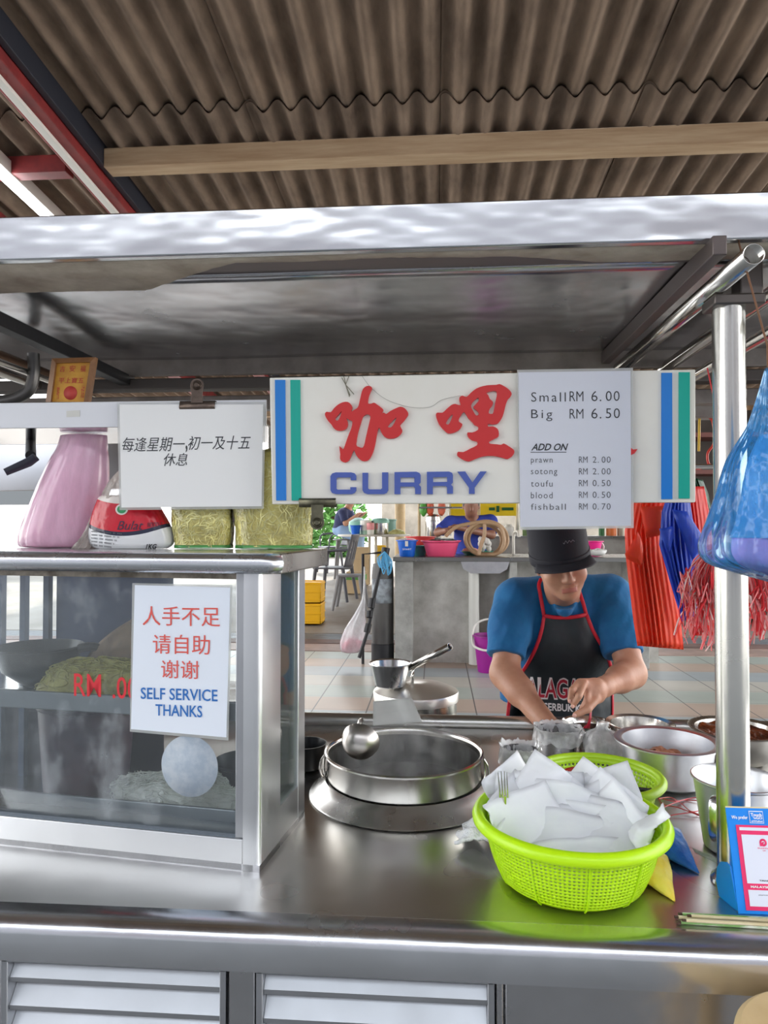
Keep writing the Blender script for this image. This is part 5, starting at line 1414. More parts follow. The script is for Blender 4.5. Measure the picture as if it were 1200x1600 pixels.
hang_bags('sheaf of orange red carrier bags hanging behind the right end of the curry sign', [(990, 760), (976, 830), (978, 870), (984, 920), (990, 970), (996, 1006)], [(1062, 760), (1046, 830), (1048, 870), (1056, 920), (1064, 970), (1068, 1012)], 0, 1.92, ORB, 1, 6)
hang_bags('sheaf of dark blue carrier bags hanging beside the orange red ones', [(1044, 770), (1034, 800), (1030, 850), (1042, 890), (1054, 930), (1066, 968)], [(1076, 770), (1082, 810), (1094, 850), (1092, 890), (1094, 930), (1084, 960)], 0, 1.80, BUB, 2, 5)
hang_bags('sheaf of red carrier bags hanging behind the blue ones near the post', [(1058, 760), (1060, 800), (1066, 850), (1072, 900), (1078, 950), (1080, 990)], [(1100, 760), (1108, 800), (1114, 850), (1118, 900), (1122, 950), (1124, 990)], 0, 1.98, RDB, 3, 5)
hang_bags('dark green carrier bags hanging just behind the right edge of the curry sign', [(1078, 745), (1086, 775), (1098, 805), (1106, 830), (1110, 850), (1112, 860)], [(1098, 750), (1106, 770), (1113, 800), (1116, 825), (1116, 845), (1116, 862)], 0, 2.06, GNB, 4, 3)
# handle flaps folded over at the top of the orange and blue sheaves
def flap(par, q, D, m):
    P = [od(x, y, D) for x, y in q]
    g = G()
    for k in range(5):
        o_ = Vector((.002 * k, .004 * k, -.003 * k)); n0 = len(g.v)
        g.grid(lambda u, v: (P[0] * (1 - u) + P[1] * u) * (1 - v) + (P[3] * (1 - u) + P[2] * u) * v + o_ - Vector((0, .008 * sin(pi * u), 0)), 8, 4)
    g.obj('folded_handle', m, par, True, ang=180, solid=.0006)
sheaves = [o for o in COL.objects if o.name.startswith('carrier_bags')]
flap(sheaves[0], [(1000, 792), (1048, 790), (1044, 826), (1008, 834)], 1.86, ORB)
flap(sheaves[0], [(976, 866), (996, 830), (1002, 842), (1000, 878)], 1.88, ORB)
flap(sheaves[1], [(1050, 796), (1074, 800), (1098, 838), (1080, 868)], 1.75, BUB)
flap(sheaves[1], [(1030, 826), (1052, 822), (1046, 850), (1040, 856)], 1.75, BUB)
# the bar they hang from
G().tube([(.3, 2.02, 1.55), (1.6, 2.02, 1.55)], .008, 10).obj('bag_rail', STEEL_P, st, True)
for x in (.42, 1.55): G().tube([(x, 2.02, 1.55), (x, 1.945, 1.74)], .005, 8).obj('rail_hanger', STEEL_P, st, True)
# raffia bundle: many flat plastic ribbons falling from a knot behind the post
t = thing('raffia_bundle', 'shaggy hank of pink red raffia ribbons hanging behind the support post', 'raffia', od(1132, 858, 1.55))
R = random.Random(21)
RF = [mat('pink_red_raffia', (1, .36, .36, 1), .3, trl=.3), mat('red_ribbon', c255(240, 66, 74), .3, trl=.3), mat('pale_pink_ribbon', (1, .80, .76, 1), .3, trl=.3)]
gs = [G(), G(), G()]
for i in range(300):
    k = R.random(); px = 1066 + 150 * k + R.uniform(-6, 6)
    yb_ = 1000 + R.uniform(-70, 22) - 40 * abs(k - .4)
    D0 = 1.56 + R.uniform(-.03, .05)
    pts = [od(1130 + (k - .45) * 20, 855, 1.56)]
    x_m = 1130 + (px - 1130) * R.uniform(.7, 1.15)
    pts.append(od(1130 + (x_m - 1130) * .75 , 880 + R.uniform(-8, 12), D0))
    pts.append(od(x_m, 930 + R.uniform(-15, 15), D0))
    pts.append(od(px + R.uniform(-7, 7), yb_ - 30, D0 + R.uniform(-.02, .02)))
    pts.append(od(px + R.uniform(-14, 14), yb_, D0 + R.uniform(-.03, .03)))
    j = 0 if R.random() < .5 else (1 if R.random() < .62 else 2)
    gs[j].tube(catmull(pts, 4), .0018 if R.random() < .75 else .0032, 4, flat=.25, caps=False)
for j in range(3):
    o = gs[j].obj('ribbons', RF[j], t, True, ang=180, fix=False); o['kind'] = 'stuff'
G().ell(od(1131, 858, 1.56), (.02, .016, .022)).obj('knot', RF[1], t, True)
G().tube([od(1131, 855, 1.56), od(1132, 700, 1.58), (.60, 1.6, 1.735)], .0015, 6).obj('cord', RF[1], t, True)

# ================================================================== THE VENDOR
SKIN = mat('skin', c255(196, 148, 122), .5, col2=c255(184, 132, 106), nscale=14, sss=.12, bump=.08, bscale=90)
SKIN2 = mat('skin_dark', c255(150, 104, 82), .5, col2=c255(136, 92, 72), nscale=14)
TEE = mat('teal_blue_cotton', c255(22, 110, 166), .85, col2=c255(16, 94, 150), nscale=9, bump=.5, bscale=13, bdist=.02, sheen=.1)
APR = mat('black_apron_cloth', c255(34, 44, 50), .5, col2=c255(26, 34, 40), nscale=7, bump=.5, bscale=9, bdist=.015)
PIPING = mat('red_piping', c255(206, 30, 52), .5)
CAPM = mat('black_cap_cloth', c255(30, 30, 40), .8, bump=.15, bscale=200, bdist=.002)
HAIR = mat('black_hair', c255(22, 20, 20), .5)
J = od
PV = J(868, 1190, 2.46)
ve = thing('person', 'person in blue t-shirt, black cap and red edged black apron reaching into a container', 'person', (PV.x, PV.y, 0))
HV = .0042
CH_ = J(876, 877, 2.19)
hu = Vector((-.17, -.25, .95)).normalized(); hx = Vector((0, 1, 0)).cross(hu) * 1; hx = (Vector((1, 0, .17)) - hu * Vector((1, 0, .17)).dot(hu)).normalized(); hf = hx.cross(hu) * -1
if hf.y > 0: hf = -hf
HR = Matrix((hx, -hf, hu)).transposed()      # columns: right, back, up
def hp(x, f, u): return CH_ + hx * x + hf * f + hu * u
neck0, neck1 = J(879, 940, 2.31), J(879, 915, 2.24)
shR, shL = J(803, 938, 2.32), J(957, 932, 2.31)
elR, elL = J(789, 1052, 2.21), J(986, 1052, 2.17)
wrR, wrL = J(862, 1140, 2.0), J(942, 1074, 2.04)
legs = [(-.085, .0), (.085, .0)]
def body():
    lo = (PV.x - .36, 1.72, -.01); hi = (PV.x + .40, 2.66, 1.50)
    b = Blob(lo, hi, HV)
    # trunk
    b.ell(J(880, 985, 2.36), (.155, .095, .16), k=.03); b.ell(J(868, 1090, 2.43), (.15, .105, .17), k=.05); b.ell(PV + Vector((0, .01, -.02)), (.165, .115, .13), k=.05)
    b.cone(shR - Vector((0, 0, .03)), shL - Vector((0, 0, .03)), .036, k=.03)
    b.chain([neck0, neck1, hp(0, -.01, -.03)], [.056, .051, .055], k=.03)
    # legs down to the floor
    for sx_ in (-1, 1):
        h = PV + Vector((.085 * sx_, .0, -.05)); kn = Vector((PV.x + .10 * sx_, PV.y - .02, .46)); an = Vector((PV.x + .11 * sx_, PV.y + .04, .075))
        b.chain([h, kn, an], [.085, .056, .038], k=.03)
        b.chain([an, an + Vector((0, -.03, -.04)), an + Vector((.01 * sx_, -.15, -.05))], [.036, .036, .024], k=.02)
    # arms
    b.chain([shR, elR, wrR], [.052, .043, .029], k=.02); b.cone(elR, elR + (wrR - elR) * .35, .041, .044, k=.02)
    b.chain([shL, elL, wrL], [.052, .042, .028], k=.02); b.cone(elL, elL + (wrL - elL) * .4, .040, .042, k=.02)
    # right hand, down in the bag lined tin
    pr_ = wrR + Vector((.035, -.045, -.035)); b.chain([wrR, pr_], [.027, .026], k=.015)
    for i, (dx, dy) in enumerate(((-.022, -.006), (-.006, -.018), (.010, -.018), (.024, -.010))):
        k0 = pr_ + Vector((dx, dy, -.012)); b.chain([k0, k0 + Vector((dx * .3, -.010, -.026)), k0 + Vector((dx * .2, .002, -.044 + .004 * abs(i - 1)))], [.0095, .0088, .0075], k=.006)
    k0 = pr_ + Vector((-.022, .014, .0)); b.chain([wrR + Vector((.008, -.01, -.015)), k0, k0 + Vector((.0, -.004, -.03))], [.012, .0105, .0085], k=.008)
    # left hand, pinching above the bowl
    pm = J(922, 1080, 2.0)
    b.chain([wrL, J(930, 1078, 2.01), pm], [.027, .026, .022], k=.014)
    b.chain([J(930, 1070, 2.015), J(908, 1067, 1.99)], [.019, .013], k=.012)
    b.chain([J(934, 1088, 2.01), J(926, 1094, 1.99)], [.02, .016], k=.012)
    b.chain([J(905, 1066, 1.99), J(894, 1078, 1.962), J(890.5, 1094, 1.966)], [.0105, .0092, .0074], k=.004)
    b.chain([J(913, 1067, 1.985), J(905, 1087, 1.950), J(896, 1102, 1.958)], [.0108, .0094, .0075], k=.004)
    b.chain([J(920, 1072, 1.992), J(917, 1094, 1.972), J(908, 1108, 1.982)], [.0102, .0088, .0072], k=.004)
    b.chain([J(928, 1078, 2.0), J(927, 1098, 1.99), J(918, 1108, 2.0)], [.0095, .008, .0066], k=.004)
    b.chain([J(931, 1092, 1.985), J(918, 1108, 1.955), J(899, 1117, 1.945)], [.0135, .0112, .0085], k=.006)
    # head
    b.ell(hp(0, -.005, .02), (.072, .092, .098), HR, k=.02)
    b.ell(hp(0, .022, -.055), (.056, .062, .052), HR, k=.035)
    b.ell(hp(0, .058, -.090), (.022, .020, .018), HR, k=.03)
    for s_ in (-1, 1):
        b.ell(hp(.036 * s_, .058, -.028), (.026, .020, .024), HR, k=.025)
        b.ell(hp(.030 * s_, .087, .012), (.016, .012, .010), HR, k=.012, sub=True)
        b.ell(hp(.030 * s_, .077, .010), (.013, .010, .009), HR, k=.004)
        b.ell(hp(.072 * s_, -.008, -.008), (.008, .017, .030), HR, k=.008)
        b.ell(hp(.0125 * s_, .094, -.033), (.008, .009, .007), HR, k=.006)
    b.cone(hp(0, .086, .012), hp(0, .103, -.028), .008, .0115, k=.014)
    b.ell(hp(0, .084, -.056), (.024, .010, .0055), HR, k=.005)
    b.ell(hp(0, .081, -.067), (.021, .010, .0065), HR, k=.005)
    b.ell(hp(0, .096, -.0615), (.026, .010, .0014), HR, k=.004, sub=True)
    return b.mesh('body', 1)
bo = fin('body', body(), SKIN, ve, True, 180)
def lipm(u, v):
    return hp(.023 * (2 * u - 1), .0915 - .010 * (2 * u - 1) ** 2 + .0012 * sin(v * pi), -.0545 - .017 * v + .003 * (2 * u - 1) ** 2 * (1 if v < .5 else -1))
# shirt
def shirt():
    lo = (PV.x - .36, 2.0, .70); hi = (PV.x + .40, 2.68, 1.36)
    b = Blob(lo, hi, .005)
    b.ell(J(880, 988, 2.35), (.180, .118, .175), k=.04); b.ell(J(865, 1090, 2.41), (.182, .128, .19), k=.06); b.ell(PV + Vector((-.012, .01, .0)), (.208, .138, .13), k=.05)
    b.chain([J(815, 935, 2.33), J(850, 922, 2.33)], [.07, .05], k=.04); b.chain([J(945, 930, 2.33), J(908, 920, 2.33)], [.07, .05], k=.04)
    b.plane_cut((0, 0, .79), (0, 0, -1))
    tors = b.mesh('torso', 1)
    ct, cn = J(790, 1024, 2.24), elR - shR
    b.chain([shR, shR + (J(789, 1030, 2.23) - shR) * .5], [.066, .068], k=.03)
    b.cone(shR + (J(789, 1030, 2.23) - shR) * .35, J(788, 1040, 2.22), .066, .060, k=.02, cut=(J(789, 1024, 2.23), cn))
    b.chain([shL, shL + (J(975, 1026, 2.2) - shL) * .5], [.066, .066], k=.03)
    b.cone(shL + (J(975, 1026, 2.2) - shL) * .35, J(977, 1036, 2.2), .066, .060, k=.02, cut=(J(976, 1020, 2.2), elL - shL))
    b.cone(neck0 + Vector((0, -.035, .028)), neck1 + (neck1 - neck0) * 1.5 + Vector((0, 0, .03)), .057, .062, k=.010, sub=True)
    b.cone(J(882, 950, 2.20), J(882, 930, 2.3), .028, .05, k=.02, sub=False)
    b.cone(J(881, 925, 2.205), J(880, 905, 2.26), .056, .06, k=.008, sub=True)
    def warp(V):
        for i in range(len(V)):
            p = V[i]; V[i, 1] += .008 * mnoise.noise((p[0] * 14 + p[2] * 10, 0, p[2] * 7)) + .005 * mnoise.noise((p[0] * 34 - p[2] * 20, 2, p[2] * 14))
        return V
    return tors, b.mesh('shirt', 1, warp)
tors, sm_ = shirt()
tor_b = bvh(tors)
fin('t_shirt', sm_, TEE, ve, True, 180)
def on_torso(px, py, off=.006):
    d = ray(px, py).normalized(); h = tor_b.ray_cast(_C, d)
    if h[0] is None:
        return None
    return h[0] - d * off
# apron laid over the trunk
edgeL = [(850, 962), (846, 985), (838, 1010), (826, 1034), (815, 1052), (804, 1072), (797, 1090), (793, 1120), (790, 1160), (788, 1200)]
edgeR = [(916, 960), (926, 985), (937, 1004), (947, 1022), (954, 1042), (956, 1062), (957, 1084), (957, 1120), (956, 1160), (955, 1200)]
eL = catmull([(x, y, 0) for x, y in edgeL], 4); eR = catmull([(x, y, 0) for x, y in edgeR], 4)
nA = len(eL); NU = 36; pts = []; last = 2.2
for j in range(nA):
    row = []
    for i in range(NU + 1):
        u = i / NU; px = eL[j].x + (eR[j].x - eL[j].x) * u; py = eL[j].y + (eR[j].y - eL[j].y) * u + (4 * (1 - (2 * u - 1) ** 2) if j == 0 else 0)
        q = on_torso(px, py, .009 + .004 * sin(u * 9 + j * .1) + .003 * mnoise.noise((u * 5, j * .2, 1)))
        row.append(q)
    if all(q is None for q in row):
        for i in range(NU + 1):
            u = i / NU; row[i] = od(eL[j].x + (eR[j].x - eL[j].x) * u, eL[j].y + (eR[j].y - eL[j].y) * u, (pts[-1][i] - _C).dot(_f))
    for i in range(NU + 1):
        if row[i] is None:
            k = min((m for m in range(NU + 1) if row[m] is not None), key=lambda m: abs(m - i)); dd = (row[k] - _C).dot(_f)
            u = i / NU; row[i] = od(eL[j].x + (eR[j].x - eL[j].x) * u, eL[j].y + (eR[j].y - eL[j].y) * u, dd + .01)
    pts.append(row)
g = G(); g.add([p for r in pts for p in r], [(j * (NU + 1) + i, j * (NU + 1) + i + 1, (j + 1) * (NU + 1) + i + 1, (j + 1) * (NU + 1) + i) for j in range(nA - 1) for i in range(NU)])
ap = g.obj('apron', APR, ve, True, ang=180, solid=.002, soff=0)
tw_ = Vector((0, -.003, 0))
for nm, pth in (('piping', [r[0] + tw_ for r in pts]), ('piping', [r[-1] + tw_ for r in pts]), ('piping', [p + tw_ for p in pts[0]])):
    G().tube(pth, .0062, 8, flat=.45, up=(0, -1, 0)).obj(nm, PIPING, ap, True, ang=180)
for q in ([(850, 962), (847, 945), (844, 928), (842, 914), (846, 904)], [(916, 960), (912, 945), (907, 930), (903, 918), (898, 910)]):
    P = []
    for x, y in q:
        h = on_torso(x, y, .012); P.append(h if h is not None else (P[-1] + Vector(((x - q[len(P) - 1][0]) * .002, .02, .03)) if P else od(x, y, 2.2)))
    G().tube(catmull(P, 4), .0060, 8, flat=.4, up=(0, -1, 0)).obj('neck_strap', PIPING, ap, True, ang=180)
apb = BVHTree.FromPolygons([p for r in pts for p in r], [(j * (NU + 1) + i, j * (NU + 1) + i + 1, (j + 1) * (NU + 1) + i + 1, (j + 1) * (NU + 1) + i) for j in range(nA - 1) for i in range(NU)])
def to_apron(p):
    d = (p - _C).normalized(); h = apb.ray_cast(_C, d)
    return (h[0], -d) if h[0] is not None else None
def on_ap(s, x0, y0, x1, y1, m, lift, **k):
    O = od(x0, y1, 2.1); X = od(x1, y1 + 3, 2.1) - O; Y = od(x0, y0, 2.1) - O
    lettering('lettering', s, O, X, Y, m, ap, depth=.0004, proj=to_apron, lift=lift, **k)
APW = mat('white_apron_print', c255(224, 220, 222), .5); APRD = mat('red_apron_print', c255(176, 32, 56), .5)
on_ap('ALAGA', 820, 1057, 908, 1092, APW, .0018, off=.06); on_ap('ALAGA', 822.5, 1059.5, 905.5, 1089.5, APRD, .003, off=.015)
on_ap('SERBUK K', 850, 1098, 908, 1110, APW, .0018, off=.025)
# cap with a drooping peak
def capf(u, v):
    a = u * 2 * pi
    prof = [(.0, .1), (.35, .985), (.72, 1.0), (.9, .9), (1.0, 0.02)]
    z = -.004 + .135 * min(v / .72, 1) if v < .72 else .131 + .012 * sin((v - .72) / .28 * pi / 2)
    k = 1.0 - .05 * (v / .72) if v < .72 else (.95 * cos((v - .72) / .28 * pi / 2) ** .6 + .001)
    return hp(.089 * cos(a) * k, .104 * sin(a) * k - .006, z + .010)
cp = G().grid(capf, 48, 20, True).obj('cap', CAPM, ve, True, ang=180, solid=.003, soff=1)
def peak(u, v):
    a = radians(-62 + 124 * u) + pi / 2
    L_ = .056 * sin(pi * (.12 + .76 * u)) ** .6
    r0x, r0f = .090 * cos(a), .105 * sin(a) - .006
    return hp(r0x * (1 + .16 * v), r0f + L_ * v, .022 - .004 * v - .016 * v * (2 * u - 1) ** 2 + .003 * sin(v * pi))
G().grid(peak, 30, 10).obj('peak', CAPM, cp, True, ang=180, solid=.003, soff=0)
G().grid(lambda u, v: (lambda a: hp(.0905 * cos(a) , .1055 * sin(a) - .006, .010 + .026 * v))(u * 2 * pi), 48, 3, True).obj('cap_band', CAPM, cp, True, ang=180, solid=.0025, soff=1)
sq_ = []
cpb = bvh(cp, Matrix.Translation(MX[cp.name].translation))
for i in range(26):
    f = i / 25; x = 880 + 18 * f; y = 848 - 3.5 * f + 2.6 * sin(f * 21) * (1 - .6 * f)
    d = ray(x, y).normalized(); h = cpb.ray_cast(_C, d)
    if h[0] is not None: sq_.append(h[0] - d * .0035)
if len(sq_) > 3: G().tube(sq_, .0006, 5).obj('embroidery', mat('grey_thread', c255(150, 150, 158), .6), cp, True)
def hairf(u, v):
    a = radians(-205 + 230 * u)
    return hp(.078 * cos(a), .094 * sin(a) - .008,   .02 - .05 * v * (.6 + .4 * abs(sin(a))) + .003 * mnoise.noise((u * 30, v * 4, 0)))
G().grid(hairf, 60, 10).obj('hair', HAIR, ve, True, ang=180, solid=.012, soff=0)
# lips, nails
G().grid(lipm, 14, 8).obj('lips', mat('lips', c255(176, 110, 98), .45), ve, True, ang=180, solid=.001)
NAIL = mat('fingernail', c255(226, 176, 160), .3)
for px, py, D, rx, rz in ((890, 1096, 1.957, .005, .0055), (895, 1104, 1.949, .005, .0055), (897.5, 1118, 1.936, .006, .006)):
    G().ell(J(px, py, D), (rx, .0022, rz), 10, 6).obj('fingernail', NAIL, ve, True, ang=180)
# trousers and shoes behind the counter
b = Blob((PV.x - .26, PV.y - .2, .05), (PV.x + .26, PV.y + .2, .95), .008)
b.ell(PV + Vector((0, .01, -.03)), (.18, .13, .12), k=.04)
for sx_ in (-1, 1):
    h = PV + Vector((.085 * sx_, 0, -.05)); kn = Vector((PV.x + .10 * sx_, PV.y - .02, .46)); an = Vector((PV.x + .11 * sx_, PV.y + .04, .11))
    b.chain([h, kn, an], [.10, .075, .062], k=.03)
fin('trousers', b.mesh('trousers', 1), mat('dark_trousers', c255(40, 42, 52), .85), ve, True, 180)
for sx_ in (-1, 1):
    an = Vector((PV.x + .11 * sx_, PV.y + .04, .03)); b = Blob(an - Vector((.09, .24, .04)), an + Vector((.09, .1, .1)), .006)
    b.chain([an + Vector((0, .02, .015)), an + Vector((.01 * sx_, -.15, .005))], [.043, .034], k=.02); b.plane_cut((0, 0, .002), (0, 0, -1))
    fin('shoe', b.mesh('shoe', 1), mat('dark_shoe', c255(30, 30, 30), .6) if sx_ < 0 else MATS['dark_shoe'], ve, True, 180)

# ------------------------------------------------------------------ people far behind
def far_person(label, D, head, neck, sR, sL, arms, hips, feet, cloth, skin, zf, hair_col, vneck=False, look=(0, -1, -.15), lap=None, cloth_h=.012):
    P = lambda q: od(q[0], q[1], D + (q[2] if len(q) > 2 else 0))
    hp_ = P(hips); t = thing('person', label, 'person', (hp_.x, hp_.y, zf))
    allp = [P(head), P(sR), P(sL), hp_] + [P(q) for a in arms for q in a] + [P(q) for f in feet for q in f]
    lo = Vector([min(p[i] for p in allp) - .22 for i in range(3)]); hi = Vector([max(p[i] for p in allp) + .22 for i in range(3)])
    b = Blob(lo, hi, .011); c = Blob(lo, hi, .011)
    H0 = P(head); fw = Vector(look).normalized()
    Rm = Matrix.Rotation(math.atan2(fw.x, -fw.y), 3, 'Z') @ Matrix.Rotation(radians(12), 3, 'X')
    h_ = lambda x, y, z: H0 + Rm @ Vector((x, y, z))
    b.ell(h_(0, .0, .02), (.074, .092, .10), Rm, k=.02); b.ell(h_(0, -.025, -.055), (.055, .06, .055), Rm, k=.03)
    b.cone(h_(0, -.085, .0), h_(0, -.105, -.028), .010, .014, k=.012)
    for s_ in (-1, 1): b.ell(h_(.075 * s_, .01, -.01), (.010, .018, .03), Rm, k=.01)
    nk = P(neck); b.chain([H0 + Vector((0, .02, -.05)), nk], [.052, .055], k=.02)
    mid = (P(sR) + P(sL)) / 2
    for q, e in ((b, 0), (c, cloth_h)):
        q.cone(P(sR), P(sL), .055 + e, k=.04); q.ell(mid + (hp_ - mid) * .35, (.155 + e, .11 + e, .17), k=.05); q.ell(mid + (hp_ - mid) * .75, (.15 + e, .12 + e, .17), k=.05); q.ell(hp_, (.17 + e, .13 + e, .12), k=.05)
    for a in arms:
        A = [P(q) for q in a]; b.chain(A, [.048, .038, .027][:len(A)], k=.02)
        w_, pv = A[-1], A[-2]; dr = (w_ - pv).normalized(); palm = w_ + dr * .045; b.cone(w_, palm, .026, .024, k=.012)
        sd = dr.cross(Vector((0, 0, 1))); sd = sd.normalized() if sd.length > .01 else Vector((1, 0, 0))
        for i in range(4): b.chain([palm + sd * (.013 * (i - 1.5)), palm + sd * (.016 * (i - 1.5)) + dr * .05 - Vector((0, 0, .012))], [.0105, .009], k=.004)
        b.chain([w_ + dr * .02, w_ + dr * .05 + sd * .04], [.012, .010], k=.006)
        c.cone(A[0], A[0] + (A[1] - A[0]) * .85, .066, .064, k=.03, cut=(A[0] + (A[1] - A[0]) * .8, A[1] - A[0]))
    for f in feet: b.chain([P(q) for q in f], [.085, .06, .042, .03][:len(f)], k=.03)
    if vneck:
        c.cone(nk + Vector((0, -.06, .06)), nk + Vector((0, -.11, -.10)), .07, .02, k=.01, sub=True)
    c.cone(nk, nk + Vector((0, -.01, .2)), .062, k=.01, sub=True)
    fin('body', b.mesh('body', 1), skin, t, True, 180)
    fin('shirt', c.mesh('shirt', 1), cloth, t, True, 180)
    if lap:
        m_ = Blob(lo, hi, .012); m_.ell(hp_, (.185, .15, .12), k=.04)
        for f in feet: m_.chain([P(q) for q in f[:3]], [.105, .08, .062], k=.03)
        fin('trousers', m_.mesh('trousers', 1), lap, t, True, 180)
    hb = Blob(H0 - Vector((.15, .15, .15)), H0 + Vector((.15, .15, .18)), .008); hb.ell(h_(0, .014, .035), (.084, .098, .104), Rm); hb.plane_cut(h_(0, -.055, .03), Rm @ Vector((0, -1, -.75)))
    fin('hair', hb.mesh('hair', 1), hair_col, t, True, 180)
    return t
BLUET = mat('cobalt_blue_cotton', c255(52, 72, 170), .85, col2=c255(44, 60, 150), nscale=9)
NAVYT = mat('navy_cotton', c255(58, 66, 104), .85, col2=c255(48, 54, 90), nscale=9)
JEAN = mat('pale_denim', c255(140, 168, 206), .85)
GREYH = mat('grey_hair', c255(70, 66, 64), .6)
far_person('person in a cobalt blue v-neck top working over basins behind the wash counter', 6.75, (736, 790), (737, 807, .03), (704, 817, .05), (766, 815, .05),
    [[(704, 817, .05), (684, 832, -.05), (698, 829, -.22)], [(766, 815, .05), (768, 836, -.05), (716, 824, -.22)]], (738, 880, .12),
    [[(725, 886, .1), (722, 905, -.0), (722, 960, .1)], [(750, 886, .1), (752, 905, -.0), (752, 960, .1)]], BLUET, SKIN2, ramp(6.75), GREYH, True, (0, -1, -.3), mat('blue_skirt', c255(60, 80, 180), .85))
far_person('person in a navy t-shirt and pale jeans seated behind the round table at the left', 11.3, (546, 782), (544, 794), (536, 800, -.12), (545, 800, .12),
    [[(536, 801, -.15), (540, 818, -.2), (558, 805, -.25)], [(546, 801, .15), (552, 814, .2), (566, 804, .1)]], (537, 828, 0),
    [[(537, 830, -.1), (560, 838, -.2), (560, 896, -.2)], [(537, 830, .1), (562, 836, .1), (562, 893, .1)]], NAVYT, SKIN, ramp(11.3), HAIR, False, (1, -.35, -.3), JEAN)

# ================================================================== BEHIND THE STALL
CB = mat('grey_block_concrete', c255(190, 190, 186), .85, col2=c255(140, 140, 136), nscale=5, ncon=.8, bump=.3, bscale=40)
CB2 = mat('blotchy_concrete', c255(150, 147, 140), .8, col2=c255(206, 205, 200), nscale=3.2, ncon=.6, bump=.2, bscale=30)
WTOP = mat('dull_steel_top', c255(140, 140, 138), .3, .8, rvar=.08, nscale=6)
def fpt(px, py, D): return od(px, py, D)
def bxp(g, px0, px1, py0, py1, D0, D1):
    """upright box whose front face spans these pixels at depth D0, running back to D1"""
    a = od(px0, py1, D0); b_ = od(px1, py0, D0); yb = a.y + (D1 - D0)
    return g.box(a.x, b_.x, min(a.y, b_.y), yb, a.z, b_.z)
Y0 = 5.74
wc = thing('wash_counter', 'grey concrete wash counter with a steel sink top standing on the tiled floor', 'counter', (.7, Y0 + .3, .25))
ztop = oy(640, 877, Y0).z
xl, xr2 = oy(614, 870, Y0).x, 2.2
G().box(xl, xr2, Y0 - .03, Y0 + .72, ztop, ztop + .035).obj('worktop', WTOP, wc, True, bevel=.004)
G().box(oy(617, 900, Y0).x, oy(645, 900, Y0).x, Y0, Y0 + .68, .25, ztop).obj('block_leg', CB, wc, True, bevel=.006)
G().box(oy(645, 900, Y0).x, oy(742, 900, Y0).x, Y0 + .16, Y0 + .26, .25, ztop).obj('block_wall', CB2, wc, True)
G().box(oy(742, 900, Y0).x, xr2 - .35, Y0 + .30, Y0 + .40, .25, ztop).obj('block_wall', CB2, wc, True)
G().box(oy(998, 900, Y0).x - .06, oy(1014, 900, Y0).x, Y0, Y0 + .68, .25, ztop).obj('block_leg', CB, wc, True, bevel=.006)
G().box(oy(796, 900, Y0).x, oy(808, 900, Y0).x, Y0, Y0 + .3, .25, ztop).obj('block_leg', CB, wc, True, bevel=.006)
sb = G(); sx0, sx1 = oy(720, 880, Y0).x, oy(796, 880, Y0).x
sb.prism([(sx0, ztop + .002), (sx0 + .02, ztop - .06), (sx0 + .08, ztop - .095), (sx1 - .08, ztop - .095), (sx1 - .02, ztop - .06), (sx1, ztop + .002)], 'y', Y0 - .02, Y0 + .45)
sb.obj('sink_bowl', ALU, wc, True, ang=50)
dx = oy(741, 900, Y0).x
G().tube([(dx, Y0 + .06, ztop - .09), (dx, Y0 + .06, .26)], .042, 16).obj('drain_pipe', mat('white_pvc', c255(206, 206, 200), .4), wc, True)
fx = od(806, 860, Y0 + .3)
G().tube(catmull([(fx.x, Y0 + .55, ztop + .03), (fx.x, Y0 + .55, ztop + .20), (fx.x + .012, Y0 + .53, ztop + .235), (fx.x + .035, Y0 + .5, ztop + .235), (fx.x + .04, Y0 + .48, ztop + .19)], 5), .013, 10).obj('tap', mat('cream_tap', c255(226, 222, 210), .3), wc, True)
ZW = ztop + .0355
def up_lathe(name, label, cat, px, D, parts, z=None, group=None, n=40):
    p = od(px, 850, D); t = thing(name, label, cat, (p.x, p.y, ZW if z is None else z), 0, group)
    for pn, prof, m in parts:
        if pn == 'bowl' or len(parts) == 1 or True: G().lathe(prof, (0, 0, 0), n).obj(pn, m, t, ang=40)
    return t
def pail(r0, r1, h, th=.006): return [(0, 0), (r0 * .96, 0), (r0, .008), (r1, h - .01), (r1 + .014, h - .006), (r1 + .014, h), (r1 - th, h), (r0 - th, .012), (0, .010)]
PB_ = mat('bright_blue_plastic', c255(18, 104, 214), .35, trl=.1); PK = mat('hot_pink_plastic', c255(246, 94, 136), .35, trl=.1); RD = mat('coral_red_plastic', c255(238, 80, 76), .35, trl=.1)
TEAL = mat('teal_plastic', c255(86, 164, 158), .4, trl=.1); GRNP = mat('green_plastic_tray', c255(62, 150, 124), .4); PUR = mat('magenta_purple_plastic', c255(160, 34, 146), .35, trl=.1)
t = up_lathe('bucket', 'small bright blue bucket with a white print at the left end of the wash counter', 'bucket', 636, 5.85, [('pail', pail(.062, .08, .135), PB_)])
bp_ = od(636, 850, 5.85)
lettering('lettering', 'SMART', oy(629, 859.5, bp_.y - .078), oy(643, 859.5, bp_.y - .078) - oy(629, 859.5, bp_.y - .078), Vector((0, 0, .014)), WI, t, depth=.0005)
G().tube(catmull([(-.085, 0, .125), (-.06, .06, .14), (0, .095, .145), (.06, .06, .14), (.085, 0, .125)], 5), .004, 6).obj('handle', WHITEP, t)
G().box(-.012, .012, -.092, -.084, .085, .13).obj('handle_clip', WHITEP, t)
up_lathe('basin', 'wide coral red basin behind the pink one on the wash counter', 'basin', 657, 6.22, [('basin', pail(.1, .125, .16), RD)])
up_lathe('basin', 'teal basin between the blue bucket and the pink basin on the wash counter', 'basin', 652, 6.02, [('basin', pail(.07, .085, .085), TEAL)])
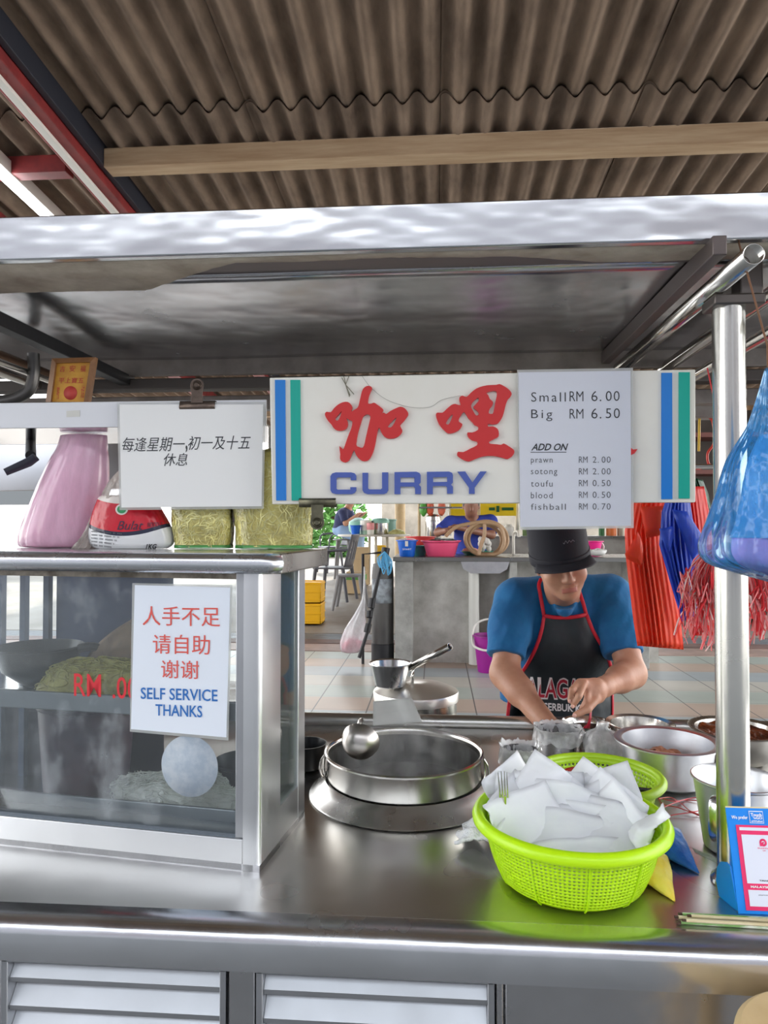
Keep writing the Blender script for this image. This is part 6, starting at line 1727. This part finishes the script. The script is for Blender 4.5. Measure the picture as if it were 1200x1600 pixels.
t = up_lathe('basin', 'hot pink basin heaped with dark utensils on the wash counter', 'basin', 689, 5.90, [('basin', [(0, 0), (.11, 0), (.12, .01), (.148, .11), (.170, .125), (.170, .131), (.142, .120), (.115, .014), (0, .012)], PK)])
pp = od(689, 850, 5.90)
for i, (dx_, dy_, a, l) in enumerate(((-.07, .0, .3, .12), (.03, .03, 1.1, .13), (.06, -.04, -.4, .12), (-.02, -.05, 2.0, .11), (.09, .02, .8, .1))):
    q = thing('utensil', 'dark handled utensil lying in the hot pink basin', 'utensil', (pp.x + dx_, pp.y + dy_, ZW + .11), a, 'utensils in the pink basin')
    G().tube(catmull([(-l / 2, 0, 0), (0, 0, .02), (l / 2, 0, .012)], 5), .014, 8, flat=.6).obj('handle', mat('maroon_handle', c255(90, 30, 40), .4) if i == 0 else (MATS['maroon_handle'] if i % 2 else BLK), q)
hz = thing('hose', 'coiled tan garden hose standing upright on the steel sink top', 'hose', (od(760, 868, 5.84).x, 5.84, ZW))
HOSE = mat('tan_hose', c255(188, 156, 122), .45, col2=c255(170, 138, 106), nscale=10)
hc_ = od(760, 845, 5.85)
for k, (rx, rz, dxx, dy_) in enumerate(((33, 27, 0, 0), (30, 25.5, 2, .03), (27, 24, -2, .06), (31, 26, 4, .09))):
    P = [od(760 + dxx + rx * cos(a) , 868.5 - rz + rz * sin(-a) * -1 * -1, 5.84) + Vector((0, dy_ + .03 * sin(a * 2), 0)) for a in [2 * pi * i / 48 for i in range(48)]]
    P = [Vector((p.x, p.y, max(p.z, ZW + .016))) for p in P]
    G().tube(P, .0155, 8, closed=True).obj('coil', HOSE, hz, True)
P = [(696, 838), (712, 824), (735, 818), (757, 816), (780, 822), (788, 845), (782, 862)]
G().tube(catmull([od(x, y, 5.80) for x, y in P], 6), .0155, 8).obj('coil', HOSE, hz, True)
G().tube(catmull([od(757, 818, 5.81), od(757, 835, 5.8), od(752, 850, 5.8), od(748, 866, 5.8)], 6), .0155, 8).obj('coil', HOSE, hz, True)
t = up_lathe('tray', 'green tray with sliced pink luncheon meat behind the hose coil', 'tray', 748, 6.15, [('tray', [(0, 0), (.12, 0), (.15, .028), (.158, .03), (.158, .034), (.148, .033), (.118, .005), (0, .005)], GRNP)])
q = od(735, 850, 6.12)
tt = G().ell((0, 0, .03), (.07, .05, .028), 20, 10).obj('luncheon_meat', mat('pink_meat', c255(240, 176, 160), .5)); tt.location = (q.x, q.y, ZW + .008); tag(tt, 'pink block of meat lying on the green tray on the wash counter', 'meat')
q = od(756, 850, 6.2)
tt = thing('mushrooms', 'white frilly mushrooms heaped on the green tray behind the hose', 'mushrooms', (q.x, q.y, ZW + .006))
R = random.Random(2); g = G()
for i in range(26): a = R.random() * 6.28; r = R.random() * .05; g.ell((r * cos(a), r * sin(a) * .7, .04 + R.random() * .09), (.02, .014, .028), 8, 6)
o = g.obj('mushroom_caps', mat('white_mushroom', c255(226, 222, 216), .7), tt, ang=180); o['kind'] = 'stuff'
t = up_lathe('bucket', 'hot pink pail on the wash counter right beside the vendor\'s cap', 'bucket', 927, 5.95, [('pail', pail(.05, .072, .125), mat('magenta_pink_plastic', c255(238, 34, 140), .35))])
G().tube(catmull([(.06, 0, .12), (.085, 0, .08), (.075, 0, .03)], 5), .008, 8).obj('handle', WHITEP, t)
q = od(932, 850, 5.8)
o = G().grid(lambda u, v: Vector((.075 * cos(u * 6.283) * sin(v * pi), .05 * sin(u * 6.283) * sin(v * pi), .03 - .03 * cos(v * pi))) * (1 + .25 * mnoise.noise((cos(u * 6.28) * 2, sin(u * 6.28) * 2, v * 4))), 20, 12, True).obj('white_bag', mat('milky_bag', c255(226, 226, 222), .4)); o.location = (q.x, q.y - .02, ZW + .005)
tag(o, 'small white plastic bag lying before the pink pail on the wash counter', 'bag')

# purple bucket on the tiles
bp = od(764, 1030, 5.5)
t = thing('bucket', 'purple bucket with a raised white handle standing on the tiles by the drain pipe', 'bucket', (bp.x, bp.y, .2505))
G().lathe(pail(.088, .118, .285), (0, 0, 0), 40).obj('pail', PUR, t)
G().tube(catmull([(-.13, -.01, .27), (-.12, -.09, .21), (-.03, -.135, .185), (.07, -.12, .2), (.13, -.02, .27)], 6), .009, 8).obj('handle', WHITEP, t)
G().tube(catmull([(-.13, -.01, .27), (-.10, .03, .36), (.0, .05, .40), (.1, .03, .36), (.13, -.02, .27)], 6), .008, 8).obj('handle', WHITEP, t)

# grey bin, mop sticks and hanging bags left of the counter
bn = od(598, 1020, 5.85)
t = thing('bin', 'tall dark grey bin with a black base standing left of the wash counter', 'bin', (bn.x, bn.y, .2505))
G().lathe([(0, 0), (.092, 0), (.095, .01), (.095, .16), (.09, .165)], (0, 0, 0), 32).obj('base', mat('black_bin_base', c255(40, 40, 44), .5), t)
G().lathe([(.091, .165), (.091, .72), (.087, .78), (.08, .82), (.0, .84)], (0, 0, 0), 32).obj('shell', mat('charcoal_bin', c255(96, 94, 92), .5, col2=c255(74, 72, 72), nscale=5, stretch=(1, 1, .3)), t)
G().lathe([(.0925, .50), (.0925, .70)], (0, 0, 0), 24, None, radians(200), radians(330)).obj('label', mat('faded_label', c255(176, 186, 194), .5, col2=c255(130, 134, 140), nscale=20), t, solid=.001)
q0 = od(570, 1030, 5.55)
t = thing('spray_lance', 'black spray lance leaning on the grey bin with a tap fitting', 'spray lance', (q0.x, q0.y, .2505))
G().tube([od(561, 1028, 5.55), od(575, 985, 5.6), od(585, 930, 5.66), od(600, 865, 5.72)], [.014, .014, .016, .014], 10).obj('lance', DARKM, t, True)
G().tube([od(601, 868, 5.72), od(603, 856, 5.73)], [.032, .034], 12).obj('grip', DARKM, t, True)
for a, b_ in (((576, 975), (573, 988)), ((582, 935), (580, 950)), ((578, 955), (577, 965))): G().tube([od(*a, 5.62), od(*b_, 5.6)], .026, 10).obj('fitting', DARKM, t, True)
t = thing('bag_stand', 'thin black right angled pipe stand beside the grey bin', 'stand', (od(567, 1010, 5.8).x, od(567, 1010, 5.8).y, .2505))
xx = od(567, 1010, 5.8)
G().tube([(xx.x, xx.y, .2505), (xx.x, xx.y, od(567, 866, 5.8).z), od(600, 863, 5.8)], .012, 8).obj('pipe', DARKM, t, True)
t = thing('blue_twine', 'loop of light blue twine hanging from the spray lance grip', 'twine', od(602, 885, 5.68))
R = random.Random(4)
for i in range(9):
    x = 596 + i * 1.8; G().tube(catmull([od(601, 862, 5.69), od(x - 6, 875 + R.uniform(-4, 4), 5.66), od(x - 2, 890 + R.uniform(-5, 10), 5.66), od(x + 2, 878, 5.67), od(602, 863, 5.69)], 5), .0045, 5).obj('strand', mat('blue_twine', c255(96, 176, 220), .5) if i == 0 else MATS['blue_twine'], t, True)
CLB = film_mat('milky_clear_bag', (.92, .92, .94, 1), .5, .12, True, 12, .35, .7, .75, bump=.8, bscale=20)
hb_ = od(550, 990, 5.72)
t = thing('hanging_bag', 'clear plastic bag of pink things hanging from the black pipe stand', 'bag', od(552, 1020, 5.72))
base = od(552, 1020, 5.72)
bagloft(G(), [(0, -.02, 0, .04, .03), (.02, -.02, 0, .085, .05), (.10, -.005, 0, .10, .06), (.22, .025, 0, .075, .05), (.34, .06, 0, .035, .03), (.46, .085, 0, .012, .012), (.70, .09, 0, .006, .006)], amp=.12, seed=4, fine=.06).obj('bag', CLB, t, ang=180)
bagloft(G(), [(.012, -.015, 0, .05, .03), (.05, -.01, 0, .075, .045), (.10, .0, 0, .06, .04), (.12, 0, 0, .02, .015)], n=24, amp=.2, seed=5).obj('contents', mat('pink_stuff', c255(226, 60, 110), .6), t, ang=180)

# far seating area ---------------------------------------------------------------
DT = 10.4
def zf(D): return ramp(D)
tc_ = od(585, 850, DT)
tbz = od(585, 835, DT).z
t = thing('round_table', 'pale round topped table crowded with tubs in the far seating area', 'table', (tc_.x, tc_.y, zf(DT)))
G().lathe([(0, tbz - .03 - zf(DT)), (.53, tbz - .03 - zf(DT)), (.54, tbz - .02 - zf(DT)), (.54, tbz - .004 - zf(DT)), (.53, tbz - zf(DT)), (0, tbz - zf(DT))], (0, 0, 0), 48).obj('top', mat('pale_table_top', c255(196, 190, 178), .35), t)
for x, y in ((-.3, -.2), (.05, -.34), (.2, -.2), (-.1, .3)): G().tube([(x, y, tbz - .03 - zf(DT)), (x * 1.15, y * 1.1, 0)], .02, 8).obj('leg', mat('pale_leg', c255(188, 180, 160), .5) if x == -.3 else MATS['pale_leg'], t)
def on_tab(name, label, cat, px, dD, parts, group=None):
    p = od(px, 835, DT + dD); tt = thing(name, label, cat, (p.x, p.y, tbz + .0008), 0, group)
    for pn, pr_, m in parts: G().lathe(pr_, (0, 0, 0), 32).obj(pn, m, tt, ang=40)
    return tt
MINT = mat('mint_plastic', c255(140, 196, 178), .4); PKT = mat('pale_pink_tub', c255(240, 160, 160), .4); WHT = mat('off_white_plastic', c255(228, 226, 214), .4)
on_tab('bowl', 'mint green bowl turned on its side behind the blue pail on the far table', 'bowl', 560, .15, [('bowl', [(0, 0), (.09, 0), (.14, .05), (.15, .13), (.14, .19), (.05, .245), (0, .25)], MINT)])
on_tab('pail', 'bright blue pail on the far table', 'pail', 555.5, -.28, [('pail', pail(.055, .075, .135), PB_)])
on_tab('tub', 'white and pink plastic tub between the blue pail and the steel pot', 'tub', 572, -.2, [('tub', [(0, 0), (.085, 0), (.088, .06)], mat('mint_base', c255(170, 206, 176), .4)), ('wall', [(.088, .06), (.086, .2), (.08, .205), (0, .205)], WHT)])
on_tab('tub', 'pink lidded tub against the steel pot on the far table', 'tub', 579, -.3, [('tub', [(0, .07), (.052, .07), (.055, .075), (.055, .165), (.05, .17), (0, .17)], PKT), ('foot', [(0, 0), (.052, 0), (.052, .07)], WHT)])
on_tab('pot', 'steel pot with a mint green lid on the far table', 'pot', 594, -.12, [('pot', [(0, 0), (.118, 0), (.12, .01), (.12, .17)], STEEL_P), ('lid', [(.13, .165), (.135, .19), (.12, .22), (.10, .235), (0, .24)], MINT)])
on_tab('pot', 'teal pot behind the steel pot on the far table', 'pot', 607, .22, [('pot', [(0, 0), (.105, 0), (.11, .01), (.115, .2), (.125, .21), (.125, .225), (0, .23)], mat('teal_pot', c255(120, 160, 152), .4))])
p = od(620, 835, DT - .2); o = G().grid(lambda u, v: Vector((.13 * cos(u * 6.283) * cos(v * pi / 2), .11 * sin(u * 6.283) * cos(v * pi / 2), .07 * sin(v * pi / 2))) * (1 + .15 * mnoise.noise((u * 9, v * 5, 1))), 24, 8, True).obj('bean_sprouts', mat('sprout_heap', c255(206, 204, 140), .6, col2=c255(180, 176, 110), nscale=30)); o.location = (p.x, p.y, tbz + .006); tag(o, 'heap of pale yellow bean sprouts at the right end of the far table', 'vegetables')
q = od(565, 862, DT + .3); t = thing('cardboard_box', 'plain brown carton standing under the far table', 'box', (q.x, q.y, ramp(q.y) + .004))
CARD = mat('cardboard', c255(190, 166, 130), .8)
G().box(-.11, .11, -.12, .12, 0, .38).obj('carton', CARD, t); G().box(-.09, .12, -.11, .13, .381, .56).obj('upper_carton', CARD, t)
q = od(557, 890, DT - .5); t = thing('crate', 'green edged beige carton standing on the floor before the far table', 'crate', (q.x, q.y, ramp(q.y) + .003))
G().box(-.13, .13, -.1, .1, 0, .30).obj('carton', CARD, t); G().box(-.135, .135, -.105, .105, .19, .26).obj('green_band', mat('leaf_green', c255(86, 150, 70), .6), t)
q = od(595, 850, DT + .4); t = thing('yellow_bin', 'slim yellow bin standing behind the far table', 'bin', (q.x, q.y, ramp(q.y) + .002))
G().lathe(pail(.09, .10, .58), (0, 0, 0), 20).obj('bin', mat('yellow_plastic', c255(236, 190, 20), .4), t)
# plastic chairs and a stool
CHR = mat('charcoal_plastic', c255(78, 78, 84), .45)
def chair(label, q, rz):
    t = thing('plastic_chair', label, 'chair', q, rz, None)
    G().grid(lambda u, v: Vector((-.22 + .44 * u, -.21 + .42 * v, .43 + .012 * (2 * u - 1) ** 2)), 6, 6).obj('seat', CHR, t, solid=.02, soff=-1)
    def back(u, v): return Vector(((-.2 + .4 * u) * (1 - .15 * v), .205 + .10 * v + .03 * (1 - (2 * u - 1) ** 2), .45 + .42 * v))
    g = G(); n = 13
    vs = [back(i / n, j / 14) for j in range(15) for i in range(n + 1)]
    fs = [(j * (n + 1) + i, j * (n + 1) + i + 1, (j + 1) * (n + 1) + i + 1, (j + 1) * (n + 1) + i) for j in range(14) for i in range(n) if not (2 < j < 11 and i % 3 == 1 and 0 < i < n - 1)]
    g.add(vs, fs); g.obj('backrest', CHR, t, solid=.012)
    for x in (-1, 1):
        G().tube([(x * .2, -.18, .43), (x * .235, -.22, 0)], [.026, .020], 8).obj('leg', CHR, t)
        G().tube([(x * .19, .19, .43), (x * .225, .26, 0)], [.026, .020], 8).obj('leg', CHR, t)
        G().tube(catmull([(x * .2, -.17, .43), (x * .24, -.15, .62), (x * .24, .05, .66), (x * .19, .24, .66)], 5), .018, 8, flat=.6).obj('armrest', CHR, t)
    return t
q = od(521, 905, 9.3); chair('dark grey plastic armchair with a slatted back left of the far table', (q.x, q.y, ramp(q.y) + .008), radians(-100))
q = od(522, 880, 12.0); chair('dark grey plastic armchair half hidden behind the slatted one', (q.x, q.y, ramp(q.y) + .008), radians(-60))
q = od(548, 905, 8.7); t = thing('plastic_stool', 'grey square plastic stool with splayed legs before the far table', 'stool', (q.x, q.y, ramp(q.y) + .004))
G().box(-.15, .15, -.15, .15, .40, .43).obj('seat', mat('grey_plastic', c255(120, 120, 122), .5), t, bevel=.012)
for x in (-1, 1):
    for y in (-1, 1): G().tube([(x * .13, y * .13, .41), (x * .2, y * .2, 0)], [.028, .02], 8).obj('leg', MATS['grey_plastic'], t)
q = od(537, 830, 11.3); t = thing('tall_stool', 'grey plastic stool under the person in navy at the far table', 'stool', (q.x, q.y, ramp(q.y) + .003)); hs = q.z - .128 - ramp(q.y)
G().lathe([(0, hs - .02), (.17, hs - .02), (.18, hs - .01), (.17, hs), (0, hs)], (0, 0, 0), 24).obj('seat', MATS['grey_plastic'], t)
for a in range(4): G().tube([(.12 * cos(a * pi / 2 + .78), .12 * sin(a * pi / 2 + .78), hs - .02), (.18 * cos(a * pi / 2 + .78), .18 * sin(a * pi / 2 + .78), 0)], [.024, .018], 8).obj('leg', MATS['grey_plastic'], t)
# yellow crates stacked at the left
YC = mat('crate_yellow', c255(244, 184, 14), .4)
for i, (dz, lab) in enumerate(((0, 'yellow plastic crate at the bottom of the stack on the hall floor'), (.235, 'yellow plastic crate on top of the stack on the hall floor'))):
    q = od(478, 945, 7.9); t = thing('crate', lab, 'crate', (q.x, q.y, ramp(q.y) + .006 + dz))
    g = G()
    w_, d_, h_ = .19, .15, .228
    g.box(-w_, w_, -d_, -d_ + .012, .0, h_); g.box(-w_, w_, d_ - .012, d_, 0, h_); g.box(-w_, -w_ + .012, -d_, d_, 0, h_); g.box(w_ - .012, w_, -d_, d_, 0, h_); g.box(-w_, w_, -d_, d_, 0, .012)
    g.obj('shell', YC, t, bevel=.004)
    for z in (.03, .11, .2): G().box(-w_ - .006, w_ + .006, -d_ - .006, d_ + .006, z, z + .016).obj('ridge', YC, t, bevel=.003)
# hall columns, posts and counter stuff behind the wash counter
COLM = mat('cream_column', c255(214, 190, 150), .6, col2=c255(196, 170, 130), nscale=5)
q = od(625, 840, 11.5); struct(G().cyl((q.x, q.y, zf(11.5)), (q.x, q.y, 3.1), .085, n=20).obj('trim_11', COLM))
q = od(1190, 900, 9); struct(G().cyl((q.x, q.y, zf(9)), (q.x, q.y, 3.0), .07, n=20).obj('trim_12', COLM))
q = od(655, 820, 9.5); 
t = thing('shelf_rack', 'steel tube rack standing behind the red basins', 'rack', (q.x + .4, q.y, ramp(9.5)))
for x in (0, .8): G().tube([(q.x + x, q.y, ramp(9.5)), (q.x + x, q.y, 1.95)], .02, 8).obj('post', COLM, t, True)
G().box(q.x, q.x + .8, q.y - .2, q.y + .2, 1.20, 1.22).obj('shelf', WTOP, t, True)
G().box(q.x, q.x + .8, q.y - .2, q.y + .2, 1.62, 1.64).obj('shelf', WTOP, t, True)
q2 = od(677, 830, 9.4); t = thing('steel_canister', 'tall steel canister with a rounded lid on the rack behind the red basins', 'canister', (q2.x, q2.y, 1.2205))
G().lathe([(0, 0), (.10, 0), (.105, .01), (.105, .22), (.112, .225), (.112, .235), (.105, .24), (.1, .29), (.06, .32), (0, .33)], (0, 0, 0), 32).obj('body', STEEL_P, t)
rk = [o for o in COL.objects if o.name == 'shelf_rack'][0]; rq = od(655, 820, 9.5)
G().box(rq.x - .02, rq.x + .82, rq.y - .03, rq.y + .03, 1.80, 1.83).obj('hanging_rail', COLM, rk, True)
for i, (px, py, c, lab) in enumerate(((672, 793, c255(226, 104, 70), 'orange bag hanging on the rack above the steel canister'), (690, 794, c255(232, 120, 90), 'coral bag hanging on the rack right of the steel canister'), (662, 795, c255(90, 170, 70), 'green bag hanging on the rack left of the steel canister'))):
    q3 = od(px, py, 9.45); q3.y = rq.y - .055; tp = thing('hanging_packet', lab, 'bag', q3)
    G().grid(lambda u, v: Vector((.055 * cos(u * 6.283) * sin(v * pi), .05 * sin(u * 6.283) * sin(v * pi), -.10 * cos(v * pi))) * (1 + .2 * mnoise.noise((cos(u * 6.28) * 2 + i, sin(u * 6.28) * 2, v * 3))), 16, 12, True).obj('packet', mat('packet_%s' % ('orange', 'coral', 'green')[i], c, .4), tp, ang=180)
    G().tube([(0, 0, .09), (0, .02, 1.815 - q3.z), (0, .055, 1.832 - q3.z)], .006, 6).obj('string', WHITEP, tp)
# yellow signboard of a far stall with a dark green band
q = od(772, 790, 9.8); t = thing('stall_sign', 'yellow signboard with dark green panels on the stall behind the blue clad person', 'sign', q)
a, b_ = od(705, 806, 9.8), od(806, 770, 9.8)
G().box(a.x, b_.x, q.y, q.y + .05, a.z, b_.z + .05).obj('board', mat('sign_yellow', c255(246, 214, 20), .45), t, True)
for x0, x1 in ((764, 773), (775.5, 780), (784, 802)): 
    p0, p1 = od(x0, 797.5, 9.8), od(x1, 793, 9.8) if x0 != 775.5 else od(x1, 790.5, 9.8)
    if x0 == 775.5: p0 = od(x0, 800, 9.8)
    G().box(p0.x, p1.x, q.y - .012, q.y, p0.z, p1.z).obj('green_panel', mat('sign_dark_green', c255(20, 92, 46), .5) if x0 == 764 else MATS['sign_dark_green'], t, True)
for px in (703, 808): 
    pz = od(px, 800, 9.9); G().tube([(pz.x, pz.y, 1.251), (pz.x, pz.y, 2.4)], .025, 10).obj('post', WHITEP, t, True)
q = od(790, 850, 9.6); t = thing('stall_counter', 'grey counter of the stall behind the wash counter', 'counter', (q.x + .3, q.y + .3, ramp(9.6)))
G().box(od(765, 850, 9.6).x, od(1060, 850, 9.6).x, q.y, q.y + .6, ramp(9.6), 1.22).obj('front', mat('grey_counter', c255(158, 156, 152), .6, col2=c255(134, 130, 126), nscale=4), t, True)
G().box(od(762, 850, 9.6).x, od(1064, 850, 9.6).x, q.y - .03, q.y + .64, 1.22, 1.25).obj('top', WTOP, t, True)
for i, (px, r, h, c, lab) in enumerate(((795, .07, .16, c255(232, 230, 222), 'white bag of noodles on the grey counter behind the hose'), (822, .05, .2, c255(120, 150, 90), 'green jar on the grey counter beside the price list'), (955, .07, .18, c255(226, 120, 60), 'orange tub on the grey counter right of the vendor'), (940, .04, .22, c255(60, 120, 70), 'green bottle on the grey counter right of the vendor'), (970, .05, .15, c255(180, 170, 150), 'beige jar on the grey counter by the orange bags'))):
    p = od(px, 830, 9.85); t = thing('jar', lab, 'jar', (p.x, p.y, 1.2505))
    G().lathe([(0, 0), (r, 0), (r, h * .75), (r * .6, h * .9), (r * .6, h), (0, h)], (0, 0, 0), 16).obj('jar', mat('jar_colour_%s' % 'abcde'[i], c, .5), t)
# dark shelving at the far right behind the post
q = od(1110, 840, 7.6); t = thing('storage_shelf', 'dark storage shelf with boxes seen between the sign and the support post', 'shelf', (q.x + .3, q.y + .2, ramp(7.6)))
MAH = mat('dark_red_wood', c255(110, 64, 58), .6)
xA, xB = od(1075, 800, 7.6).x, od(1330, 800, 7.6).x
for z in (1.05, 1.5, 1.95, 2.35): G().box(xA, xB, q.y, q.y + .4, z, z + .05).obj('board', MAH, t, True)
for x in (xA, (xA + xB) / 2, xB): G().box(x - .03, x + .03, q.y, q.y + .4, ramp(7.6), 2.7).obj('upright', mat('grey_upright', c255(120, 116, 110), .6) if x == xA else MATS['grey_upright'], t, True)
G().box(xA, xB, q.y + .4, q.y + .43, ramp(7.6), 2.7).obj('back', mat('dim_back', c255(104, 96, 90), .8), t, True)
q5 = od(1102, 640, 2.02); t = thing('control_box', 'grey metal box fixed on the rail between the sign and the support post', 'box', q5)
G().box(q5.x - .035, q5.x + .06, q5.y, q5.y + .06, od(1100, 652, 2.02).z, od(1100, 612, 2.02).z).obj('case', mat('pale_grey_case', c255(170, 168, 164), .5, col2=c255(140, 132, 128), nscale=8), t, True, bevel=.004)
t = thing('cable', 'looped red and yellow cable hanging left of the support post', 'cable', od(1108, 700, 2.04))
G().tube(catmull([od(1095, 650, 2.045), od(1112, 656, 2.04), od(1116, 690, 2.04), od(1106, 708, 2.04), od(1107, 724, 2.04), od(1116, 730, 2.04)], 6), .0035, 6).obj('red_cable', mat('red_cable', c255(206, 62, 48), .5), t, True)
G().tube([od(1093, 650, 2.045), od(1092, 705, 2.04)], .0035, 6).obj('yellow_cable', mat('yellow_cable', c255(212, 172, 40), .5), t, True)
# greenery and a parked white van beyond the left edge of the hall
LEAF = mat('sunlit_foliage', c255(120, 170, 90), .7, col2=c255(84, 136, 66), nscale=8)
def shrub(label, q, w_, h_, n, seed):
    t = thing('shrub', label, 'shrub', q); R = random.Random(seed); g = G()
    for i in range(n):
        a, u = R.random() * 6.283, R.random(); r = w_ * (R.random() ** .5) * sin(pi * (.15 + .8 * u)); c = Vector((r * cos(a), r * sin(a) * .6, h_ * u))
        M = Euler((R.uniform(-1, 1), R.uniform(-1, 1), R.uniform(0, 6))).to_matrix(); s_ = .09
        g.add([c + M @ Vector(p) for p in ((-s_ * .5, 0, 0), (0, -s_ * 1.2, .02), (s_ * .5, 0, 0), (0, s_ * 1.2, .02))], [(0, 1, 2, 3)])
    o = g.obj('foliage', LEAF, t, ang=180, fix=False)
    G().tube([(0, 0, 0), (0, 0, h_ * .7)], .04, 6).obj('stem', mat('bark', c255(96, 78, 60), .8) if seed == 1 else MATS['bark'], t)
q = od(520, 850, 15.5); shrub('leafy green shrub in daylight beyond the far seating area', (q.x, q.y, ramp(14)), .9, 1.7, 1500, 1)
q = od(470, 850, 17); shrub('paler shrub further left beyond the far seating area', (q.x, q.y, ramp(14)), 1.1, 2.0, 1200, 2)
def van(q):
    t = thing('van', 'white van parked in daylight beyond the left side of the hall', 'van', q)
    W_ = mat('white_car_paint', c255(240, 242, 244), .25, coat=.5)
    P = [(-2.1, .35), (2.1, .35), (2.15, .9), (1.9, 1.05), (1.25, 1.85), (-2.0, 1.9), (-2.15, 1.0)]
    G().prism(P, 'y', -.85, .85).obj('body', W_, t, bevel=.06, seg=3)
    for x0, x1 in ((-1.8, -.6), (-.5, .5), (.6, 1.35)): G().prism([(x0, 1.12), (x1 + (.3 if x0 > .5 else 0), 1.12), (x1, 1.7), (x0, 1.7)], 'y', -.862, -.852).obj('window', mat('car_glass', c255(50, 58, 64), .1) if x0 == -1.8 else MATS['car_glass'], t)
    for x in (-1.35, 1.35):
        for y in (-.8, .8): G().lathe([(0, -.1), (.2, -.1), (.32, -.09), (.33, 0), (.32, .09), (.2, .1), (0, .1)], (x, y, .33), 24, Matrix.Rotation(pi / 2, 3, 'X')).obj('wheel', mat('tyre', c255(30, 30, 32), .8) if (x, y) == (-1.35, -.8) else MATS['tyre'], t)
van((-7.4, 12.5, ramp(12.5)))
